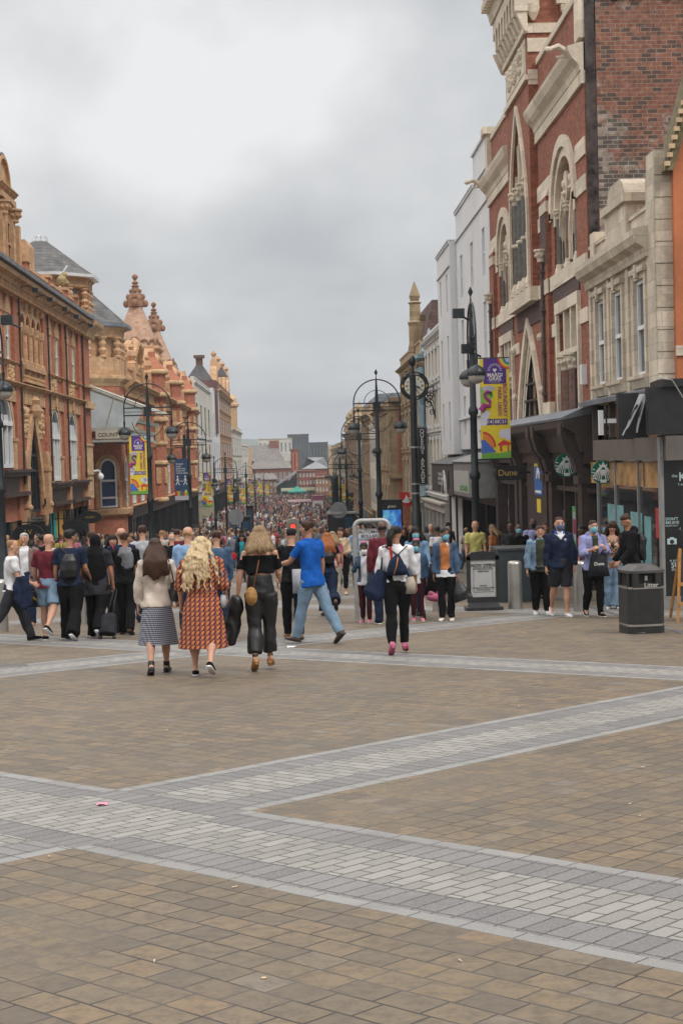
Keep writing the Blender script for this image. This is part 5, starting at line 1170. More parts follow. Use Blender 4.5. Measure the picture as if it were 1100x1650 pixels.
T, F, a, b = far_block('office_tower', 'dark glazed office block rising above the roofs at the foot of the street', 463, 497, 701, 620, fdk, 30, 4, 5, pane=glassb, fm=fdk)
T, F, a, b = far_block('flat_roofed_offices', 'long white and glass office with flat roof in front of the hills', 416, 470, 708, 560, cream, 20, 3, 8)
T, F, a, b = far_block('glazed_bridge_building', 'dark glazed low office block right of the tower', 498, 528, 714, 540, fdk, 20, 3, 6, pane=mat('pale_pane', (.3, .36, .4), .3, .2), fm=fdk)
T, F, a, b = far_block('slate_roofed_warehouse', 'old warehouse with a broad brown stone slate roof', 388, 456, 745, 470, fbr, 26)
far_roof(T, F, a.x, b.x, a.z+.2, at(420, 717, 470).z, 18, fgr, 2)
m = MB(); q = at(441, 712, 470); m.box(F, q.x-1.5, q.x+1.5, a.z+2, q.z+.5, -10, -7); m.build('chimney', fbr, T)
T, F, a, b = far_block('lower_slate_building', 'lower range with pitched slate roof and dark windows', 404, 470, 757, 445, fbr, 16, 2, 9)
far_roof(T, F, a.x, b.x, a.z+.2, at(430, 743, 445).z, 14, fgr, 1)
T, F, a, b = far_block('brick_chimney_stack', 'tall twin red brick chimney stack standing above the slate roofs', 468, 481, 725, 430, fbr, 4, cat='chimney')
m = MB(); m.box(F, a.x+.5, (a.x+b.x)/2-.2, a.z-9, a.z-1, 0, .3); m.box(F, (a.x+b.x)/2+.2, b.x-.4, a.z-9, a.z-1, 0, .3); m.build('flue_panel', mat('pale_red_brick', (.42, .15, .09), .9, .2, 1), T)
T, F, a, b = far_block('grey_roofed_hall', 'brick hall with a pale grey pitched roof behind the bus', 488, 530, 757, 425, fbr, 20, 1, 6)
far_roof(T, F, a.x, b.x, a.z+.2, at(510, 737, 425).z, 20, slate('pale_roof', (.2, .21, .22), (.26, .27, .28)), 6)
T, F, a, b = far_block('red_brick_building', 'red brick building facing up the street behind the green tent', 476, 508, 760, 400, fbr, 10, 4, 6)
T, F, a, b = far_block('dark_glass_canopy_building', 'black glass fronted building with a raking grey roof', 446, 476, 777, 398, mat('black_glass_front', (.02, .025, .035), .2, .3, .3, spec=.8), 10)
m = MB(); pa, pb = at(442, 786, 398), at(478, 762, 398)
m.add([F.P(pa.x, pa.z, .5), F.P(pb.x, pb.z, .5), F.P(pb.x, pb.z, -10), F.P(pa.x, pa.z, -10), F.P(pa.x, pa.z+.7, .5), F.P(pb.x, pb.z+.7, .5), F.P(pb.x, pb.z+.7, -10), F.P(pa.x, pa.z+.7, -10)], [(0, 1, 2, 3), (7, 6, 5, 4), (0, 4, 5, 1), (1, 5, 6, 2), (2, 6, 7, 3), (3, 7, 4, 0)]); m.build('roof', mat('zinc_roof', (.28, .30, .32), .5, .15, .3), T)
m = MB(); m.prism(F, [(pa.x+1, pa.z-1), (pb.x, pa.z-1), (pb.x, pb.z)], -9, -.5); m.build('gable_glazing', MATS['black_glass_front'], T)
T, F, a, b = far_block('brown_brick_building', 'brown brick building closing the street on its right', 508, 534, 770, 395, brnT, 10, 3, 5)
T, F, a, b = far_block('gabled_brick_range', 'dark brick range closing the street on its left', 392, 446, 775, 410, brnT, 12, 3, 9)
far_roof(T, F, a.x, b.x, a.z+.2, at(430, 763, 410).z, 12, fgr, 1)
# flanking blocks beyond the shops so that no open ground shows
for i, (x0, x1, Y, h, lab) in enumerate(((-75, -12.5, 392, 5, 'plain stone block beyond the last shop on the left'), (7.3, 70, 345, 4.5, 'plain stone block beyond the last shop on the right'))):
    T = thing('stone_block', lab, 'building', ((x0+x1)/2, Y, gz(Y))); m = MB(); wbox(m, x0, x1, Y, Y+20, gz(Y)-1, h); m.build('wall', tanP, T)
# ================================================================ STREET FURNITURE
steel = mat('brushed_steel', (0.42, 0.40, 0.37), .38, .12, 3, metal=.85)
galv = mat('galvanised_tube', (0.36, 0.35, 0.34), .5, .15, 4, metal=.4)
bowl = mat('frosted_bowl', (0.42, 0.40, 0.36), .25, .15, 3, spec=.6)
purple = mat('banner_purple', (0.075, 0.025, 0.22), .6, .05); yellow = mat('banner_yellow', (0.72, 0.56, 0.03), .6, .05)
whitb = mat('print_white', (0.72, 0.72, 0.72), .6, .04); magen = mat('banner_magenta', (0.30, 0.02, 0.20), .6, .05)
cols = [mat('banner_'+n, c, .6, .04) for n, c in (('red', (.55, .04, .04)), ('orange', (.68, .22, .03)), ('lemon', (.75, .62, .05)), ('green', (.08, .36, .08)), ('blue', (.05, .14, .5)))]
def make_lamp(label, loc, rot=0.0):
    T = thing('street_lamp', label, 'street lamp', (0, 0, 0), 'arched black street lamps along the street')
    m = MB(); m.lathe((0, 0, 0), [(.2, -.4), (.2, .25), (.16, .35), (.13, 1.3), (.11, 1.35), (.10, 2.9), (.14, 2.95), (.15, 3.05), (.10, 3.15), (.09, 4.6), (.13, 4.65), (.13, 4.75), (.085, 4.85), (.065, 6.9), (.03, 7.55), (.012, 7.75)], 12)
    m.lathe((0, 0, 7.72), [(.01, 0), (.07, .12), (.01, .26)], 4); m.build('pole', iron, T, True)
    m = MB()
    pts = [(-.92, 0, 6.0)]+[(.92*math.cos(PI-PI*i/20), 0, 6.65+.92*math.sin(PI*i/20)) for i in range(21)]+[(.92, 0, 6.0)]
    m.tube(pts, .026, 7); m.build('outer_arch', iron, T, True)
    m = MB(); m.tube([(.5*math.cos(PI-PI*i/14), 0, 6.65+.5*math.sin(PI*i/14)) for i in range(15)], .013, 6); m.build('inner_arch', iron, T, True)
    m = MB(); wbox(m, -.92, .92, -.02, .02, 6.61, 6.66); wbox(m, -.92, .92, -.02, .02, 6.32, 6.37); wbox(m, -.92, .92, -.012, .012, 6.47, 6.49); wbox(m, -.14, .14, -.07, .07, 6.3, 6.68); m.build('crossbar', iron, T)
    for s in (-1, 1):
        m = MB(); m.tube([(s*.07, 0, 5.5)]+[(s*(.07+.55*math.sin(a)), 0, 5.5+.7*(1-math.cos(a))) for a in np.linspace(.15, 1.4, 8)], .014, 6); m.build('brace', iron, T, True)
        m = MB(); m.lathe((s*.92, 0, 5.62), [(.235, -.02), (.25, 0), (.235, .1), (.17, .19), (.06, .25), (.035, .27), (.045, .5)], 16)
        m.tube([(s*.92+.29*math.cos(PI*i/10), 0, 5.62+.27*math.sin(PI*i/10)) for i in range(11)], .013, 6); h = m.build('lamp_head', iron, T, True)
        m = MB(); m.lathe((s*.92, 0, 5.60), [(.22, 0), (.2, -.1), (.13, -.18), (.02, -.21)], 14); m.build('lamp_bowl', bowl, h, True)
    T.location = loc; T.rotation_euler.z = rot; return T
def gp(px, py, Y): q = at(px, py, Y); return (q.x, Y, gz(Y))
lamp0 = make_lamp('arched twin-headed lamp holding the yellow banner before the columned turret', gp(241, 750, 59.5))
def lamp(label, px, Y, rot=0.0, py=750, sc=1.0):
    c = copy_tree(lamp0); c.location = gp(px, py, Y); c.rotation_euler.z = rot; c['label'] = label; c.scale = (sc, sc, sc); return c
lamp('arched twin-headed lamp holding the navy banner of two walking figures', 305, 81)
lamp('arched lamp beside the black blade sign, third arched one down the left side', 363, 122)
lamp('arched lamp in front of the cream buildings, fourth arched one down the left side', 396, 168)
lamp('nearest arched lamp down the middle right, left of the round clock', 608, 60.3, py=700)
lamp('arched lamp standing in line just left of the one by the clock', 578, 80, py=700)
lamp('arched lamp third in line on the right, small under the curved glass front', 546, 119, py=700)
Lr = lamp('big lamp seen end-on before the white block, holding the largest yellow banner', 763, 40, PI/2, py=700)
Ll = lamp('lamp seen end-on at the left edge of the picture', 2, 40, PI/2, py=800)
lamp('end-on lamp on the left between the navy banner and the black blade sign', 345, 102, PI/2, sc=.85); lamp('end-on lamp far down the left before the cream store', 376, 148, PI/2, sc=.9); lamp('end-on lamp at the far left end of the line', 410, 200, PI/2, sc=.9); lamp('end-on lamp far down on the right with a banner', 541, 154, PI/2, sc=.95)
lamp('farthest lamp on the left, small before the brick gable', 424, 232, PI/2, sc=.9); lamp('far arched lamp on the right in front of the carved stone block', 556, 100, 0.0, py=700, sc=.88)
def spot(label, p, d):
    m = MB(); d = Vector(d).normalized(); m.box(Fr((p[0], p[1]), (1, 0), (0, -1)), -.15, .15, p[2]-.12, p[2]+.12, -.12, .12); m.tube([Vector(p)+Vector((.12, 0, -.1)), Vector(p)+Vector((.36, 0, -.22))], .03, 5)
    return tag(rebase(m.build('floodlight', iron), p), label, 'floodlight')
q = at(738, 505, 40); spot('black box floodlight clamped to the big lamp above its glass heads', q, (-1, 0, 0)); q = at(752, 562, 40); spot('small black spotlight on the big lamp just above the banner', q, (-1, 0, 0))
q = at(12, 516, 40); spot('black floodlight on the lamp at the left edge', q, (1, 0, 0))
def make_banner(label, loc, sc=1.0):
    T = thing('street_banner', label, 'banner', (0, 0, 0), 'yellow festival banners on the lamp posts'); F = W0; w_, h = .78, 2.62; F = Fr((0, 0), (1, 0), (0, -1))
    m = MB(); N = 10
    for j in range(N): m.box(F, -w_/2, w_/2, -h+h*j/N, -h+h*(j+1)/N, -.006, .006)
    m = MB(); m.box(F, -w_/2, w_/2, -h, 0, -.008, .008); cl = m.build('cloth', yellow, T)
    m = MB(); m.box(F, -.29, .31, -.66, -.0, .009, .012); pp = m.build('purple_field', purple, T)
    for k, c in enumerate(cols):
        m = MB(); R1 = .30-.038*k; pts = [(w_/2-R1*math.sin(a), -R1*math.cos(a)*.95) for a in np.linspace(0, PI/2, 9)]
        m.prism(F, [(w_/2, 0)]+pts[::-1], .013+.001*k, .0145+.001*k); m.build('rainbow_band', c, T)
    m = MB(); m.prism(F, [(w_/2, 0), (w_/2-.11, 0), (w_/2-.08, -.08), (w_/2, -.11)], .019, .02); m.build('rainbow_band', mat('pale_blue_cloth', (.45, .55, .65), .6, .05), T)
    m = MB()
    for i in range(13):
        a = PI*i/12; m.tube([(.01+.13*math.cos(a), -.016, -.31+.13*math.sin(a)), (.01+.19*math.cos(a), -.016, -.31+.19*math.sin(a))], .006, 4)
    m.prism(F, [(.01, -.36), (.06, -.30), (.055, -.265), (.03, -.26), (.01, -.28), (-.01, -.26), (-.035, -.265), (-.04, -.30)], .013, .018); m.box(F, -.2, .22, -.575, -.57, .013, .015); m.build('heart_and_rays', whitb, pp)
    text('MARDI', .135, whitb, (.01, -.02, -.43), (1, 0, 0), (0, 0, 1), parent=pp, bold=.05); text('GRAS', .135, whitb, (.01, -.02, -.525), (1, 0, 0), (0, 0, 1), parent=pp, bold=.05); text('Proud in our park', .04, whitb, (.01, -.02, -.61), (1, 0, 0), (0, 0, 1), parent=pp, bold=.01)
    text('ROUNDHAY', .155, magen, (.26, -.02, -1.10), (0, 0, -1), (1, 0, 0), parent=T, bold=.035); text('PARK, LEEDS', .135, magen, (.12, -.02, -1.12), (0, 0, -1), (1, 0, 0), parent=T, bold=.03)
    for i, s in enumerate(('14', '08', '21')):
        m = MB(); m.box(F, -.24+.19*i, -.065+.19*i, -1.74, -1.58, .009, .012); b = m.build('date_box', purple, T); text(s, .13, whitb, (-.152+.19*i, -.02, -1.66), (1, 0, 0), (0, 0, 1), parent=b, bold=.03)
    m = MB(); m.prism(F, [(-.385, -.75), (-.2, -.72), (-.06, -.82), (-.04, -1.0), (-.2, -1.15), (-.385, -1.2)], .009, .0105); m.build('leaf_patch', mat('leaf_print', (.25, .42, .08), .6, .1), T)
    m = MB(); m.prism(F, [(-.38, -.76), (-.2, -.7), (0, -.73), (.02, -.78), (-.1, -.86), (-.3, -.83)], .011, .012); m.build('grey_leaf', mat('grey_print', (.42, .42, .48), .6, .1), T)
    m = MB(); m.tube([(-.37, -.016, -1.36), (-.28, -.016, -1.22), (-.14, -.016, -1.24), (-.13, -.016, -1.12), (-.24, -.016, -1.02), (-.27, -.016, -.92), (-.2, -.016, -.86), (-.12, -.016, -.88)], [.09, .075, .05, .04, .036, .036, .04, .03], 6); m.build('wading_bird', magen, T)
    m = MB(); m.tube([(-.13, -.03, -.87), (-.09, -.03, -.93), (-.1, -.03, -.98)], [.03, .02, .006], 5); m.build('bird_beak', mat('ink', (.02, .02, .02), .5, 0), T)
    for cx, cz, r in ((-.3, -1.52, .12), (-.22, -1.45, .09), (-.32, -1.66, .11), (.2, -1.98, .12), (.3, -1.94, .1), (.33, -2.05, .1)):
        m = MB(); n_ = 14; m.prism(F, [(min(.385, max(-.385, cx+r*math.cos(2*PI*i/n_))), cz+r*math.sin(2*PI*i/n_)) for i in range(n_)], .0125, .0135); m.build('cloud', mat('cloud_print', (.6, .61, .68), .6, .05), T)
    for k, c in enumerate((cols[0], cols[1])):
        m = MB(); R1 = .36-.05*k; m.prism(F, [(-.36, -2.4)]+[(-.36+R1*math.cos(a), -2.32+R1*1.15*math.sin(a)) for a in np.linspace(0, PI*.55, 9) if -.36+R1*math.cos(a) > -.39], .009+.002*k, .011+.002*k); m.build('rainbow_arc', c, T)
    m = MB(); m.prism(F, [(-.385, -2.14), (-.3, -2.12), (0, -2.45), (-.385, -2.5)], .0145, .016); m.build('blue_hall', cols[4], T)
    m = MB(); m.prism(F, [(.05, -2.24), (.2, -2.14), (.385, -2.22), (.385, -2.27), (.05, -2.29)], .014, .016); m.box(F, .1, .16, -2.44, -2.28, .014, .015); m.box(F, .3, .34, -2.44, -2.28, .014, .015); m.build('red_bandstand', cols[0], T)
    m = MB(); m.prism(F, [(-.385, -2.62), (.385, -2.62), (.385, -2.42), (.1, -2.49), (-.2, -2.46), (-.385, -2.52)], .017, .018); m.build('grass_print', mat('grass_print', (.14, .36, .05), .6, .1), T)
    for z in (0.02, -h-.02):
        m = MB(); m.tube([(-w_/2-.25, 0, z), (w_/2, 0, z)], .016, 6); m.build('banner_arm', iron, T)
    T.location = loc; T.scale = (sc, sc, sc); return T
q = at(795, 578, 40); ban0 = make_banner('large yellow and purple festival banner on the big lamp, right', (q.x, 39.97, q.z))
def banner(label, px, py, Y, sc=.86):
    c = copy_tree(ban0); q = at(px, py, Y); c.location = q; c.scale = (sc, sc, sc); c['label'] = label; return c
b_ = banner('yellow festival banner on the first arched lamp, over the arched blue window', 222, 703, 59.4); b_.scale = (-.0+.86, .86, .86)
banner('yellow festival banner left of the black blade sign', 333, 762, 102); banner('yellow festival banner before the pale store, second small one on the left', 369, 772, 148); banner('yellow festival banner on the fourth arched lamp', 390, 778, 168)
banner('small yellow banner far down the left, third from the end', 403, 772, 200); banner('small yellow banner far down the left, second from the end', 418, 771, 208); banner('farthest yellow banner on the left', 429, 775, 232)
banner('small yellow banner far down the right, left of the pair', 535.5, 771, 156); banner('small yellow banner far down the right, right of the pair', 550.5, 770, 152)
# navy distancing banner
q = at(291.5, 739, 81); T = thing('street_banner', 'navy banner with two white walking figures kept apart by an arrow', 'banner', (q.x, 80.95, q.z)); F = Fr((q.x, 80.95), (1, 0), (0, -1))
m = MB(); m.box(F, -.36, .36, q.z-2.2, q.z, -.008, .008); m.build('cloth', mat('navy_cloth', (.02, .05, .12), .6, .1), T)
for i, s in enumerate(('Maintain', 'social', 'distancing.', 'Keep two', 'metres apart.')): text(s, .12, whitb, (q.x-.27, 80.93, q.z-.28-.12*i), (1, 0, 0), (0, 0, 1), parent=T, align='LEFT', bold=.01)
for s in (-1, 1):
    m = MB(); c = (q.x+s*.2, 80.93, q.z-1.15); m.ball((c[0], c[1], c[2]+.2), .045, 7); m.tube([(c[0], c[1], c[2]+.14), (c[0], c[1], c[2]-.05)], .03, 5)
    for d in (-1, 1): m.tube([(c[0], c[1], c[2]-.05), (c[0]+d*.09, c[1], c[2]-.25)], .02, 5); m.tube([(c[0], c[1], c[2]+.1), (c[0]+d*.08, c[1], c[2]-.02)], .015, 5)
    m.build('walking_figure', whitb, T)
m = MB(); m.tube([(q.x-.09, 80.93, q.z-1.2), (q.x+.09, 80.93, q.z-1.2)], .012, 4); m.build('arrow', whitb, T)
rr = random.Random(3)
for k in range(9): m = MB(); cx = q.x-.3+.075*k; m.box(F, cx-q.x-.05, cx-q.x+.05, q.z-2.0, q.z-1.8+rr.random()*.15, .009, .012); m.build('city_print', cols[k % 5], T)
m = MB(); m.box(F, -.36, .36, q.z-2.2, q.z-1.98, .013, .016); m.build('grey_strip', mat('grey_print', (.4, .4, .45), .6, .1), T)
# thick camera mast
c = gp(671, 850, 56); T = thing('camera_mast', 'thick black tapering mast in front of the clock and the vertical arcade sign', 'mast', c)
m = MB(); m.lathe(c, [(.21, -.4), (.2, .5), (.19, 2.2), (.155, 2.25), (.14, 3.5), (.125, 5.6), (.115, 7.3), (.06, 7.32), (.06, 7.6), (.05, 7.62)], 12); m.build('mast', iron, T, True)
m = MB(); m.lathe((c[0], c[1], c[2]+7.6), [(.05, 0), (.12, .1), (.14, .25), (.08, .35), (.03, .4)], 10); m.tube([(c[0], c[1], c[2]+7.2), (c[0]-.25, c[1], c[2]+7.25)], .03, 5); m.ball((c[0]-.28, c[1], c[2]+7.2), .09, 8); m.build('camera', iron, T, True)
m = MB(); 
for z in (2.9, 4.6, 3.25): m.lathe((c[0], c[1], c[2]+z), [(.165, 0), (.165, .06)], 12)
m.build('steel_band', galv, T)
# clock on its scrolled bracket
q = at(667, 622, 80); F = Fr((q.x, 80), (1, 0), (0, -1)); T = thing('street_clock', 'round black-rimmed street clock with cream dial on a scrolled iron bracket', 'clock', q); disc = lambda r, n=36: [(r*math.cos(2*PI*i/n), q.z+r*math.sin(2*PI*i/n)) for i in range(n)]
m = MB(); m.prism(F, disc(.72), -.2, .15); m.tube([(q.x+.72*math.cos(2*PI*i/30), 79.85, q.z+.72*math.sin(2*PI*i/30)) for i in range(30)], .045, 6, True); m.build('case', blacksh, T)
m = MB(); m.prism(F, disc(.53), .15, .165); m.build('dial', mat('cream_dial', (.74, .70, .58), .4, .08, 2), T)
m = MB(); m.prism(F, disc(.27), .165, .17); m.build('dial_centre', mat('grey_dial', (.55, .55, .55), .4, .05), T)
m = MB()
for i in range(12):
    a = 2*PI*i/12; dx, dz = math.sin(a), math.cos(a)
    for e in ((-.03, .03) if i % 3 else (-.045, 0, .045)):
        m.tube([(q.x+dx*.34-dz*e, 79.83, q.z+dz*.34+dx*e), (q.x+dx*.49-dz*e, 79.83, q.z+dz*.49+dx*e)], .012, 4)
m.build('numeral', blacksh, T)
m = MB(); m.tube([(q.x, 79.8, q.z), (q.x+.3, 79.8, q.z-.12)], [.05, .03], 5); m.build('hour_hand', blacksh, T); m = MB(); m.tube([(q.x, 79.79, q.z), (q.x+.18, 79.79, q.z-.4)], [.025, .012], 5); m.build('minute_hand', blacksh, T)
m = MB()
for s in (-1, 1): m.prism(F, [(s*.57, q.z), (s*.63, q.z+.1), (s*.7, q.z), (s*.63, q.z-.1)], .15, .18)
m.build('gilt_diamond', MATS['gilt'], T)
for zz, s in ((.61, 'JOHN DYSON'), (-.66, 'LEEDS')):
    for i, ch in enumerate(s):
        a = (i-(len(s)-1)/2)*.13*(1 if zz > 0 else -1); R_ = .625
        text(ch, .15, whitb, (q.x+R_*math.sin(a)*1, 79.83, q.z+R_*math.cos(a)*(1 if zz > 0 else -1)), (math.cos(a), 0, -math.sin(a)*(1 if zz > 0 else -1)), (math.sin(a)*(1 if zz > 0 else -1), 0, math.cos(a)), parent=T, bold=.02) if False else None
    text(s.split()[-1], .15, whitb, (q.x, 79.83, q.z+zz), (1, 0, 0), (0, 0, 1), parent=T, bold=.02)
m = MB(); wx = RX
def scroll(c, r, t0, t1, sgn=1, n=26): return [(c[0]+r*(1-.75*i/n)*math.cos(t0+(t1-t0)*i/n), 80, c[1]+sgn*r*(1-.75*i/n)*math.sin(t0+(t1-t0)*i/n)) for i in range(n+1)]
m.tube([(wx, 80, q.z+.1), (wx, 80, q.z-1.8)], .035, 5); m.tube([(q.x+.5, 80, q.z-.55), (q.x+.9, 80, q.z-1.0), (wx, 80, q.z-1.75)], .035, 5); m.tube([(q.x+.7, 80, q.z-.1), (wx, 80, q.z-.05)], .035, 5)
for c_, r in (((q.x+.78, q.z-.62), .3), ((wx-.22, q.z-.5), .26), ((wx-.35, q.z-.95), .28), ((wx-.16, q.z-1.4), .18), ((q.x+.45, q.z-.85), .18)): m.tube(scroll(c_, r, 0, 9), .024, 5); m.tube(scroll((c_[0]+.05, c_[1]), r*.6, 3, 10, -1), .018, 5)
m.build('bracket', iron, T)
# vertical arcade sign
q = at(680, 735, 84); T = thing('arcade_sign', 'tall narrow black sign with vertical white letters QUEENS ARCADE', 'sign', q); F = Fr((q.x, 84), (1, 0), (0, -1))
m = MB(); m.box(F, -.30, .30, q.z-1.62, q.z+1.62, -.1, .1); m.box(F, .3, RX-q.x, q.z+1.1, q.z+1.15, -.02, .02); m.box(F, .3, RX-q.x, q.z-1.1, q.z-1.05, -.02, .02); b = m.build('sign_board', blacksh, T)
m = MB()
for a0, a1, z0, z1 in ((-.27, .27, 1.56, 1.585), (-.27, .27, -1.585, -1.56), (-.27, -.25, -1.56, 1.56), (.25, .27, -1.56, 1.56)): m.box(F, a0, a1, q.z+z0, q.z+z1, .102, .112)
m.build('border', galv, b)
for i, ch in enumerate("QUEENS ARCADE"):
    if ch != ' ': text(ch, .31, whitb, (q.x, 83.88, q.z+1.37-.228*i), (1, 0, 0), (0, 0, 1), parent=b, bold=.015)
# ---------------------------------------------------------------- near things on the right
def bollard(label, px, py):
    p = atg(px, py); m = MB(); m.lathe(p, [(.145, -.1), (.145, .91), (.135, .955), (.1, .975), (.01, .98)], 24)
    o = m.build('bollard', steel, None, True); rebase(o, p); m2 = MB(); m2.lathe(p, [(.147, .86), (.1475, .865), (.147, .87)], 24); return tag(o, label, 'bollard', 'steel bollards across the street')
bollard('brushed steel bollard between the notice board and the couple', 830, 981); bollard('brushed steel bollard beside the woman with the dark carrier bag', 936, 985); bollard('brushed steel bollard behind the schoolgirl and the woman in orange', 708, 985)
bollard('brushed steel bollard at the left edge of the picture', 2, 1018); bollard('brushed steel bollard between the two men with backpacks, left', 131, 1006)
p = atg(1033, 1019); T = thing('litter_bin', 'black eight-sided litter bin with a hooded top and the word Litter', 'bin', p)
def octa(hw, ch): return [(-hw+ch, -hw), (hw-ch, -hw), (hw, -hw+ch), (hw, hw-ch), (hw-ch, hw), (-hw+ch, hw), (-hw, hw-ch), (-hw, -hw+ch)]
def octbox(m, c, hw, ch, z0, z1, hw1=None):
    a = octa(hw, ch); b = octa(hw1 or hw, ch*(hw1 or hw)/hw); ca, sa = math.cos(.12), math.sin(.12)
    vs = [(c[0]+x*ca-y*sa, c[1]+x*sa+y*ca, c[2]+z0) for x, y in a]+[(c[0]+x*ca-y*sa, c[1]+x*sa+y*ca, c[2]+z1) for x, y in b]
    m.add(vs, [tuple(range(8)), tuple(range(15, 7, -1))]+[(i, i+8, (i+1) % 8+8, (i+1) % 8) for i in range(8)])
binp = mat('bin_black_plastic', (0.018, 0.018, 0.019), .45, .25, 6, bump=.1); bing = mat('bin_corner_grey', (0.06, 0.058, 0.055), .5, .3, 5)
m = MB(); octbox(m, p, .29, .08, -.02, .70); m.build('body', binp, T)
m = MB(); ca, sa = math.cos(.12), math.sin(.12)
Fb = Fr((p.x+.30*sa-.0, p.y-.30*ca), (ca, sa), (sa, -ca))
for x, y in octa(.27, .06)[::2]+octa(.27, .06)[1::2]: m.tube([(p.x+x*ca-y*sa, p.y+x*sa+y*ca, p.z+.70), (p.x+x*ca-y*sa, p.y+x*sa+y*ca, p.z+.97)], .025, 5)
m.box(Fb, -.22, -.13, p.z+.72, p.z+.96, -.03, .0); m.box(Fb, .13, .22, p.z+.72, p.z+.96, -.03, 0); m.box(Fb, -.13, .13, p.z+.72, p.z+.78, -.03, 0); m.build('hood_post', binp, T)
m = MB(); octbox(m, p, .24, .06, .70, .94); m.build('inner_liner', darkin, T)
m = MB(); octbox(m, p, .305, .085, .94, .98); octbox(m, p, .30, .085, .98, 1.06, .16); m.build('lid', bing, T)
m = MB(); octbox(m, p, .296, .082, .125, .155); octbox(m, p, .296, .082, .70, .73); m.build('silver_band', steel, T)
text('Litter', .10, mat('pale_lettering', (.5, .49, .46), .5, 0), Fb.P(.06, p.z+.755, .006), (ca, sa, 0), (0, 0, 1), parent=T, bold=.015)
m = MB(); m.box(Fb, -.04, .0, p.z+.83, p.z+.90, .0, .008); m.build('ashtray_slot', steel, T)
# crumpled paper by the bin, other scraps
def scrap(px, py, col, label, s=.05):
    q = atg(px, py); m = MB(); r = random.Random(px); vs = [(q.x+s*(i-1.5)*1.1, q.y+s*(j-1)*1.5, q.z+.004+r.random()*s*.5) for j in range(3) for i in range(4)]
    m.add(vs, [(j*4+i, j*4+i+1, j*4+i+5, j*4+i+4) for j in range(2) for i in range(3)]); o = m.build('paper_scrap', col); tag(rebase(o, q), label, 'litter')
scrap(1029, 1021, whitb, 'crumpled white paper lying at the foot of the litter bin'); scrap(165, 1297, mat('pink_paper', (.75, .25, .35), .7, .05), 'small pink paper lying on the crossing of the grey bands', .022); scrap(470, 1043, whitb, 'white scrap of paper behind the woman with the straw bag', .04)
scrap(425, 1577, mat('leaf_dry', (.5, .35, .2), .8, .1), 'tiny dry leaf on the buff paving, bottom middle', .006)
rl = random.Random(5)
for k in range(22):
    y = rl.uniform(6, 22); x = rl.uniform(-.2*y, .24*y); m = MB(); a = rl.uniform(0, 6); c = (x, y, gz(y)+.006); L = rl.uniform(.008, .016); m.tube([(c[0]-L*math.cos(a), c[1]-L*math.sin(a), c[2]), (c[0]+L*math.cos(a), c[1]+L*math.sin(a), c[2])], .004, 5)
    tag(rebase(m.build('cigarette_end', mat('paper_stub', (.5, .42, .32), .8, .1)), c), 'tiny pale cigarette end dropped on the open paving', 'litter', 'cigarette ends on the paving')
# notice board
p = atg(779, 983); T = thing('notice_board', 'black framed pavement sign reading NOW OPEN on a wide base', 'sign', p); F = Fr((p.x, p.y), (1, 0), (0, -1)); z = p.z
m = MB(); m.box(F, -.37, .37, z, z+.07, -.28, .24); m.prof(F, -.3, .3, [(-.2, z+.07), (.2, z+.07), (.06, z+.16), (-.06, z+.16)]); m.build('base', binp, T)
m = MB(); m.box(F, -.33, .33, z+.16, z+.27, -.05, .05); m.box(F, -.33, -.255, z+.27, z+1.1, -.05, .05); m.box(F, .255, .33, z+.27, z+1.1, -.05, .05)
m.prism(F, [(-.33, z+1.02), (.33, z+1.02), (.33, z+1.12), (.22, z+1.18), (0, z+1.2), (-.22, z+1.18), (-.33, z+1.12)], -.05, .05); m.build('frame', binp, T)
m = MB(); m.box(F, -.255, .255, z+.27, z+1.02, -.03, .03); ps = m.build('poster', mat('grey_white_poster', (.40, .40, .39), .5, .06), T)
ink = MATS['ink']; Y_ = p.y-.036
text('NOW OPEN!', .085, ink, (p.x, Y_, z+.91), (1, 0, 0), (0, 0, 1), parent=ps, bold=.04)
for s, zz, b in (('BY APPOINTMENT ONLY', .835, 0), ('RESERVATION', .79, .03), ('SCAN ME', .50, .03), ('TO BOOK AN APPOINTMENT', .455, 0), ('WITH US ONLINE', .415, 0)): text(s, .034, ink, (p.x, Y_, z+zz), (1, 0, 0), (0, 0, 1), parent=ps, bold=b)
m = MB()
for a0, a1, z0, z1 in ((-.19, .19, .862, .868), (-.19, .19, .37, .376), (-.196, -.19, .37, .868), (.19, .196, .37, .868)): m.box(F, a0, a1, z+z0, z+z1, .031, .036)
m.build('printed_border', ink, ps)
# utility cabinet
a = at(803, 965, 33.2); b = at(856, 965, 33.2); T = thing('utility_cabinet', 'dark grey steel utility cabinet with a flat lid behind the notice board', 'cabinet', ((a.x+b.x)/2, 33.6, gz(33.4))); F = Fr((0, 33.2), (1, 0), (0, -1))
m = MB(); m.box(F, a.x, b.x, gz(33.2)-.1, -.36, -1.0, 0); m.build('body', mat('cabinet_grey', (.035, .045, .05), .45, .2, 2), T, bevel=.01)
m = MB(); m.box(F, a.x-.03, b.x+.03, -.36, -.31, -1.03, .03); m.build('lid', mat('cabinet_lid', (.05, .06, .065), .4, .2, 2), T); m = MB(); m.box(F, (a.x+b.x)/2-.005, (a.x+b.x)/2+.005, gz(33.2), -.37, .001, .006); m.box(F, (a.x+b.x)/2+.03, (a.x+b.x)/2+.06, -.8, -.7, .001, .02); m.build('door_seam', blacksh, T)
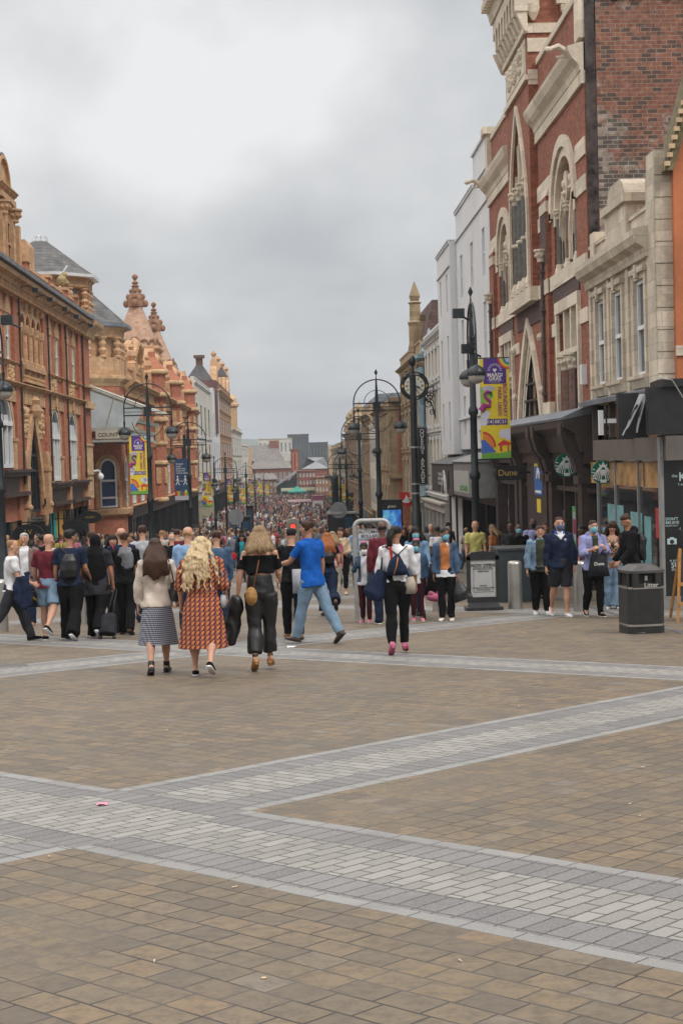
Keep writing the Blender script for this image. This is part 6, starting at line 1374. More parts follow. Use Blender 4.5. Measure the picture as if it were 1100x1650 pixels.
# steel hoop sign for the automatic bollards
p = atg(575.5, 1001); Y_ = p.y; x1 = at(627.5, 900, Y_).x; z = gz(Y_); zt = at(600, 839, Y_).z; T = thing('bollard_warning_sign', 'steel hoop frame carrying the AUTOMATIC BOLLARDS warning sign', 'sign', (p.x, Y_, z)); m = MB()
r = .12; pts = [(p.x, Y_, z-.2), (p.x, Y_, zt-r)]+[(p.x+r-r*math.cos(a_), Y_, zt-r+r*math.sin(a_)) for a_ in np.linspace(.2, PI/2, 6)]+[(x1-r+r*math.sin(a_), Y_, zt-r+r*math.cos(a_)) for a_ in np.linspace(0, PI/2-.2, 6)]+[(x1, Y_, zt-r), (x1, Y_, z-.2)]
m.tube(pts, .045, 10); m.build('hoop', galv, T, True); F = Fr((0, Y_), (1, 0), (0, -1)); zs = at(600, 852, Y_).z
m = MB(); m.box(F, p.x+.07, x1-.07, zs-.18, zs, -.01, .01); m.box(F, p.x+.07, x1-.07, zs-.58, zs-.2, -.01, .01); m.box(F, p.x+.03, x1-.03, zs-.05, zs-.03, -.025, -.01); m.box(F, p.x+.03, x1-.03, zs-.5, zs-.48, -.025, -.01); s_ = m.build('sign_panel', mat('sign_white', (.50, .50, .52), .5, .06), T)
xc = (p.x+x1)/2; text('AUTOMATIC', .085, ink, (xc, Y_-.014, zs-.055), (1, 0, 0), (0, 0, 1), parent=s_, bold=.015); text('BOLLARDS', .085, ink, (xc, Y_-.014, zs-.135), (1, 0, 0), (0, 0, 1), parent=s_, bold=.015)
m = MB(); q = at(601, 876.5, Y_); m.prism(F, [(q.x+.062*math.cos(2*PI*i/20), q.z+.062*math.sin(2*PI*i/20)) for i in range(20)], .011, .016); m.build('red_disc', mat('sign_red', (.48, .02, .02), .5, 0), s_)
m = MB()
for a0, a1, z0, z1 in ((p.x+.085, x1-.085, zs-.008, zs-.004), (p.x+.085, x1-.085, zs-.215, zs-.211)): m.box(F, a0, a1, z0-.005, z1, .0105, .013)
m.build('border', ink, s_)
# signal post with a lit red lamp
q = at(472, 848, 29); T = thing('signal_post', 'grey signal post with a lit red light between the two friends in black', 'signal', (q.x, 29, gz(29))); m = MB(); F = Fr((q.x, 29), (1, 0), (0, -1)); zt = at(472, 836, 29).z
m.box(F, -.12, .12, gz(29)-.1, zt-.1, -.1, .1); m.prof(Fr((q.x, 29), (0, 1), (1, 0)), -.1, .1, [(-.12, zt-.1), (.12, zt-.1), (.11, zt-.03), (.06, zt), (-.06, zt), (-.11, zt-.03)]); m.build('housing', mat('signal_grey', (.17, .155, .135), .6, .15, 5), T)
for dz, mm, nm in ((0, mat('red_signal_lamp', (.6, .03, .02), .4, 0, emit=(1.0, .05, .03, 1.6)), 'red_lamp'), (-.105, mat('green_signal_off', (.01, .05, .03), .3, 0), 'green_lamp')):
    m = MB(); m.prism(F, [(.05*math.cos(2*PI*i/16), q.z+dz+.05*math.sin(2*PI*i/16)) for i in range(16)], .1, .108); l = m.build(nm, mm, T)
    m = MB(); ring(m, F, 0, .11, q.z+dz+.055, 'a', .012, .1, .17); m.build('visor', blacksh, l)
# advertising screen
q0, q1 = at(613, 805, 60), at(648, 805, 60); T = thing('advertising_screen', 'tall black kiosk with a bright blue screen behind the hoop sign', 'kiosk', ((q0.x+q1.x)/2, 60, gz(60))); F = Fr((0, 60), (1, 0), (0, -1))
m = MB(); m.box(F, q0.x, q1.x, gz(60)-.1, q0.z, -.3, 0); m.box(F, q0.x-.06, q0.x, gz(60), q0.z+.0, -.25, .02); m.build('case', blacksh, T, bevel=.02)
scr = bpy.data.materials.new('lit_screen'); scr.use_nodes = True; t = NT(scr.node_tree); pr = scr.node_tree.nodes['Principled BSDF']; nz = t.noise(t.n('ShaderNodeTexCoord').outputs['Object'], 2.2, 3); cc = t.ramp(nz, [(.35, (.02, .05, .25)), (.48, (.03, .16, .5)), (.58, (.10, .35, .5)), (.68, (.3, .35, .08))]); t.put(pr.inputs['Base Color'], (.01, .01, .01)); t.put(pr.inputs['Emission Color'], cc); pr.inputs['Emission Strength'].default_value = .8
m = MB(); m.box(F, q0.x+.07, q1.x-.07, gz(60)+.5, q0.z-.42, .001, .01); sc_ = m.build('screen', scr, T); text('global', .14, whitb, ((q0.x+q1.x)/2, 59.98, q0.z-.28), (1, 0, 0), (0, 0, 1), parent=T, bold=.01)
def kiosk(label, x0, x1, y0, Y, mt):
    a, b = at(x0, y0, Y), at(x1, y0, Y); T = thing('kiosk', label, 'kiosk', ((a.x+b.x)/2, Y, gz(Y))); F = Fr((0, Y), (1, 0), (0, -1)); m = MB(); m.box(F, a.x, b.x, gz(Y)-.1, a.z, -.5, 0); m.build('case', blacksh, T, bevel=.03)
    m = MB(); m.box(F, a.x+.08, b.x-.08, gz(Y)+.6, a.z-.2, .001, .01); m.build('panel', mt, T); m = MB(); m.box(F, a.x-.04, b.x+.04, a.z, a.z+.1, -.55, .05); m.build('roof', galv if x0 > 500 else blacksh, T)
dbl = mat('dark_blue_print', (.02, .05, .09), .3, .5, 2); kiosk('small dark blue kiosk on the left among the crowd', 397, 408, 817, 110, dbl); kiosk('squat navy kiosk among the crowd on the left', 388, 403, 835, 85, dbl); kiosk('black kiosk with rounded grey lid in the crowd, right of centre', 528, 550, 829, 66, mat('matt_black_print', (.015, .015, .017), .6, .1)); kiosk('dark blue kiosk left of the advertising screen', 552, 572, 828, 84, dbl)
for lab, px, py, Y, r in (('round grey sign seen from behind, standing in the crowd on the left', 380, 833, 62, .32), ('round grey sign seen from behind, in front of the far banners on the right', 545.5, 822, 66, .36)):
    q = at(px, py, Y); T = thing('round_sign', lab, 'sign', (q.x, Y, gz(Y))); F = Fr((q.x, Y), (1, 0), (0, -1)); m = MB(); m.prism(F, [(r*math.cos(2*PI*i/20), q.z+r*math.sin(2*PI*i/20)) for i in range(20)], -.02, .02); m.build('plate', mat('plate_back_grey', (.2, .21, .22), .5, .1), T); m = MB(); m.tube([(q.x, Y+.05, gz(Y)), (q.x, Y+.05, q.z+.1)], .03, 6); m.build('post', iron, T)
# thick far post on the right
c = gp(540, 790, 98); m = MB(); m.lathe(c, [(.24, 0), (.22, 4.8), (.24, 5.0), (.1, 5.2)], 10); tag(rebase(m.build('black_post', iron, None, True), c), 'stout plain black post behind the round sign on the right', 'post')
# tent, stall, bus
def tent(label, px, Y, wd, mt, hz, name='gazebo'):
    q = at(px, 800, Y); z = gz(Y); T = thing(name, label, 'market tent', (q.x, Y, z)); m = MB(); m.lathe((q.x, Y, z), [(wd*.72, 2.25), (wd*.72, 2.5), (wd*.3, 3.0), (.02, hz)], 4, 1, PI/4); m.build('roof', mt, T)
    for sx in (-1, 1):
        for sy in (-1, 1): m = MB(); m.tube([(q.x+sx*wd*.48, Y+sy*wd*.48, z), (q.x+sx*wd*.48, Y+sy*wd*.48, z+2.3)], .05, 5); m.build('leg', galv, T)
tent('green peaked market gazebo in the distance at the foot of the street', 479, 330, 4.0, mat('green_canvas', (.03, .26, .19), .7, .1, 1), 3.7)
q0, q1 = at(504, 820, 215), at(521, 820, 215); T = thing('market_stall', 'pink and white topped market stall in the middle of the crowd', 'stall', ((q0.x+q1.x)/2, 215, gz(215))); F = Fr((0, 215), (1, 0), (0, -1)); z = gz(215)
m = MB(); m.box(F, q0.x, q1.x, z+2.6, z+3.2, -2, 0); m.box(F, q0.x-.1, q1.x+.1, z+3.2, z+3.3, -2.1, .1); m.build('canopy', mat('dusty_pink', (.36, .12, .19), .6, .1), T); m = MB(); m.box(F, q0.x, q0.x+.3, z, z+2.6, -2, 0); m.box(F, q1.x-.3, q1.x, z, z+2.6, -2, 0); m.box(F, q0.x, q1.x, z+2.2, z+2.6, -1.9, .02); m.build('side_wall', whitb, T); m = MB(); m.box(F, q0.x-3.5, q0.x-.2, z+2.5, z+2.75, -2, 0); m.build('side_awning', mat('pale_pink', (.6, .45, .45), .6, .1), T)
q0, q1 = at(463, 800, 352), at(498, 800, 352); z = gz(352); T = thing('bus', 'cream and green single-deck bus crossing behind the green gazebo', 'bus', ((q0.x+q1.x)/2, 352, z)); F = Fr((0, 352), (1, 0), (0, -1)); m = MB(); m.box(F, q0.x-1.5, q1.x+1.5, z+.35, z+3.0, -2.4, 0); m.build('body', mat('bus_green', (.10, .30, .16), .4, .1), T, bevel=.15)
m = MB(); m.box(F, q0.x-1.4, q1.x+1.4, z+2.35, z+2.95, .001, .03); m.build('roof_band', mat('bus_cream', (.58, .55, .38), .4, .05), T); m = MB()
for i in range(5): m.box(F, q0.x-1.2+1.55*i, q0.x+.15+1.55*i, z+1.35, z+2.25, .001, .02)
m.build('window', glass, T)
for s in (.15, .8):
    m = MB(); cx = q0.x+(q1.x-q0.x)*s; m.prism(F, [(cx+.48*math.cos(2*PI*i/14), z+.48+.48*math.sin(2*PI*i/14)) for i in range(14)], -.2, .03); m.build('wheel', blacksh, T)
# chalkboard easel at the right edge
wood = mat('varnished_pine', (.42, .20, .05), .5, .2, 6); p = atg(1091, 1003); T = thing('easel_board', 'varnished pine A-frame chalkboard cut by the right edge of the picture', 'chalkboard', p); zt = at(1098, 886, p.y).z
for x in (0, .72): m = MB(); m.tube([(p.x+x-.0, p.y, p.z), (p.x+x+.12, p.y+.22, zt)], .026, 4); m.build('leg', wood, T); m = MB(); m.tube([(p.x+x+.06, p.y+.75, p.z), (p.x+x+.12, p.y+.24, zt)], .026, 4); m.build('leg', wood, T)
m = MB(); m.box(Fr((p.x+.03, p.y+.03), (1, 0), (0, -1)), 0, .72, p.z+.28, p.z+.33, -.03, .02); m.box(Fr((p.x+.06, p.y+.1), (1, 0), (0, -1)), 0, .72, p.z+.6, p.z+.66, -.03, .02); m.build('rail', wood, T)
m = MB(); n = Fr((p.x, p.y), (1, 0), (0, -1)); m.add([(p.x+.08, p.y+.06, p.z+.34), (p.x+.7, p.y+.06, p.z+.34), (p.x+.8, p.y+.2, zt-.05), (p.x+.14, p.y+.2, zt-.05)], [(0, 1, 2, 3)]); m.build('slate', blacksh, T)
# inspection cover in the paving
q = atg(12, 1074); m = MB(); m.lathe((q.x, q.y, q.z+.001), [(.28, 0), (.28, .004)], 24); tag(rebase(m.build('inspection_cover', mat('worn_iron', (.10, .09, .08), .6, .4, 12, bump=.4), None), q), 'round iron cover let into the paving at the left edge', 'manhole cover')
# ================================================================ PEOPLE
def fab(name, col, var=.2, rough=.85, scale=6, **k): return mat(name, col, rough, var, scale, bump=.25, bscale=30, spec=.15, **k)
skin = {'l': mat('skin_fair', (.50, .27, .18), .55, .08, 14), 't': mat('skin_tan', (.36, .18, .11), .55, .08, 14), 'd': mat('skin_dark', (.10, .048, .03), .5, .08, 14), 'm': mat('skin_brown', (.19, .09, .055), .5, .08, 14)}
def hairmat(name, c1, c2):
    m = bpy.data.materials.new(name); m.use_nodes = True; t = NT(m.node_tree); p = m.node_tree.nodes['Principled BSDF']
    x, y, z = t.sep(t.n('ShaderNodeTexCoord').outputs['Object'])
    n = t.noise(t.xyz(t.m('MULTIPLY', x, 60.), t.m('MULTIPLY', y, 60.), t.m('MULTIPLY', z, 7.)), 1.0, 5, .7)
    t.put(p.inputs['Base Color'], t.ramp(n, [(.35, c1), (.65, c2)])); p.inputs['Roughness'].default_value = .55; p.inputs['Specular IOR Level'].default_value = .25
    b = t.n('ShaderNodeBump'); b.inputs['Strength'].default_value = .7; b.inputs['Distance'].default_value = .01; t.put(b.inputs['Height'], n); t.put(p.inputs['Normal'], b.outputs[0]); return m
H_ = {'black': hairmat('hair_black', (.006, .005, .005), (.022, .018, .016)), 'brown': hairmat('hair_brown', (.022, .010, .006), (.065, .032, .018)), 'blonde': hairmat('hair_blonde', (.30, .20, .10), (.66, .52, .32)), 'dblonde': hairmat('hair_dark_blonde', (.11, .065, .033), (.33, .22, .12)), 'red': hairmat('hair_red', (.13, .03, .008), (.36, .12, .03)), 'grey': hairmat('hair_grey', (.25, .24, .23), (.5, .49, .47)), 'ginger': hairmat('hair_sandy', (.18, .09, .04), (.36, .21, .10))}
FB = {}
for n, c in dict(white=(.62, .62, .64), cream=(.56, .49, .42), navy=(.012, .02, .045), black=(.006, .006, .007), charcoal=(.026, .027, .032), maroon=(.115, .018, .028), blue=(.008, .085, .36), denim=(.055, .10, .17), ldenim=(.16, .24, .33), paledenim=(.15, .26, .40), grey=(.17, .175, .19), tweed=(.20, .135, .125), yellow=(.50, .46, .16), orange=(.42, .16, .06), teal=(.02, .25, .30), beige=(.52, .41, .28), lilac=(.25, .26, .46), burg=(.045, .010, .016), olive=(.045, .05, .03), pink=(.52, .15, .24), brown=(.09, .045, .028), ltblue=(.20, .32, .50), red=(.45, .02, .03), lgrey=(.34, .35, .38), stone=(.36, .32, .27)).items(): FB[n] = fab('cloth_'+n, c)
FB['leather'] = mat('black_leather', (.007, .007, .008), .45, .2, 12, bump=.3, bscale=18); FB['straw'] = mat('straw_weave', (.36, .19, .06), .7, .25, 30, bump=.4, bscale=60); FB['bleather'] = mat('tan_leather', (.30, .12, .045), .45, .15, 10); FB['bootbrown'] = mat('brown_leather', (.055, .027, .018), .5, .2, 14)
def pat(name, f):
    m = bpy.data.materials.new(name); m.use_nodes = True; t = NT(m.node_tree); p = m.node_tree.nodes['Principled BSDF']; x, y, z = t.sep(t.n('ShaderNodeTexCoord').outputs['Object']); t.put(p.inputs['Base Color'], f(t, x, y, z)); p.inputs['Roughness'].default_value = .85; return m
def geo(t, x, y, z):
    a = t.n('ShaderNodeMath', operation='ARCTAN2'); t.put(a.inputs[0], x); t.put(a.inputs[1], y); an = t.m('MULTIPLY', a.outputs[0], 7.0)
    an = t.m('MULTIPLY', x, 105.0); k = t.m('SINE', t.m('ADD', an, t.m('MULTIPLY', t.m('SINE', t.m('MULTIPLY', z, 110.0)), .9))); k2 = t.m('SINE', t.m('ADD', t.m('MULTIPLY', z, 110.0), t.m('MULTIPLY', t.m('SINE', an), 1.6)))
    c = t.ramp(t.m('ADD', t.m('MULTIPLY', k, .25), .5), [(.30, (.025, .012, .035)), (.36, (.40, .055, .045)), (.62, (.52, .19, .05))]); return t.mix(t.m('MULTIPLY', t.m('GREATER_THAN', k2, .55), .85), c, (.03, .012, .035))
FB['geo'] = pat('orange_geometric_print', geo)
def hounds(t, x, y, z):
    k = t.m('SINE', t.m('MULTIPLY', z, 260.0)); k2 = t.m('SINE', t.m('MULTIPLY', t.m('ADD', x, y), 260.0)); return t.mix(t.m('GREATER_THAN', t.m('ADD', k, t.m('MULTIPLY', k2, .6)), .0), (.05, .055, .075), (.27, .28, .33))
FB['check'] = pat('grey_fine_check', hounds)
def tart(t, x, y, z): return t.mix(t.m('GREATER_THAN', t.m('MULTIPLY', t.m('SINE', t.m('MULTIPLY', x, 90.)), t.m('SINE', t.m('MULTIPLY', z, 90.))), .0), (.05, .03, .02), (.40, .26, .17))
FB['tartan'] = pat('brown_check', tart)
def V3(*a): return np.array(a, float)
class Fig:
    """joints of a walking figure; faces +Y, x to its right, feet near z = 0"""
    def __init__(s, h=1.7, L=(12, 5), R=(-12, 25), aL=(-8, 10, 10), aR=(8, 10, 10), lean=2, w=1.0, sh=1.0, belly=0, turn=0, nod=0, sp=3, toeL=None, toeR=None):
        s.h = h; s.w = w; rd = math.radians; H = h; s.turn = rd(turn); s.nod = rd(nod); s.belly = belly; s.sh = sh
        s.hip = V3(0, 0, 0); up_ = V3(0, math.sin(rd(lean)), math.cos(rd(lean))); s.upv = up_; s.J = {}
        s.J['pel'] = V3(0, 0, 0); s.J['chest'] = up_*.235*H; s.J['neck'] = up_*.315*H; s.J['head'] = up_*.36*H+V3(0, .015*H, .045*H)
        s.J['pelb'] = V3(0, 0, -.02*H)
        for sd, (a, b), nm, toe in ((-1, L, 'L', toeL), (1, R, 'R', toeR)):
            a, b = rd(a), rd(b); hp = V3(sd*.052*H*w, 0, -.02*H); kn = hp+.245*H*V3(sd*math.sin(rd(sp))*.3, math.sin(a), -math.cos(a)); an = kn+.243*H*V3(0, math.sin(a-b), -math.cos(a-b))
            fa = (a-b)*.6 if toe is None else rd(toe); fwd = V3(sd*.12, math.cos(fa), math.sin(fa)); s.J['hip'+nm] = hp; s.J['kn'+nm] = kn; s.J['an'+nm] = an; s.J['fw'+nm] = fwd/np.linalg.norm(fwd)
        for sd, (a, ab, el), nm in ((-1, aL, 'L'), (1, aR, 'R')):
            q = el if isinstance(el, tuple) else (el, 0); a, ab, e, tw = rd(a), rd(ab), rd(q[0]), rd(q[1])
            shp = s.J['chest']+V3(sd*.105*H*w*sh, 0, .045*H); d1 = V3(sd*math.sin(ab), math.sin(a)*math.cos(ab), -math.cos(a)*math.cos(ab)); e1 = shp+.17*H*d1
            d2 = V3(sd*math.sin(ab)*.4-sd*math.sin(tw)*math.sin(e), math.sin(a+e)*math.cos(tw), -math.cos(a+e)); d2 /= np.linalg.norm(d2); w1 = e1+.148*H*d2
            s.J['sh'+nm] = shp; s.J['el'+nm] = e1; s.J['wr'+nm] = w1; s.J['hd'+nm] = d2
        zmin = min(s.J['an'+n][2]-.038*H*1.0+min(0, s.J['fw'+n][2])*.10*H for n in 'LR')
        for k in s.J:
            if not k.startswith(('fw', 'hd')): s.J[k] = s.J[k]-V3(0, 0, zmin)
        s.zhip = -zmin
def ringpts(c, d, rx, ry, n, side=None):
    d = d/(np.linalg.norm(d)+1e-9); sd = V3(1, 0, 0) if side is None else side; a = sd-d*np.dot(sd, d); a /= (np.linalg.norm(a)+1e-9); b = np.cross(d, a)
    return [c+a*rx*math.cos(2*PI*i/n)+b*ry*math.sin(2*PI*i/n) for i in range(n)]
def loft(mb, secs, n=12, side=None):
    """secs: (centre, rx, ry)"""
    k = len(secs); vs = []
    for i, (c, rx, ry) in enumerate(secs):
        d = secs[min(i+1, k-1)][0]-secs[max(i-1, 0)][0]; vs += ringpts(np.array(c), d, rx, ry, n, side)
    fs = [(j*n+i, j*n+(i+1) % n, (j+1)*n+(i+1) % n, (j+1)*n+i) for j in range(k-1) for i in range(n)]+[tuple(range(n-1, -1, -1)), tuple(range((k-1)*n, k*n))]
    mb.add(vs, fs)
def seg(a, b, rs): k = len(rs)-1; return [(a+(b-a)*i/k, r, r) if not isinstance(r, tuple) else (a+(b-a)*i/k, r[0], r[1]) for i, r in enumerate(rs)]
def fuse(mb, vox, name, mt, parent, smooth=3, folds=0.0, seed=0, cut=None, thick=0.0):
    """weld overlapping volumes into one continuous skin"""
    me = bpy.data.meshes.new(name); me.from_pydata([tuple(v) for v in mb.v], [], mb.f); me.update(); bm = bmesh.new(); bm.from_mesh(me); bmesh.ops.recalc_face_normals(bm, faces=bm.faces); bm.to_mesh(me); bm.free()
    o = bpy.data.objects.new(name, me); COL.objects.link(o); r = o.modifiers.new('r', 'REMESH'); r.mode = 'VOXEL'; r.voxel_size = vox; r.use_smooth_shade = True
    if smooth: sm = o.modifiers.new('s', 'SMOOTH'); sm.iterations = smooth; sm.factor = .5
    dg = bpy.context.evaluated_depsgraph_get(); m2 = bpy.data.meshes.new_from_object(o.evaluated_get(dg)); bpy.data.objects.remove(o); bpy.data.meshes.remove(me)
    n = len(m2.vertices); co = np.empty(n*3, np.float32); m2.vertices.foreach_get('co', co); co = co.reshape(-1, 3)
    if folds:
        no = np.empty(n*3, np.float32); m2.vertices.foreach_get('normal', no); no = no.reshape(-1, 3); r_ = np.random.RandomState(seed); d = np.zeros(n)
        for k in range(7):
            f = r_.uniform(12, 45); v = r_.normal(size=3)*np.array([1, 1, .45]); v /= np.linalg.norm(v); d += np.sin(co@v*f+r_.uniform(0, 6)+1.7*np.sin(co@r_.normal(size=3)*9))*18/f
        co = co+no*(d*folds*.5)[:, None].astype(np.float32); m2.vertices.foreach_set('co', co.ravel())
    if cut is not None:
        bm = bmesh.new(); bm.from_mesh(m2); bmesh.ops.delete(bm, geom=[f for f in bm.faces if cut(f.calc_center_median())], context='FACES'); bm.to_mesh(m2); bm.free()
    m2.name = name; m2.materials.clear(); m2.materials.append(mt); m2.update(); r = bpy.data.objects.new(name, m2); COL.objects.link(r)
    if parent is not None: r.parent = parent
    return r
def leaf(mb, name, mt, parent):
    """plain mesh in the figure's own coordinates"""
    me = bpy.data.meshes.new(name); me.from_pydata([tuple(v) for v in mb.v], [], mb.f); bm = bmesh.new(); bm.from_mesh(me); bmesh.ops.recalc_face_normals(bm, faces=bm.faces)
    for f in bm.faces: f.smooth = True
    bm.to_mesh(me); bm.free(); me.materials.append(mt); r = bpy.data.objects.new(name, me); COL.objects.link(r)
    if parent is not None: r.parent = parent
    return r
def rotv(v, a, ax='z'):
    c, s = math.cos(a), math.sin(a)
    if ax == 'z': return V3(v[0]*c-v[1]*s, v[0]*s+v[1]*c, v[2])
    return V3(v[0], v[1]*c-v[2]*s, v[1]*s+v[2]*c)
def headp(F, x, y, z):
    """head-local point: x right, y forward, z up, in head heights"""
    k = F.h*.135*F.hs; return F.J['head']+rotv(rotv(V3(x, y, z)*k, -F.nod, 'x'), F.turn)
def body(F, T, sk, vox, grip=(0, 0), lod=0, wig=.0):
    H, w, J = F.h, F.w, F.J; m = MB(); b = F.belly
    P = lambda z: J['pel']+F.upv*z*H
    loft(m, [(P(-.06), .03*H, .03*H), (P(-.04), .078*H*w, .058*H*w), (P(0), .09*H*w, .066*H*w), (P(.07), .078*H*w, (.055+b)*H*w), (P(.12), .076*H*w, (.056+b)*H*w), (P(.19), .088*H*w, .06*H*w), (P(.24), .096*H*w*F.sh, .058*H*w), (P(.285), .085*H*w*F.sh, .045*H*w), (P(.31), .04*H, .035*H)], 14)
    loft(m, [(P(.28), .036*H*w, .036*H*w), (P(.315), .031*H, .032*H), (J['head']+V3(0, -.01*H, -.02*H), .03*H, .032*H)], 10)
    for n in 'LR':
        loft(m, seg(J['hip'+n], J['kn'+n], [.056*H*w, .053*H*w, .046*H*w, .037*H*w, .033*H*w]), 10); loft(m, seg(J['kn'+n], J['an'+n], [.033*H*w, .034*H*w, .034*H*w, .026*H, .02*H, .0185*H]), 10); m.ball(J['kn'+n], .034*H*w, 8)
        a, f = J['an'+n], J['fw'+n]; loft(m, [(a-f*.03*H, .02*H, .022*H), (a+f*.03*H-V3(0, 0, .014*H), .021*H, .018*H), (a+f*.075*H-V3(0, 0, .024*H), .022*H, .011*H), (a+f*.10*H-V3(0, 0, .027*H), .013*H, .008*H)], 8)
        sd = -1 if n == 'L' else 1; s0, e, wr, d = J['sh'+n], J['el'+n], J['wr'+n], J['hd'+n]
        loft(m, [(s0+V3(-sd*.03*H, 0, .006*H), .027*H*w, .03*H*w)]+seg(s0, e, [.031*H*w, .029*H*w, .027*H*w, .022*H*w]), 9); loft(m, seg(e, wr, [.0225*H*w, .0235*H*w, .02*H, .0155*H, .0145*H]), 9)
        # hand: palm, four unequal bent fingers, thumb off the side of the palm
        inn = V3(-sd, 0, 0); inn = inn-d*np.dot(inn, d); inn /= np.linalg.norm(inn); wd = np.cross(d, inn)*sd*-1; g = grip[0 if n == 'L' else 1]
        if wd[1] < 0 and abs(wd[1]) > .3: wd = -wd
        k = H/1.7; loft(m, [(wr, .023*k, .017*k), (wr+d*.03*k, .036*k, .016*k), (wr+d*.07*k, .04*k, .015*k), (wr+d*.088*k, .036*k, .012*k)], 8, wd)
        if lod < 1:
            for i, ln in enumerate((.072, .082, .077, .06)):
                st = wr+d*.082*k+wd*(.029-.0195*i)*k; c = .35+g*1.1; p1 = st+(d*math.cos(c*.5)+inn*math.sin(c*.5))*ln*.45*k; p2 = p1+(d*math.cos(c*1.3)+inn*math.sin(c*1.3))*ln*.32*k; p3 = p2+(d*math.cos(c*2)+inn*math.sin(c*2))*ln*.25*k
                loft(m, [(st, .0095*k, .0095*k), (p1, .0092*k, .0092*k), (p2, .0085*k, .0085*k), (p3, .007*k, .007*k)], 6)
            t0 = wr+d*.025*k+wd*.03*k; t1 = t0+(d*.7+wd*.65+inn*.2)*.036*k; t2 = t1+(d*.85+wd*.1+inn*(.4+g*.6))*.032*k; loft(m, [(t0, .013*k, .013*k), (t1, .0115*k, .0115*k), (t2, .009*k, .009*k)], 6)
    # head: skull, jaw, nose, ears, brow
    K = H*.135*F.hs; hp = lambda x, y, z: headp(F, x, y, z)
    loft(m, [(hp(0, -.03, -.28), .12*K, .14*K), (hp(0, .07, -.46), .17*K, .17*K), (hp(0, .055, -.33), .26*K, .27*K), (hp(0, .02, -.15), .31*K, .35*K), (hp(0, 0, .05), .335*K, .40*K), (hp(0, -.02, .25), .325*K, .405*K), (hp(0, -.03, .4), .26*K, .33*K), (hp(0, -.03, .48), .13*K, .17*K)], 14, rotv(V3(1, 0, 0), F.turn))
    loft(m, [(hp(0, .36, .1), .035*K, .035*K), (hp(0, .42, .0), .045*K, .05*K), (hp(0, .46, -.09), .06*K, .05*K), (hp(0, .40, -.13), .05*K, .03*K)], 6, rotv(V3(1, 0, 0), F.turn)); m.ball(hp(0, .30, -.41), .10*K, 8)
    for s_ in (-1, 1):
        loft(m, [(hp(s_*.33, -.02, .08), .02*K, .05*K), (hp(s_*.385, -.05, .03), .03*K, .1*K), (hp(s_*.35, -.02, -.12), .02*K, .05*K)], 6)
        m.ball(hp(s_*.15, .34, .11), .05*K, 6, .5, 1.6); m.ball(hp(s_*.17, .29, -.08), .09*K, 6)
    return fuse(m, vox, 'body', sk, T, 2)
def face(F, T, fm, brow=None, lip=None):
    K = F.h*.135*F.hs; hp = lambda x, y, z: headp(F, x, y, z); m = MB(); e = MB(); l = MB()
    for s_ in (-1, 1):
        m = MB(); e = MB(); m.ball(hp(s_*.14, .355, .035), .055*K, 8, .62); e.ball(hp(s_*.14, .392, .035), .032*K, 6, .9); q = leaf(m, 'eyeball', mat('eye_white', (.45, .43, .41), .3, 0), T); leaf(e, 'iris', mat('iris_dark', (.015, .01, .008), .2, 0), q); l = MB(); l.tube([hp(s_*.06, .40, .115), hp(s_*.14, .40, .14), hp(s_*.23, .35, .115)], .018*K, 5); leaf(l, 'eyebrow', brow or H_['brown'], T)
    m = MB(); m.tube([hp(-.10, .385, -.24), hp(-.04, .415, -.232), hp(0, .42, -.238), hp(.04, .415, -.232), hp(.10, .385, -.24)], [.012*K, .026*K, .024*K, .026*K, .012*K], 6); leaf(m, 'lips', lip or mat('lip_colour', (.30, .09, .07), .45, 0), T)
def mask(F, T, mt):
    K = F.h*.135*F.hs; hp = lambda x, y, z: headp(F, x, y, z); m = MB(); sd = rotv(V3(1, 0, 0), F.turn)
    loft(m, [(hp(0, .12, -.46), .17*K, .24*K), (hp(0, .13, -.33), .25*K, .31*K), (hp(0, .13, -.15), .28*K, .36*K), (hp(0, .12, -.02), .27*K, .33*K)], 14, sd); o = leaf(m, 'face_mask', mt, T)
    for s_ in (-1, 1): m = MB(); m.tube([hp(s_*.27, .2, -.08), hp(s_*.37, -.02, .1)], .008*K, 4); m.tube([hp(s_*.25, .2, -.38), hp(s_*.36, -.02, -.1)], .008*K, 4); leaf(m, 'ear_loop', whitb, o)
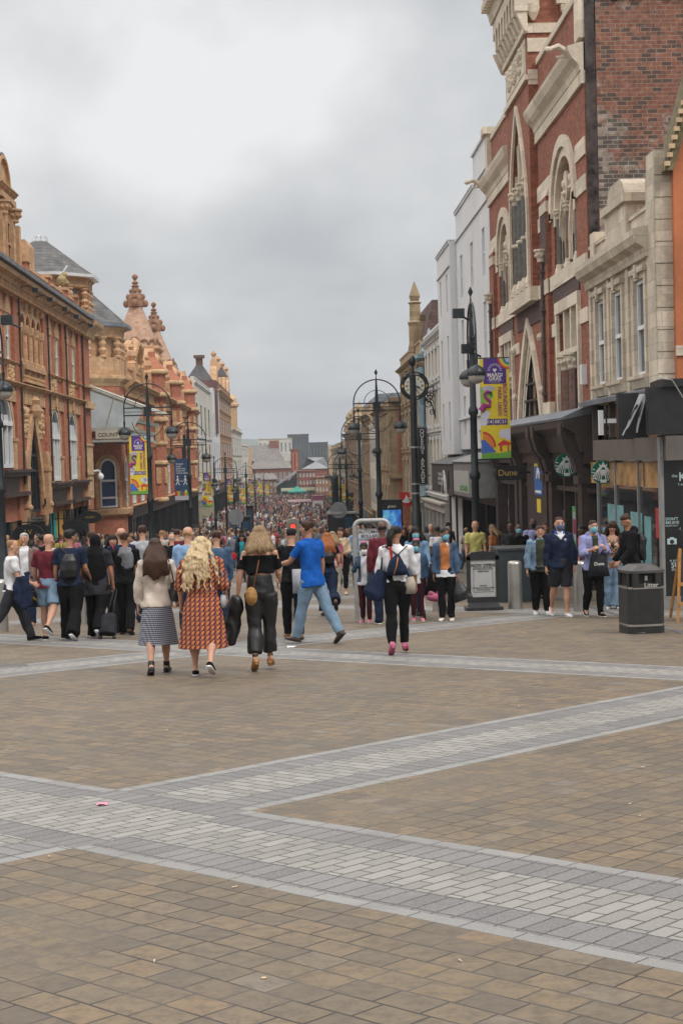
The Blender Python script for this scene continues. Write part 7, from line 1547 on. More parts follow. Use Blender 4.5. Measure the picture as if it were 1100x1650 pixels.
def hair(F, T, kind, mt, vox=.012, length=.3, seed=0):
    K = F.h*.135*F.hs; hp = lambda x, y, z: headp(F, x, y, z); m = MB(); H = F.h; sd = rotv(V3(1, 0, 0), F.turn); rr = random.Random(seed)
    if kind == 'short':
        loft(m, [(hp(0, -.16, -.12), .26*K, .2*K), (hp(0, -.13, .0), .335*K, .30*K), (hp(0, -.11, .15), .35*K, .355*K), (hp(0, -.05, .3), .35*K, .41*K), (hp(0, -.02, .42), .31*K, .385*K), (hp(0, -.03, .51), .22*K, .28*K), (hp(0, -.03, .57), .08*K, .11*K)], 14, sd)
        for i in range(12): m.ball(hp(rr.uniform(-.24, .24), rr.uniform(-.3, .3), rr.uniform(.36, .46)), .09*K, 6)
        return fuse(m, vox, 'hair', mt, T, 1, .004, seed)
    if kind == 'crop':
        loft(m, [(hp(0, -.15, -.08), .28*K, .23*K), (hp(0, -.13, .1), .342*K, .325*K), (hp(0, -.07, .28), .342*K, .385*K), (hp(0, -.03, .42), .27*K, .34*K), (hp(0, -.03, .5), .15*K, .2*K)], 14, sd); return fuse(m, vox, 'hair', mt, T, 2)
    if kind == 'fringe':        # horseshoe of stubble round a bald crown
        loft(m, [(hp(0, -.16, -.16), .25*K, .2*K), (hp(0, -.12, .0), .325*K, .3*K), (hp(0, -.1, .12), .33*K, .335*K)], 14, sd); return fuse(m, vox, 'hair', mt, T, 2)
    if kind == 'bun':
        loft(m, [(hp(0, -.14, -.08), .28*K, .26*K), (hp(0, -.07, .1), .355*K, .37*K), (hp(0, -.03, .3), .355*K, .42*K), (hp(0, -.02, .46), .27*K, .33*K), (hp(0, -.03, .54), .12*K, .16*K)], 14, sd); m.ball(hp(0, -.42, .28), .24*K, 10); return fuse(m, vox, 'hair', mt, T, 1, .003, seed)
    if kind == 'ponytail':
        loft(m, [(hp(0, -.14, -.08), .28*K, .26*K), (hp(0, -.07, .1), .35*K, .36*K), (hp(0, -.03, .3), .35*K, .41*K), (hp(0, -.02, .46), .26*K, .33*K), (hp(0, -.03, .53), .12*K, .16*K)], 14, sd); loft(m, seg(np.array(hp(0, -.38, .25)), np.array(hp(0, -.48, .25))-V3(0, 0, length*.7), [.1*K, .14*K, .12*K, .04*K]), 8); return fuse(m, vox, 'hair', mt, T, 1, .004, seed)
    if kind == 'long':
        loft(m, [(hp(0, -.10, -.05), .34*K, .30*K), (hp(0, -.05, .12), .385*K, .39*K), (hp(0, -.01, .3), .39*K, .445*K), (hp(0, -.01, .46), .31*K, .37*K), (hp(0, -.02, .57), .13*K, .18*K)], 14, sd)
        base = F.J['head']; wv = .0
        nS = 15
        for i in range(nS):
            a = PI*(1.02+.96*(i/(nS-1))) ; x, y = math.cos(a), math.sin(a)   # behind and beside the head
            st = hp(.33*x, .28*y-.04, .12); spread = 1.15+.35*abs(x); L_ = length*(.86+.2*rr.random()); p = [np.array(st)]
            for q in range(1, 7):
                f = q/6; p.append(np.array(st)+V3(x*K*.33*spread*f+.008*math.sin(q*2.2+i*1.3), (min(0, -.088*H-.02-st[1])*min(1, f*L_/.17) if y < -.3 else -.03*f), -L_*f))
            loft(m, [(c, r*K, r*K) for c, r in zip(p, (.16, .18, .18, .17, .15, .12, .05))], 7)
        return fuse(m, vox, 'hair', mt, T, 1, .006, seed)
    if kind == 'curly':
        loft(m, [(hp(0, -.10, -.05), .38*K, .33*K), (hp(0, -.05, .12), .43*K, .42*K), (hp(0, -.01, .3), .43*K, .46*K), (hp(0, -.01, .46), .34*K, .39*K), (hp(0, -.02, .58), .15*K, .2*K)], 14, sd)
        for i in range(34):
            x = rr.uniform(-1, 1); st = hp(.34*x, -.28*math.sqrt(max(0, 1-x*x))-.03, rr.uniform(-.1, .3)); L_ = length*rr.uniform(.62, 1.06); pts = []
            for q in range(14):
                f = q/13; pts.append((np.array(st)+V3(x*K*(.62*f+.12)+.016*math.sin(q*1.9+i), min(0, -.092*H-.025-st[1])*min(1, f*L_/.17)-.012*math.cos(q*1.9+i)-.01, -L_*f), (.105-.05*f)*K, (.105-.05*f)*K))
            loft(m, pts, 6)
        return fuse(m, vox*.9, 'hair', mt, T, 0, .004, seed)
    if kind == 'hijab':
        J = F.J; loft(m, [(hp(0, -.02, -.5), .34*K, .36*K), (hp(0, -.05, -.2), .40*K, .43*K), (hp(0, -.06, .1), .42*K, .47*K), (hp(0, -.06, .35), .39*K, .46*K), (hp(0, -.06, .52), .26*K, .32*K), (hp(0, -.06, .6), .08*K, .1*K)], 14, sd)
        loft(m, [(J['neck']+V3(0, 0, .05*H), .05*H, .055*H), (J['chest']+V3(0, -.01*H, .04*H), .11*H, .08*H), (J['chest']-V3(0, .02*H, .06*H), .115*H, .085*H), (J['chest']-V3(0, .02*H, .2*H), .10*H, .08*H)], 14); return fuse(m, vox, 'headscarf', mt, T, 2, .006, seed)
def top(F, T, mt, sleeve=1.0, hem=.02, fit=1.0, vox=.013, name='top', folds=.010, flare=0.0, openf=None, cutf=None, seed=1, neck=.30, collar=None, hood=False):
    """shirt, tee, jacket or coat; sleeve 0..1 along the arm, hem below the pelvis in body heights"""
    H, w, J = F.h, F.w, F.J; m = MB(); b = F.belly; g = .0105*fit*H/1.7; P = lambda z: J['pel']+F.upv*z*H
    hz = -hem; lw = .011 if hz < -.01 else 0; S_ = [(P(hz), (.094+lw+flare)*H*w+g, (.07+lw+flare*.8+b*.4)*H*w+g)]
    if hz < -.01: S_.append((P(hz*.4), (.094+lw+flare*.4)*H*w+g, (.07+lw*.7+b*.6+flare*.3)*H*w+g))
    for z, rx, ry in ((0.02, .088, .066+b*.8), (.07, .08, .058+b), (.12, .08, .06+b), (.19, .092, .066), (.24, .1*F.sh, .063), (.285, .09*F.sh, .05), (neck, .055*F.sh, .042), (neck+.012, .04, .036)):
        if z > hz+.005: S_.append((P(z), rx*H*w+g, ry*H*w+g))
    loft(m, S_, 16)
    if sleeve > 0:
        for n in 'LR':
            s0, e, wr = J['sh'+n], J['el'+n], J['wr'+n]; sd = -1 if n == 'L' else 1; gg = g*.75
            pts = [(s0+V3(-sd*.035*H, 0, .008*H), .029*H*w+gg, .032*H*w+gg), (s0, .033*H*w+gg, .034*H*w+gg)]; L1 = min(1, sleeve*2)
            for f in (.35, .7, 1.0):
                if f <= L1+.01 or f == .35: ff = min(f, L1); pts.append((s0+(e-s0)*ff, .031*H*w+gg, .031*H*w+gg))
            if sleeve > .5:
                L2 = (sleeve-.5)*2
                for f in (.3, .65, 1.0): ff = min(f, L2); pts.append((e+(wr-e)*ff, (.029-.006*ff)*H*w+gg, (.029-.006*ff)*H*w+gg))
            loft(m, pts, 10)
    if collar: loft(m, [(P(.295), .05*H, .045*H), (P(.33), .042*H, .042*H)], 12)
    if hood: m.ball(J['neck']+V3(0, -.045*H, .0), .06*H, 10, .8, 1.3, .8)
    c = None
    if openf: c = lambda q: abs(q[0]) < openf*H*(1+0*q[2]) and q[1] > J['pel'][1]+.02*H and q[2] > P(-.2)[2] and q[2] < P(.32)[2]
    if cutf: c = lambda q: cutf(q[0]/H, q[1]/H, (q[2]-J['pel'][2])/H)
    return fuse(m, vox, name, mt, T, 2, folds, seed, c)
def trousers(F, T, mt, fit=1.0, leng=1.0, rise=.05, vox=.013, name='trousers', folds=.010, flare=0.0, seed=2):
    H, w, J = F.h, F.w, F.J; m = MB(); g = .009*fit*H/1.7; P = lambda z: J['pel']+F.upv*z*H
    loft(m, [(P(-.07), .04*H, .045*H), (P(-.05), .085*H*w+g, .06*H*w+g), (P(-.01), .094*H*w+g, .072*H*w+g), (P(rise), .082*H*w+g, .06*H*w+F.belly*.7*H+g)], 16)
    for n in 'LR':
        hp, k, a = J['hip'+n], J['kn'+n], J['an'+n]; L1 = min(1, leng*2); S_ = []
        for f, r in ((-.02, .06), (.25, .058), (.55, .051), (.8, .044), (1.0, .039)):
            ff = min(f, L1); S_.append((hp+(k-hp)*ff, r*H*w+g*1.1, r*H*w+g*1.1))
            if f >= L1: break
        loft(m, S_, 12)
        if leng > .5:
            L2 = (leng-.5)*2; S_ = []
            for f, r in ((0, .039), (.3, .041), (.65, .034), (.9, .028), (1.06, .027)): ff = min(f, L2*1.06); S_.append((k+(a-k)*ff, (r+flare*f)*H*w+g*1.6*(.6+f*.8*fit), (r+flare*f)*H*w+g*1.6*(.6+f*.8*fit)))
            loft(m, S_, 12); m.ball(k, .04*H*w+g, 8)
    return fuse(m, vox, name, mt, T, 2, folds, seed)
def skirt(F, T, mt, length=.38, flare=.045, rise=.09, vox=.013, name='skirt', pleat=.012, seed=3, pn=11):
    H, w, J = F.h, F.w, F.J; n = 60; vs = []; P0 = J['pel']; ks = 12; mid = (J['knL']+J['knR'])/2
    for j in range(ks+1):
        f = j/ks; z = rise-(rise+length)*f; t_ = max(0, (f-.25))/.75; rx = (.080+.037*min(1, f*3.4)+flare*t_)*w*H; ry = (.062+.034*min(1, f*3.4)+flare*.95*t_)*w*H; cx = P0[0]; cy = P0[1]+(mid[1]-P0[1])*.5*t_
        for i in range(n):
            a = 2*PI*i/n; pl = 1+pleat*8*t_*(math.sin(pn*a+seed)+.5*math.sin(a*pn*1.7+2*seed+f))/4; vs.append((cx+rx*pl*math.cos(a), cy+ry*pl*math.sin(a), P0[2]+z*H+.006*math.sin(3*a)*f))
    fs = [(j*n+i, j*n+(i+1) % n, (j+1)*n+(i+1) % n, (j+1)*n+i) for j in range(ks) for i in range(n)]+[tuple(range(n-1, -1, -1))]; m = MB(); m.add(vs, fs); return leaf(m, name, mt, T)
def shoes(F, T, mt, kind='shoe', sole=None):
    H, J = F.h, F.J
    for n in 'LR':
        a, f = J['an'+n], J['fw'+n]; upf = np.cross(np.cross(f, V3(0, 0, 1)), f); upf /= np.linalg.norm(upf); g = 1.12; m = MB(); dn = -upf
        loft(m, [(a-f*.036*H+dn*.018*H, .018*H*g, .018*H*g), (a-f*.015*H+dn*.016*H, .024*H*g, .022*H*g), (a+f*.035*H+dn*.02*H, .024*H*g, .018*H*g), (a+f*.075*H+dn*.026*H, .026*H*g, .013*H*g), (a+f*.112*H+dn*.029*H, .014*H*g, .008*H*g)], 10)
        if kind == 'boot': sh = (J['kn'+n]-a)/np.linalg.norm(J['kn'+n]-a); loft(m, [(a+dn*.015*H, .025*H, .027*H), (a+sh*.05*H, .026*H, .027*H)], 10)
        o = fuse(m, .009, 'shoe', mt, T, 1)
        s_ = MB(); loft(s_, [(a-f*.04*H+dn*.036*H, .022*H, .006*H), (a+f*.03*H+dn*.037*H, .025*H, .006*H), (a+f*.08*H+dn*.037*H, .029*H, .006*H), (a+f*.118*H+dn*.036*H, .014*H, .005*H)], 8)
        if kind == 'heel': s_.tube([a-f*.02*H+dn*.02*H, a-f*.026*H+dn*.058*H], [.016*H, .012*H], 8)
        leaf(s_, 'sole', sole or blacksh, o)
HS = 'person'
def person(label, px, py, h=1.7, face_deg=0, Y=None, head=1.0, sk='l', group=None, pos=None, **k):
    """py is where the feet meet the paving; Y gives the distance instead when the feet are hidden"""
    if pos is not None: p = Vector(pos)
    elif Y is None: p = atg(px, py)
    else: p = at(px, 900, Y); p = Vector((p.x, Y, gz(Y)))
    F = Fig(h, **k); F.hs = head; T = thing('person', label, 'person', (p.x, p.y, gz(p.y)), group); T.rotation_euler.z = math.radians(face_deg); F.T = T; F.pos = p; F.yaw = math.radians(face_deg); F.sk = skin[sk]; F.near = p.y < 36; return F
def held(F, m, name, label, cat, mt, bits=(), vox=0, folds=0):
    """a bag or coat carried by the figure: a thing of its own, standing in the same place"""
    loc = (F.pos.x, F.pos.y, gz(F.pos.y)); 
    if bits:
        T = thing(name, label, cat, loc); T.rotation_euler.z = F.yaw; (fuse(m, vox, 'bag_body', mt, T, 1, folds) if vox else leaf(m, 'bag_body', mt, T))
        for nm, mb_, mm in bits: leaf(mb_, nm, mm, T)
        return T
    o = fuse(m, vox, name, mt, None, 1, folds) if vox else leaf(m, name, mt, None); o.location = loc; o.rotation_euler.z = F.yaw; return tag(o, label, cat)
def strap(F, a, b, r=.008, sag=None):
    m = MB(); J = F.J; m.tube(sag or [a, (np.array(a)+np.array(b))/2, b], r, 5); return m
WALKA = dict(L=(20, 6), R=(-16, 28), aL=(-16, 8, 12), aR=(16, 8, 16)); WALKB = dict(R=(20, 6), L=(-16, 28), aR=(-16, 8, 12), aL=(16, 8, 16)); STAND = dict(L=(3, 3), R=(-3, 4), aL=(2, 7, 12), aR=(4, 7, 12))
def mk(base, **k): d = dict(base); d.update(k); return d
# ---------------------------------------------------------------- the people nearest the camera
# two friends and a third walking away
F = person('woman with long dark hair, cream jacket and grey checked midi skirt, walking away', 257, 1085, 1.66, 4, **mk(WALKB, L=(-14, 14), R=(10, 4), aL=(4, 10, 8), aR=(2, 10, 40), w=.98, toeL=-18))
body(F, F.T, F.sk, .010, (.4, .6)); skirt(F, F.T, FB['check'], .315, .036, .03, pleat=.02, pn=5); top(F, F.T, FB['cream'], .93, .04, 2.4, name='jacket', folds=.012); hair(F, F.T, 'long', H_['brown'], length=.40, seed=4); shoes(F, F.T, FB['leather'], 'boot')
m = MB(); J = F.J; c = J['shR']+V3(.02, -.05, -.36); loft(m, [(c+V3(.04, 0, .14), .11, .05), (c+V3(.04, 0, .0), .15, .07), (c+V3(.05, 0, -.1), .13, .06)], 10, V3(0, 1, 0)); b = MB(); b.tube([c+V3(.03, .07, .14), J['shR']+V3(-.01, .03, .06), J['shR']+V3(-.01, -.04, .06), c+V3(.03, -.1, .14)], .009, 5)
held(F, m, 'shoulder_bag', 'soft black shoulder bag of the woman in the cream jacket', 'bag', FB['leather'], [('handle', b, FB['leather'])], .014, .006)
F = person('woman with long curly blonde hair and orange patterned dress, walking away', 330, 1088, 1.66, -3, **mk(WALKA, L=(4, 3), R=(-12, 34), aL=(2, 12, 20), aR=(2, 11, 45), w=1.17, belly=.012, toeR=-30, sp=7))
body(F, F.T, F.sk, .010, (.4, .6)); skirt(F, F.T, FB['geo'], .335, .036, .11, name='dress_skirt', pleat=.018, pn=9); top(F, F.T, FB['geo'], .58, -.06, 2.2, name='dress_bodice', folds=.01); hair(F, F.T, 'curly', H_['blonde'], length=.52, seed=11); shoes(F, F.T, FB['black'], 'shoe', whitb)
J = F.J; m = MB(); c = J['pel']+V3(.25, .06, .0); loft(m, [(c+V3(0, 0, .07), .03, .09), (c, .045, .12), (c-V3(0, 0, .08), .04, .11)], 10, V3(1, 0, 0)); b = MB(); b.tube([c+V3(0, 0, .08), J['shR']+V3(.05, -.06, -.12), J['shR']+V3(-.05, -.06, .05), J['shR']+V3(-.06, .05, .03)], .012, 5)
held(F, m, 'handbag', 'pale grey handbag on a long strap over the patterned dress', 'bag', FB['lgrey'], [('strap', b, FB['lgrey'])])
F = person('woman in black off-shoulder top and shiny black cropped trousers, walking away', 424, 1080, 1.70, 2, **mk(WALKB, L=(-6, 14), R=(8, 4), aL=(-4, 16, 14), aR=(12, 10, 60), w=1.0, toeL=-35, toeR=-14))
body(F, F.T, F.sk, .0095, (.7, .6)); trousers(F, F.T, FB['leather'], 1.7, .88, .12, folds=.010); top(F, F.T, FB['black'], .36, -.13, 1.5, neck=.268, name='off_shoulder_top', cutf=lambda x, y, z: z > .265 or (z > .235 and abs(x) > .13)); hair(F, F.T, 'long', H_['dblonde'], length=.25, seed=7); shoes(F, F.T, FB['bleather'], 'heel', FB['straw'])
m = MB()
for n in 'LR': a = F.J['an'+n]; m.lathe(a+V3(0, 0, .03), [(.034, 0), (.036, .02), (.034, .035)], 10)
leaf(m, 'ankle_strap', FB['leather'], F.T)
J = F.J; c = J['pel']+V3(-.12, -.15, -.05); m = MB(); n_ = 18
for y0, r in ((0, .0),): m.add([(c[0]+.075*math.cos(2*PI*i/n_), c[1]+y, c[2]+.115*math.sin(2*PI*i/n_)) for y in (-.03, .03) for i in range(n_)], [tuple(range(n_)), tuple(range(2*n_-1, n_-1, -1))]+[(i, i+n_, (i+1) % n_+n_, (i+1) % n_) for i in range(n_)])
b = MB(); b.tube([c+V3(.03, 0, .1), J['chest']+V3(.0, -.115, .05), J['neck']+V3(-.06, -.05, .0)], .008, 5); b.tube([c+V3(-.05, 0, .09), J['elL']+V3(.08, -.02, .06), J['chest']+V3(-.07, .08, 0)], .006, 5)
held(F, m, 'straw_bag', 'oval straw cross-body bag with a tan strap on the woman in black', 'bag', FB['straw'], [('strap', b, FB['bleather'])])
m = MB(); p = J['wrL']+V3(-.02, 0, -.06); loft(m, [(p+V3(0, 0, .05), .05, .03), (p+V3(-.02, 0, -.12), .10, .05), (p+V3(-.05, 0, -.3), .12, .06), (p+V3(-.07, 0, -.46), .07, .05), (p+V3(-.08, 0, -.56), .05, .03)], 12); held(F, m, 'carried_jacket', 'black leather jacket hanging from the hand of the woman with the straw bag', 'jacket', FB['leather'], (), .013, .02)
F = person('man in a royal blue polo shirt, jeans and brown boots, striding away', 506, 1037, 1.84, 48, L=(18, 4), R=(-25, 8), aL=(34, 12, (44, 0)), aR=(-6, 8, 14), w=1.04, lean=5, turn=0, toeR=-38, toeL=8, sp=4)
body(F, F.T, skin['t'], .010, (.5, .4)); trousers(F, F.T, FB['ldenim'], 1.0, .98, .03, folds=.007); top(F, F.T, FB['blue'], .38, .07, 2.3, name='polo_shirt', collar=True, folds=.009); hair(F, F.T, 'short', H_['brown'], seed=2); shoes(F, F.T, FB['bootbrown'], 'boot')
F = person('short-haired person all in black, walking away beside the man in the blue polo', 474, 1031, 1.74, 3, L=(10, 4), R=(-8, 10), aL=(8, 8, 14), aR=(24, 4, (60, 20)), w=.98)
F.T.location = Vector(at(474, 1030, 24.2)).to_2d().to_3d()+Vector((0, 0, gz(24.2))); F.pos = F.T.location.copy()
body(F, F.T, F.sk, .011, (.6, .6)); trousers(F, F.T, FB['black'], .9, .97); top(F, F.T, FB['black'], .45, .03, 1.4, name='black_top'); hair(F, F.T, 'crop', H_['black']); shoes(F, F.T, FB['bleather'])
J = F.J; m = MB(); c = J['pel']+V3(.07, -.16, .03); m.add([(c[0]+x*sx, c[1]+y, c[2]+z) for z, sx in ((.14, 1), (-.24, .95)) for x in (-.08, .09) for y in (-.04, .04)], [(0, 1, 3, 2), (4, 6, 7, 5), (0, 4, 5, 1), (2, 3, 7, 6), (0, 2, 6, 4), (1, 5, 7, 3)]); held(F, m, 'paper_bag', 'silvery white paper carrier bag hanging between the friend in black and the blue polo', 'bag', FB['lgrey'])
F = person('red-haired woman in black with wide black trousers, one foot lifted, walking away', 530, 992, 1.62, 5, L=(6, 4), R=(-18, 48), aL=(6, 10, 60), aR=(4, 12, 70), w=1.0, toeR=-50); body(F, F.T, F.sk, .012, (.5, .5)); trousers(F, F.T, FB['navy'], 2.0, .93, flare=.01); top(F, F.T, FB['black'], .3, .02, 1.6, name='black_top'); hair(F, F.T, 'long', H_['red'], length=.34, seed=9); shoes(F, F.T, FB['brown'])
J = F.J; m = MB(); loft(m, [(J['chest']+V3(0, -.14, .06), .11, .05), (J['chest']+V3(0, -.16, -.06), .14, .075), (J['chest']+V3(0, -.15, -.2), .12, .06)], 12); held(F, m, 'backpack', 'small black backpack on the red-haired woman', 'bag', FB['leather'], (), .013, .004)
F = person('woman in a cream wrap blouse and black cropped trousers, walking towards the camera', 552, 958, 1.70, 172, L=(4, 3), R=(-4, 6), aL=(10, 8, (75, 20)), aR=(2, 8, 12), turn=-35); body(F, F.T, F.sk, .012, (.6, .4)); trousers(F, F.T, FB['black'], .6, .86, .09); top(F, F.T, FB['beige'], .9, -.03, 1.4, name='wrap_blouse'); hair(F, F.T, 'long', H_['brown'], length=.17, seed=3); shoes(F, F.T, FB['beige']); face(F, F.T, 0)
J = F.J; m = MB(); c = J['pel']+V3(-.2, -.02, .03); loft(m, [(c+V3(0, 0, .06), .05, .06), (c-V3(0, 0, .1), .06, .08)], 8); b = MB(); b.tube([c+V3(0, 0, .06), J['shL']+V3(0, .02, .05)], .008, 4); held(F, m, 'handbag', 'black shoulder bag of the woman in the cream blouse', 'bag', FB['leather'], [('strap', b, FB['leather'])])
F = person('woman in a turquoise top and dark jacket with a red bag, walking towards the camera', 392, 937, 1.62, 176, **mk(WALKA, aR=(10, 12, 70))); body(F, F.T, skin['t'], .014, lod=1); trousers(F, F.T, FB['navy'], .8, vox=.018); top(F, F.T, FB['teal'], .2, .02, 1.0, vox=.018); top(F, F.T, FB['navy'], .9, .03, 1.8, name='jacket', vox=.018, openf=.05); hair(F, F.T, 'long', H_['black'], .016, .2); shoes(F, F.T, FB['black']); face(F, F.T, 0)
J = F.J; m = MB(); c = J['wrR']+V3(.06, .0, -.1); loft(m, [(c+V3(0, 0, .12), .08, .05), (c, .16, .08), (c-V3(0, 0, .12), .13, .08)], 8); held(F, m, 'red_bag', 'slouchy red bag of the woman in turquoise', 'bag', FB['red'], (), .02, .004)
# woman in pink heels
F = person('woman in a white shirt with pink heels, navy tote and small backpack, walking away', 642, 1054, 1.66, -2, L=(-8, 16), R=(10, 4), aL=(4, 12, 12), aR=(6, 14, 14), toeL=-40, toeR=-22); body(F, F.T, skin['t'], .0098, (.4, .5)); trousers(F, F.T, FB['black'], .9, .96, .09); top(F, F.T, FB['white'], .66, -.01, 1.7, name='shirt', folds=.011, collar=True); shoes(F, F.T, FB['pink'], 'heel', FB['pink'])
hair(F, F.T, 'bun', H_['black'], seed=5); K = F.J['head']; m = MB(); loft(m, [(K+V3(-.05, -.1, .06), .06, .05), (K+V3(-.09, -.11, -.05), .045, .04), (K+V3(-.08, -.13, -.16), .035, .03)], 8); leaf(m, 'hair_length', H_['black'], F.T); m = MB(); m.tube([K+V3(-.08, -.13, -.1), K+V3(-.075, -.15, -.2), K+V3(-.065, -.16, -.31), K+V3(-.07, -.16, -.37)], [.01, .018, .016, .004], 6); leaf(m, 'red_ribbon', FB['red'], F.T)
J = F.J; m = MB(); c = J['chest']+V3(.0, -.15, -.13); loft(m, [(c+V3(.02, .01, .15), .02, .025), (c+V3(.0, 0, .06), .09, .05), (c+V3(0, -.01, -.06), .135, .07), (c+V3(0, 0, -.13), .15, .06)], 10); b = MB(); b.tube([c+V3(.02, 0, .14), J['shL']+V3(.02, -.05, .05)], .008, 4); b.tube([c+V3(.02, 0, .14), J['shR']+V3(-.02, -.05, .05)], .008, 4); b.tube([J['shL']+V3(.03, -.03, .06), c+V3(.12, .0, -.02), J['pel']+V3(.17, -.06, .08)], .012, 4)
b2 = MB(); b2.tube([c+V3(.02, -.055, .11), c+V3(.0, -.075, .0), c+V3(-.04, -.08, -.12)], .009, 4); held(F, m, 'drawstring_backpack', 'navy triangular backpack with an orange stripe on the white shirt', 'bag', FB['navy'], [('strap', b, FB['burg']), ('orange_stripe', b2, FB['orange'])])
m = MB(); c = J['pel']+V3(-.27, -.04, -.02); loft(m, [(c+V3(.08, 0, .2), .07, .03), (c+V3(.03, 0, .05), .13, .07), (c+V3(-.04, 0, -.1), .16, .09), (c+V3(-.06, 0, -.2), .1, .07)], 10); b = MB(); b.tube([c+V3(.06, 0, .2), J['shL']+V3(0, -.05, .05), J['shL']+V3(0, .04, .04)], .014, 5); held(F, m, 'tote_bag', 'slumped navy tote bag hanging at the left side of the woman in pink heels', 'bag', FB['navy'], [('strap', b, FB['navy'])], .014, .01)
m = MB(); c = J['pel']+V3(.18, -.05, .0); loft(m, [(c+V3(0, 0, .09), .05, .04), (c, .08, .06), (c-V3(0, 0, .14), .075, .05)], 10); held(F, m, 'patterned_bag', 'small grey patterned bag at the right hip of the woman in pink heels', 'bag', FB['stone'])
# family group behind her
F = person('schoolgirl in a denim jacket and maroon trousers touching her face mask, beside the hoop sign', 590, 1003, 1.42, 165, L=(4, 3), R=(-2, 4), aL=(2, 8, 20), aR=(25, 10, (112, 25)), head=1.12, turn=15, nod=8, w=.9); body(F, F.T, skin['d'], .011, (.3, .8)); trousers(F, F.T, FB['burg'], .6, .95); top(F, F.T, FB['white'], .2, .06, 1.1, name='white_top', flare=.01); top(F, F.T, FB['denim'], .9, .02, 1.8, name='denim_jacket', openf=.04, vox=.012); hair(F, F.T, 'bun', H_['black']); shoes(F, F.T, FB['pink'], 'shoe', whitb); face(F, F.T, 0, H_['black']); mask(F, F.T, whitb); m = MB(); m.ball(headp(F, 0, -.3, .5), .05, 8, .6, 1.3); leaf(m, 'pink_hairband', FB['pink'], F.T)
F = person('girl in a denim jacket, white top and maroon leggings wearing a blue mask', 673, 1000, 1.44, 178, **mk(STAND, w=.9, head=1.1) if False else dict(head=1.1, w=.9, turn=-10, **STAND)); body(F, F.T, skin['d'], .011, (.3, .3)); trousers(F, F.T, FB['burg'], .5, .93); top(F, F.T, FB['white'], .2, .07, 1.1, name='white_top'); top(F, F.T, FB['denim'], .9, .02, 1.8, name='denim_jacket', openf=.05, vox=.012); hair(F, F.T, 'bun', H_['black']); shoes(F, F.T, FB['pink'], 'shoe', whitb); face(F, F.T, 0, H_['black']); bm_ = fab('mask_blue', (.16, .42, .52), .04); mask(F, F.T, bm_); m = MB(); m.ball(headp(F, 0, -.2, .55), .05, 8, .6, 1.4); leaf(m, 'pink_hairband', FB['pink'], F.T)
F = person('teenager in a denim jacket over an orange top with white collar and blue mask', 720, 1000, 1.66, 168, L=(2, 3), R=(4, 3), aL=(0, 8, 8), aR=(-2, 9, 8), turn=35, w=.94); body(F, F.T, skin['m'], .0105, (.4, .4)); trousers(F, F.T, FB['black'], 1.0, .97); top(F, F.T, FB['white'], .2, .06, 1.0, name='frilled_hem', flare=.012); top(F, F.T, FB['orange'], .2, -.02, 1.4, name='orange_top'); top(F, F.T, FB['denim'], .95, .03, 2.0, name='denim_jacket', openf=.055, vox=.012, collar=True); hair(F, F.T, 'bun', H_['black']); shoes(F, F.T, FB['cream']); face(F, F.T, 0, H_['black']); mask(F, F.T, bm_)
m = MB(); J = F.J
for s_ in (-1, 1): m.tube([J['neck']+V3(s_*.03, .05, -.005), J['neck']+V3(s_*.06, .085, -.07)], [.03, .008], 6)
leaf(m, 'white_collar', FB['white'], F.T)
m = MB(); c = J['wrL']+V3(-.03, .02, -.3); loft(m, [(c+V3(.02, 0, .2), .02, .02), (c+V3(0, 0, .1), .1, .06), (c+V3(-.02, 0, -.05), .15, .1), (c+V3(-.06, 0, -.17), .2, .1)], 10); held(F, m, 'carrier_bag', 'black plastic bag with a blue print held low beside the notice board', 'bag', FB['leather'], (), .015, .012)
F = person('bald man in a maroon shirt with his back turned behind the hoop sign', 617, 1002, 1.80, 8, Y=27.2, **mk(STAND, aR=(10, 8, 30))); body(F, F.T, skin['d'], .012, (.4, .4)); trousers(F, F.T, FB['navy'], 1.2); top(F, F.T, FB['maroon'], .95, .05, 1.6, name='maroon_shirt'); hair(F, F.T, 'fringe', H_['black']); shoes(F, F.T, FB['black'], 'shoe', whitb)
F = person('woman in a light denim shirt and blue mask, behind the two girls', 672, 990, 1.70, 150, Y=29.6, aL=(4, 10, 20), aR=(4, 12, 30), turn=25); body(F, F.T, skin['m'], .013, lod=1); trousers(F, F.T, FB['navy'], 1.0); top(F, F.T, FB['paledenim'], .95, .06, 2.0, name='denim_shirt', vox=.015); hair(F, F.T, 'long', H_['black'], length=.35); shoes(F, F.T, FB['black']); face(F, F.T, 0, H_['black']); mask(F, F.T, bm_)
# pushchair between them
p = gp(702, 990, 28.6); T = thing('pushchair', 'black pushchair with a pink bundle between the girl and the teenager', 'pushchair', p); V = lambda x, y, z: Vector((p[0]+x, p[1]+y, p[2]+z))
m = MB()
for s_ in (-.22, .22): m.tube([V(s_, -.35, .1), V(s_, .1, .55), V(s_, .42, 1.0)], .013, 6); m.tube([V(s_, .38, .1), V(s_, .05, .5), V(s_, -.2, .62)], .013, 6)
m.tube([V(-.22, .42, 1.0), V(.22, .42, 1.0)], .018, 6); m.build('frame', steel, T, True); m = MB(); m.lathe(V(0, .05, .42), [(.2, 0), (.24, .12), (.24, .42), (.2, .52), (.05, .56)], 10); m.build('seat', FB['black'], T, True)
m = MB(); m.ball(V(0, -.1, .40), .13, 8, .7, 1.5); m.ball(V(.06, -.12, .48), .08, 8); m.ball(V(-.08, -.12, .47), .07, 8); m.build('pink_bundle', FB['pink'], T, True)
for sx in (-.25, .25):
    for sy in (-.36, .38): m = MB(); m.tube([V(sx-.02, sy, .1), V(sx+.02, sy, .1)], .1, 12); m.build('wheel', blacksh, T)
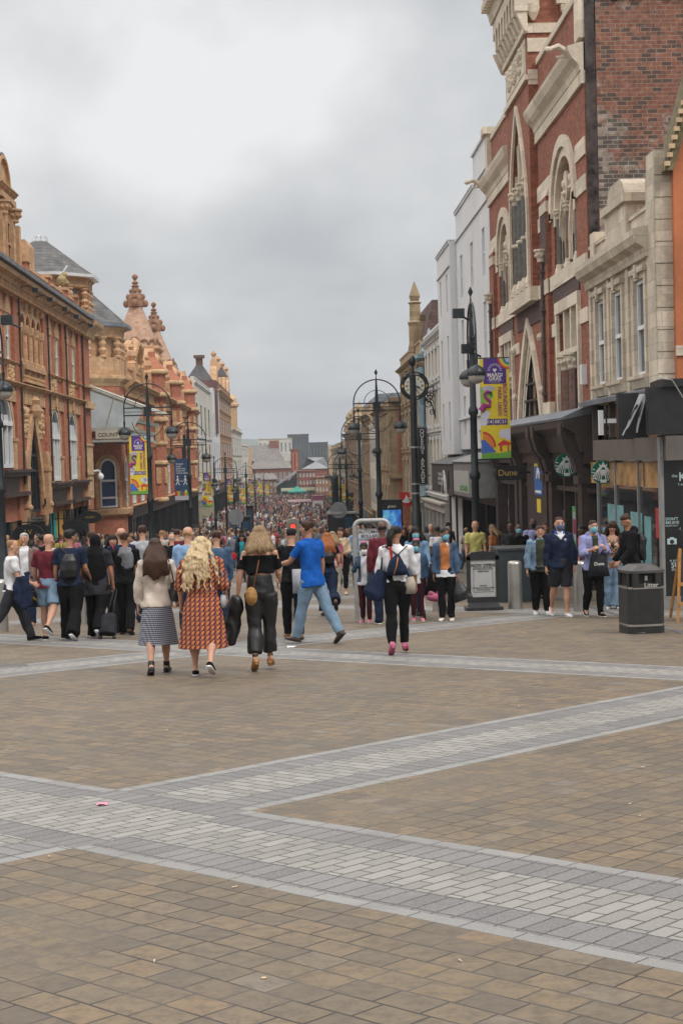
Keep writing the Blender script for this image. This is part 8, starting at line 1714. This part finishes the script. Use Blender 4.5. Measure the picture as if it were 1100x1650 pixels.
# couple and others on the right
F = person('woman in a pale denim jacket, olive top and ripped black jeans, walking towards the camera', 872, 990, 1.64, 176, L=(4, 3), R=(-3, 5), aL=(2, 9, 8), aR=(2, 10, 10), w=1.12, belly=.008); body(F, F.T, F.sk, .0105, (.5, .5)); trousers(F, F.T, FB['black'], .7, .96); top(F, F.T, FB['olive'], .3, .05, 1.2, name='olive_top'); top(F, F.T, FB['ldenim'], .95, .03, 2.2, name='denim_jacket', openf=.055, vox=.012, collar=True, folds=.01); hair(F, F.T, 'bun', H_['brown']); shoes(F, F.T, FB['white'], 'shoe', whitb); face(F, F.T, 0)
J = F.J; m = MB(); m.ball(J['pel']+V3(.02, .13, .0), .085, 8, .6, 1.3, .6); held(F, m, 'waist_bag', 'black waist bag of the woman in the pale denim jacket', 'bag', FB['leather'])
for n in 'LR': m = MB(); m.ball(J['kn'+n]+V3(0, .052, 0), .035, 8, .45, 1.2, .35); leaf(m, 'knee_tear', F.sk, F.T)
F = person('man in a navy hooded jacket, shorts, white trainers and a grey mask', 903, 993, 1.80, 183, L=(8, 4), R=(-10, 22), aL=(4, 8, 8), aR=(-2, 9, 8), w=1.04, toeR=-20); body(F, F.T, F.sk, .0105, (.5, .5)); trousers(F, F.T, FB['charcoal'], 2.4, .44, name='shorts'); top(F, F.T, FB['white'], 0, .0, .9, name='shirt', collar=True); top(F, F.T, FB['navy'], .96, .04, 2.2, name='hooded_jacket', hood=True, folds=.011, neck=.30, cutf=lambda x, y, z: z > .25 and y > .02 and abs(x) < (z-.25)*.9); hair(F, F.T, 'short', H_['brown'], seed=6); shoes(F, F.T, FB['white'], 'shoe', whitb); face(F, F.T, 0); mask(F, F.T, fab('mask_grey', (.10, .13, .22), .05))
m = MB(); J = F.J
for s_ in (-1, 1): m.tube([J['neck']+V3(s_*.075, -.02, .03), J['neck']+V3(s_*.07, .05, .01), J['neck']+V3(s_*.03, .095, -.06)], [.022, .02, .008], 6)
leaf(m, 'blue_hood_lining', FB['blue'], F.T); m = MB(); m.ball(J['chest']+V3(-.08, .125, .02), .03, 8, 1, 1, .3); m.ball(J['chest']+V3(.08, .125, .02), .02, 8, .8, 1.3, .3); leaf(m, 'crest', FB['lgrey'], F.T)
F = person('woman in a lilac jacket and blue mask with hands together and a dark carrier bag', 957, 993, 1.72, 186, L=(6, 4), R=(-8, 16), aL=(18, 10, (100, 32)), aR=(16, 10, (96, 36)), w=1.04, toeR=-15); body(F, F.T, F.sk, .0105, (.6, .6)); trousers(F, F.T, FB['black'], .5, .97, .07); top(F, F.T, FB['olive'], .1, .02, 1.0, name='olive_top'); top(F, F.T, FB['lilac'], .82, .05, 2.0, name='lilac_jacket', openf=.035, vox=.012, hood=True); hair(F, F.T, 'ponytail', H_['brown'], length=.2); shoes(F, F.T, FB['black'], 'shoe', whitb); face(F, F.T, 0); mask(F, F.T, bm_)
J = F.J; m = MB(); c = J['pel']+V3(-.04, .17, .0); m.add([(c[0]+x*sx, c[1]+y, c[2]+z) for z, sx in ((.20, .55), (-.20, 1)) for x in (-.2, .2) for y in (-.05, .05)], [(0, 1, 3, 2), (4, 6, 7, 5), (0, 4, 5, 1), (2, 3, 7, 6), (0, 2, 6, 4), (1, 5, 7, 3)]); T = held(F, m, 'carrier_bag', 'dark grey carrier bag with white lettering in front of the woman in lilac', 'bag', FB['charcoal'], [('handle', strap(F, c+V3(-.05, 0, .2), J['wrL'], .009), FB['charcoal'])])
text('Dune', .085, whitb, (0, 0, 0), (-1, 0, 0), (0, 0, 1), bold=.03, parent=None); tx = [o for o in COL.objects if o.name.startswith('lettering')][-1]; tx.parent = T; tx.location = (c[0], c[1]+.06, c[2]+.03)
F = person('young woman in a brown jacket and torn light jeans looking at a phone', 988, 981, 1.68, 172, L=(4, 3), R=(-4, 8), aL=(22, 6, (95, 25)), aR=(20, 8, (98, 20)), nod=20, w=.94); body(F, F.T, F.sk, .011, (.7, .7)); trousers(F, F.T, FB['ldenim'], 2.4, .97, .06, flare=.014, folds=.01); top(F, F.T, FB['tartan'], 0, -.10, .8, neck=.24, name='crop_top'); top(F, F.T, FB['brown'], .96, .02, 2.2, name='brown_jacket', openf=.07, vox=.012); hair(F, F.T, 'long', H_['brown'], length=.28, seed=8); shoes(F, F.T, FB['white'], 'shoe', whitb); face(F, F.T, 0)
J = F.J; m = MB(); c = (J['wrL']+J['wrR'])/2+V3(0, .06, .03); m.ball(c, .06, 8, 1.0, .6, .15); held(F, m, 'phone', 'phone held in both hands by the young woman in torn jeans', 'phone', blacksh)
F = person('young man in a black hooded top looking down behind the litter bin', 1018, 995, 1.80, 98, Y=26.6, L=(4, 4), R=(-4, 6), aL=(14, 6, 34), aR=(10, 6, 30), nod=30, lean=6); body(F, F.T, skin['t'], .011, (.5, .5)); trousers(F, F.T, FB['black'], 1.3); top(F, F.T, FB['black'], .96, .05, 2.0, name='hooded_top', hood=True); hair(F, F.T, 'short', H_['brown'], seed=12); shoes(F, F.T, FB['black']); face(F, F.T, 0)
J = F.J; m = MB(); loft(m, [(J['chest']+V3(0, -.17, .09), .1, .05), (J['chest']+V3(0, -.2, -.03), .15, .11), (J['chest']+V3(0, -.19, -.2), .14, .1), (J['pel']+V3(0, -.17, .03), .12, .06)], 12); held(F, m, 'backpack', 'large black backpack on the young man behind the litter bin', 'bag', FB['leather'], (), .014, .006)
# ---------------------------------------------------------------- left-hand group
F = person('fair-haired man in a white tee shirt walking right at the left edge', 22, 1034, 1.74, -72, L=(26, 10), R=(-26, 22), aL=(6, 8, 30), aR=(14, 8, 50), turn=-12, toeR=-32, toeL=6); body(F, F.T, F.sk, .0105, (.6, .6)); trousers(F, F.T, FB['charcoal'], 1.2); top(F, F.T, FB['white'], .38, .03, 1.5, name='tee_shirt', folds=.009); hair(F, F.T, 'crop', H_['ginger']); shoes(F, F.T, FB['black'], 'boot'); face(F, F.T, 0, H_['ginger'])
J = F.J; m = MB(); c = J['elR']+V3(.02, .06, -.05); loft(m, [(c+V3(0, 0, .06), .05, .1), (c+V3(.02, 0, -.1), .06, .15), (c+V3(.03, 0, -.3), .06, .16), (c+V3(.03, .04, -.46), .05, .12)], 12); held(F, m, 'carried_coat', 'navy coat folded over the arm of the fair-haired man', 'coat', FB['navy'], (), .014, .016)
F = person('grey-haired man in a tweed jacket, white shirt and tan shoes, walking towards the camera', 45, 1007, 1.80, 180, L=(8, 4), R=(-10, 22), aL=(2, 9, 10), aR=(2, 9, 10), w=1.1, belly=.01, toeR=-18); body(F, F.T, F.sk, .0105, (.5, .5)); trousers(F, F.T, FB['navy'], 1.3); top(F, F.T, FB['white'], 0, .0, 1.0, name='white_shirt', collar=True); top(F, F.T, FB['tweed'], .96, .10, 2.0, name='tweed_jacket', openf=.05, vox=.012, folds=.005); hair(F, F.T, 'short', H_['grey'], seed=3); shoes(F, F.T, FB['bleather']); face(F, F.T, 0, H_['grey'])
F = person('bald man in a maroon tee shirt and denim shorts, walking away', 83, 1031, 1.76, -8, L=(2, 4), R=(-24, 30), aL=(6, 12, 14), aR=(-4, 8, 10), w=1.08, toeR=-30, turn=-20); body(F, F.T, F.sk, .0105, (.7, .5)); trousers(F, F.T, FB['ldenim'], 2.2, .40, name='denim_shorts'); top(F, F.T, FB['maroon'], .38, .05, 1.7, name='tee_shirt', folds=.009); shoes(F, F.T, FB['black'], 'shoe', whitb)
J = F.J; m = MB(); c = J['wrL']+V3(-.06, .08, -.22); loft(m, [(c+V3(0, 0, .12), .1, .05), (c+V3(0, 0, .0), .2, .13), (c-V3(0, 0, .14), .19, .12)], 12); b = MB(); b.tube([c+V3(-.12, -.05, .1), J['wrL']+V3(0, 0, -.07), c+V3(.12, -.05, .1)], .012, 5); b2 = MB(); b2.tube([c+V3(-.19, .0, .07), c+V3(0, -.14, .03), c+V3(.17, -.1, -.1)], .022, 5); held(F, m, 'holdall', 'black and yellow holdall carried by the bald man in maroon', 'bag', FB['charcoal'], [('handle', b, FB['black']), ('yellow_band', b2, mat('ochre_band', (.42, .25, .02), .7, .1))], .015, .008)
F = person('dark-haired man in navy with a black backpack on one shoulder, walking away', 117, 1031, 1.82, -6, L=(10, 5), R=(-12, 26), aL=(2, 9, 12), aR=(6, 9, 50), w=1.06, turn=-35, toeR=-30); body(F, F.T, skin['t'], .0105, (.5, .5)); trousers(F, F.T, FB['black'], 2.0, folds=.01); top(F, F.T, FB['navy'], .42, .04, 1.6, name='navy_tee', folds=.008); hair(F, F.T, 'short', H_['black'], seed=21); shoes(F, F.T, FB['black'], 'shoe', whitb)
J = F.J; m = MB(); c = J['chest']+V3(.03, -.17, -.12); loft(m, [(c+V3(0, .02, .16), .08, .05), (c+V3(0, 0, .05), .14, .09), (c-V3(0, 0, .1), .16, .1), (c-V3(0, -.01, .22), .13, .07)], 12); b = MB(); b.tube([c+V3(-.02, .02, .14), J['shL']+V3(.06, -.06, .06)], .022, 5); held(F, m, 'backpack', 'black leather backpack hanging from one shoulder of the dark-haired man', 'bag', FB['leather'], [('strap', b, FB['charcoal'])], .014, .008)
F = person('person in a black headscarf and loose grey top pulling a wheeled case, walking away', 158, 1027, 1.72, -6, L=(8, 4), R=(-14, 30), aL=(2, 9, 12), aR=(2, 12, 14), w=1.08, toeR=-34); body(F, F.T, skin['t'], .0105, (.5, .8)); trousers(F, F.T, FB['black'], 1.6); top(F, F.T, FB['charcoal'], .42, .12, 3.0, name='loose_tunic', flare=.012, folds=.014); hair(F, F.T, 'hijab', FB['black']); shoes(F, F.T, FB['black'], 'shoe', whitb)
J = F.J; T = thing('wheeled_case', 'black wheeled fabric case pulled along behind the headscarf wearer', 'suitcase', (F.pos.x, F.pos.y, gz(F.pos.y))); T.rotation_euler.z = F.yaw; w0 = J['wrR']+V3(.03, 0, -.08); m = MB(); a, b = V3(.26, -.42, .10), V3(.27, -.22, .42); loft(m, [(a, .15, .1), (a+(b-a)*.3, .16, .12), (a+(b-a)*.8, .14, .11), (b, .11, .07)], 10); fuse(m, .014, 'case_body', FB['charcoal'], T, 1, .008)
m = MB(); m.tube([b+V3(-.04, 0, 0), w0+V3(-.02, 0, 0)], .009, 5); m.tube([b+V3(.05, 0, 0), w0+V3(.03, 0, 0)], .009, 5); leaf(m, 'handle', blacksh, T)
for s_ in (-.12, .12): m = MB(); m.tube([a+V3(s_-.02, 0, -.06), a+V3(s_+.02, 0, -.06)], .045, 10); leaf(m, 'wheel', blacksh, T)
F = person('dark-haired man with a grey hooded top over his shoulders and a backpack, walking away', 206, 1022, 1.74, -4, L=(4, 4), R=(-10, 20), aL=(2, 10, 14), aR=(2, 8, 12), w=1.0, turn=-30, toeR=-22); body(F, F.T, skin['t'], .011, (.5, .5)); trousers(F, F.T, FB['black'], 1.3); top(F, F.T, FB['black'], .45, .04, 1.6, name='black_tee'); m = MB(); J = F.J; loft(m, [(J['neck']+V3(0, -.02, .02), .09, .08), (J['chest']+V3(.0, -.03, .04), .17, .12), (J['chest']+V3(.05, -.06, -.1), .13, .09), (J['chest']+V3(.08, -.07, -.2), .08, .06)], 12); fuse(m, .014, 'grey_hooded_top', FB['grey'], F.T, 1, .012); hair(F, F.T, 'short', H_['brown'], seed=31); shoes(F, F.T, FB['brown'])
# people further back on the left, feet hidden
def quick(label, px, Y, h, f, tp, tr, hk, hc, sk='l', kw=None, sleeve=.4, jk=None, fc=False, mk_=None, shoe='black'):
    F = person(label, px, 0, h, f, Y=Y, sk=sk, **(kw or STAND)); v = .013 if Y < 40 else .02; body(F, F.T, F.sk, v, lod=1); trousers(F, F.T, FB[tr], 1.2, vox=v+.004); top(F, F.T, FB[tp], sleeve, .04, 1.6, vox=v+.003)
    if jk: top(F, F.T, FB[jk], .95, .05, 2.2, name='jacket', openf=.05, vox=v+.003)
    if hk: hair(F, F.T, hk, H_[hc], v+.002, .25, seed=int(px))
    shoes(F, F.T, FB[shoe])
    if fc: face(F, F.T, 0, H_[hc] if hc else None)
    if mk_: mask(F, F.T, mk_)
    return F
quick('small man in a dark jacket near the shop, behind the grey-haired man', 68, 38, 1.74, 60, 'black', 'charcoal', 'crop', 'black', 'm', jk='black', fc=True)
quick('man with cropped brown hair behind the headscarf wearer', 148, 31, 1.78, -4, 'charcoal', 'black', 'crop', 'brown', 'l')
F = quick('smiling woman with dark hair facing the camera between the left-hand groups', 184, 30.5, 1.70, 176, 'navy', 'black', 'long', 'black', 'l', fc=True)
F = quick('bald man in navy with a red strap, walking away behind the hooded man', 196, 27.0, 1.82, -5, 'navy', 'charcoal', 'fringe', 'ginger', 'l'); J = F.J; m = MB(); m.tube([J['shL']+V3(.04, -.06, .06), J['chest']+V3(-.05, -.12, -.08), J['pel']+V3(.02, -.12, .1)], .014, 5); leaf(m, 'red_strap', FB['red'], F.T)
F = quick('tall man in a grey tee shirt walking away, left of the long dark hair', 231, 30, 1.86, 2, 'lgrey', 'navy', 'short', 'brown', 'l')
F = quick('bald man in a blue-grey shirt behind the curly blonde woman', 305, 24.5, 1.80, -12, 'ltblue', 'navy', 'fringe', 'ginger', 'l', sleeve=.9); F.T.location.x -= .02
quick('man with brown hair and a blue denim jacket behind the curly blonde woman', 350, 25.5, 1.72, 10, 'denim', 'navy', 'short', 'brown', 'l', sleeve=.9)
quick('man in a maroon shirt further back, left of the bald man', 287, 40, 1.78, 0, 'maroon', 'navy', 'short', 'brown', 'l'); quick('balding man in a dark top beside the maroon shirt', 278, 36, 1.68, 5, 'black', 'charcoal', 'fringe', 'grey', 'l'); quick('man with sandy hair and a pale shirt near the left shops', 262, 46, 1.78, 0, 'stone', 'denim', 'crop', 'ginger', 'l')
# right-hand background people
quick('man in a yellow polo shirt half hidden by the big lamp post', 766, 37.5, 1.78, 178, 'yellow', 'stone', 'crop', 'ginger', 'l', fc=True); quick('woman with long fair hair and a brown top near the charcoal shop', 796, 40, 1.66, 60, 'bleather' if False else 'orange', 'navy', 'long', 'dblonde', 'l', fc=True)
quick('man in a dark top and blue mask behind the cabinet', 836, 35.6, 1.68, 178, 'black', 'black', 'crop', 'black', 'd', fc=True, mk_=bm_); quick('man in a lilac shirt and dark mask behind the cabinet, near the brown shopfront', 859, 38.5, 1.80, 182, 'lilac', 'black', 'crop', 'black', 'd', fc=True, mk_=fab('mask_black', (.02, .02, .03), .05)); quick('bald man with glasses looking down behind the cabinet, leftmost there', 824, 39, 1.70, 150, 'charcoal', 'black', 'fringe', 'black', 'd', fc=True); quick('woman in black just behind the pale denim jacket', 878, 34.5, 1.68, 178, 'black', 'black', 'bun', 'brown', 't', fc=True)
quick('woman with dark hair and pink cardigan by the shop window', 941, 33.2, 1.62, 90, 'pink', 'charcoal', 'bun', 'black', 'd', kw=STAND); quick('woman with dark hair inside the shop doorway, behind the torn jeans', 975, 31.5, 1.68, 176, 'black', 'black', 'bun', 'black', 'd', fc=True, mk_=bm_)
quick('man in a grey suit near the bank, walking towards the camera', 695, 46, 1.74, 178, 'grey', 'charcoal', 'crop', 'grey', 'l', fc=True); quick('woman in a white tee with dark hair near the charcoal shop', 706, 40, 1.66, 20, 'white', 'black', 'short', 'black', 'm'); quick('woman in a black vest with tanned arms near the mast', 652, 48, 1.66, 175, 'black', 'denim', 'long', 'brown', 't', fc=True); quick('man in pale blue beside the mast', 663, 52, 1.76, 182, 'ltblue', 'navy', 'short', 'brown', 'l', fc=True)
quick('man in a pale blue shirt walking away left of the hoop sign', 577, 44, 1.76, 0, 'ltblue', 'navy', 'fringe', 'grey', 'l', sleeve=.9); quick('fair-haired woman in a pink top right of the red-haired woman', 537, 36, 1.62, 4, 'pink', 'stone', 'long', 'dblonde', 'l')
# ================================================================ THE CROWD
def rnd(name, stops, rough=.8):
    m = bpy.data.materials.new(name); m.use_nodes = True; t = NT(m.node_tree); p = m.node_tree.nodes['Principled BSDF']; oi = t.n('ShaderNodeObjectInfo').outputs['Random']; t.put(p.inputs['Base Color'], t.ramp(oi, [(i/len(stops), c) for i, c in enumerate(stops)], 'CONSTANT')); p.inputs['Roughness'].default_value = rough; return m
TOPS = [(.012, .012, .014), (.55, .55, .57), (.02, .03, .07), (.30, .04, .05), (.10, .10, .11), (.42, .36, .28), (.03, .12, .26), (.012, .012, .014), (.62, .62, .62), (.38, .12, .16), (.05, .09, .16), (.17, .18, .2), (.30, .24, .05), (.04, .14, .10)]
r_top = rnd('crowd_tops', TOPS); r_leg = rnd('crowd_legs', [(.02, .03, .06), (.01, .01, .012), (.06, .10, .17), (.16, .14, .11), (.012, .012, .015), (.03, .035, .06)]); r_skin = rnd('crowd_skin', [(.46, .25, .17), (.40, .21, .14), (.12, .06, .04), (.48, .28, .2), (.25, .13, .08), (.45, .25, .18)]); r_hair = rnd('crowd_hair', [(.02, .015, .012), (.06, .035, .02), (.30, .2, .1), (.012, .01, .01), (.12, .07, .04), (.3, .28, .26), (.05, .03, .018)])
def lowfig(kind, seed):
    r = random.Random(seed); a = r.uniform(8, 20); F = Fig(1.7, L=(a, 5), R=(-a, 20), aL=(-a, 8, 15), aR=(a, 8, 20), w=r.uniform(.93, 1.12)); F.hs = 1.04; F.nod = 0; J = F.J; H = 1.7; w = F.w; vs, fs, mi = [], [], []
    def add(secs, n, k): m = MB(); loft(m, secs, n); o = len(vs); vs.extend(m.v); fs.extend([tuple(i+o for i in f) for f in m.f]); mi.extend([k]*len(m.f))
    P = lambda z: J['pel']+F.upv*z*H
    add([(P(-.05), .10*H*w, .075*H*w), (P(.04), .092*H*w, .07*H*w), (P(.12), .086*H*w, .066*H*w), (P(.2), .1*H*w, .072*H*w), (P(.26), .112*H*w, .066*H*w), (P(.295), .07*H*w, .05*H*w), (P(.31), .03*H, .03*H)], 10, 0)
    for n in 'LR':
        add(seg(J['hip'+n], J['kn'+n], [.062*H*w, .055*H*w, .043*H*w]), 7, 1); add(seg(J['kn'+n], J['an'+n], [.043*H*w, .038*H, .03*H]), 7, 1); f = J['fw'+n]; add([(J['an'+n]-f*.04*H-V3(0, 0, .02*H), .022*H, .016*H), (J['an'+n]+f*.11*H-V3(0, 0, .028*H), .02*H, .01*H)], 6, 3)
        k = .45 if kind % 2 else 1.0; s0, e, wr = J['sh'+n], J['el'+n], J['wr'+n]; add([(s0+V3(0, 0, .015), .036*H, .036*H), (s0+(e-s0)*.6, .033*H, .033*H), (e, .028*H, .028*H)], 7, 0); add(seg(e, wr, [.026*H, .022*H, .017*H]), 6, 2 if kind % 2 else 0); add([(wr, .018*H, .014*H), (wr+J['hd'+n]*.08, .02*H, .012*H), (wr+J['hd'+n]*.14, .01*H, .01*H)], 6, 2)
    hp = lambda x, y, z: headp(F, x, y, z); K = H*.135; add([(P(.29), .034*H, .034*H), (hp(0, -.02, -.2), .22*K, .24*K)], 8, 2); add([(hp(0, .06, -.46), .15*K, .16*K), (hp(0, .05, -.3), .26*K, .28*K), (hp(0, 0, .0), .32*K, .38*K), (hp(0, 0, .25), .33*K, .4*K), (hp(0, 0, .42), .24*K, .3*K), (hp(0, 0, .5), .06*K, .08*K)], 10, 2); add([(hp(0, .38, .05), .04*K, .04*K), (hp(0, .44, -.1), .06*K, .05*K)], 5, 2)
    if kind < 5:
        add([(hp(0, -.16, -.1), .28*K, .2*K), (hp(0, -.1, .05), .35*K, .34*K), (hp(0, -.05, .28), .37*K, .42*K), (hp(0, -.03, .46), .28*K, .34*K), (hp(0, -.03, .56), .1*K, .12*K)], 10, 3)
        if kind >= 2: add([(hp(0, -.14, .2), .36*K, .26*K), (hp(0, -.24, -.2), .42*K, .22*K), (hp(0, -.3, -.7), .46*K, .2*K), (hp(0, -.3, -1.1-.2*kind), .34*K, .13*K)], 10, 3)
    return vs, fs, mi
PROTO = []
for k in range(6):
    vs, fs, mi = lowfig(k, 40+k); me = bpy.data.meshes.new('crowd_person'); me.from_pydata([tuple(v) for v in vs], [], fs); bm = bmesh.new(); bm.from_mesh(me); bmesh.ops.recalc_face_normals(bm, faces=bm.faces)
    for f in bm.faces: f.smooth = True
    bm.to_mesh(me); bm.free()
    for mm in (r_top, r_leg, r_skin, r_hair): me.materials.append(mm)
    me.polygons.foreach_set('material_index', mi); PROTO.append((me, vs, fs, mi))
cr = random.Random(12); placed = []
def free(x, y, d): return all((x-a)**2+(y-b)**2 > d*d for a, b in placed)
for o in COL.objects:
    if o.parent is None and not o.get('kind') and o.type in ('EMPTY', 'MESH') and o.get('category') not in ('building', 'banner', 'litter', 'shop sign', 'canopy'): placed.append((o.location.x, o.location.y))
GL = ('one of the many small figures in the crowd filling the middle of the street', 'crowd filling the street'); cnt = 0; tries = 0
while cnt < 258 and tries < 30000:
    tries += 1; y = 40+cr.random()**.8*72; x = cr.uniform(-11.3, 6.2)
    lane = x < -6.5 or x > 4.4
    if y < 56 and not lane and cr.random() < .93: continue
    if y < 48 and (x < -9 or -8.8 < x < 0): continue
    if y < 70 and -6 < x < 3 and cr.random() < .6: continue
    if x > 4.4 and y < 52: continue
    if not free(x, y, .62): continue
    placed.append((x, y)); cnt += 1; o = bpy.data.objects.new('person', cr.choice(PROTO[:5]*3+PROTO[5:])[0]); COL.objects.link(o); o.location = (x, y, gz(y)); s_ = cr.uniform(.92, 1.07); o.scale = (s_, s_, s_); o.rotation_euler.z = math.radians(cr.choice((0, 0, 180, 180, 90, -90))+cr.uniform(-35, 35)); tag(o, GL[0], 'person', GL[1])
# beyond them the crowd reads as one mass
V_, Fc, Mi = [], [], []; nv = 0; slots = TOPS[:12]; N = 1500; arr = [(np.array(v), f, mi) for _, v, f, mi in PROTO]
skc = [mat('far_skin', (.42, .24, .17), .7, 0), mat('far_dark_skin', (.13, .07, .05), .7, 0)]; hrc = [mat('far_dark_hair', (.02, .015, .012), .7, 0), mat('far_brown_hair', (.07, .04, .025), .7, 0), mat('far_fair_hair', (.3, .2, .11), .7, 0)]; tpc = [mat('far_cloth', c, .8, 0) if False else mat('far_cloth_%s' % 'abcdefghijkl'[i], c, .8, 0) for i, c in enumerate(slots)]; allm = tpc+skc+hrc
for i in range(N):
    y = 112+cr.random()**.85*250; x = cr.uniform(-11.5, 6.4); P_, f_, m_ = arr[cr.randrange(6)]; a = cr.uniform(0, 2*PI); s_ = cr.uniform(.92, 1.06); c_, sn = math.cos(a)*s_, math.sin(a)*s_
    Q = np.empty_like(P_); Q[:, 0] = P_[:, 0]*c_-P_[:, 1]*sn+x; Q[:, 1] = P_[:, 0]*sn+P_[:, 1]*c_+y; Q[:, 2] = P_[:, 2]*s_+gz(y); V_.append(Q); Fc += [tuple(k+nv for k in f) for f in f_]; nv += len(P_)
    mp = (cr.randrange(12), cr.choice((0, 2, 4, 10, 0)), 12 if cr.random() < .8 else 13, 14+cr.randrange(3)); Mi += [mp[k] for k in m_]
me = bpy.data.meshes.new('distant_crowd'); me.from_pydata(np.concatenate(V_).tolist(), [], Fc)
for mm in allm: me.materials.append(mm)
me.polygons.foreach_set('material_index', Mi); o = bpy.data.objects.new('distant_crowd', me); COL.objects.link(o); o['kind'] = 'stuff'; tag(o, 'dense distant crowd filling the foot of the street', 'crowd')
# ================================================================ AIR
hm = bpy.data.materials.new('haze'); hm.use_nodes = True; hm.node_tree.nodes.clear(); t = NT(hm.node_tree)
pv = t.n('ShaderNodeVolumePrincipled'); pv.inputs['Color'].default_value = (.80, .86, .94, 1); pv.inputs['Density'].default_value = 0.00026; ho = t.n('ShaderNodeOutputMaterial'); hm.node_tree.links.new(pv.outputs[0], ho.inputs['Volume'])
m = MB(); wbox(m, -5200, 5200, -3100, 9100, -16, 60); h = m.build('haze', hm); h['kind'] = 'stuff'; h.visible_shadow = True
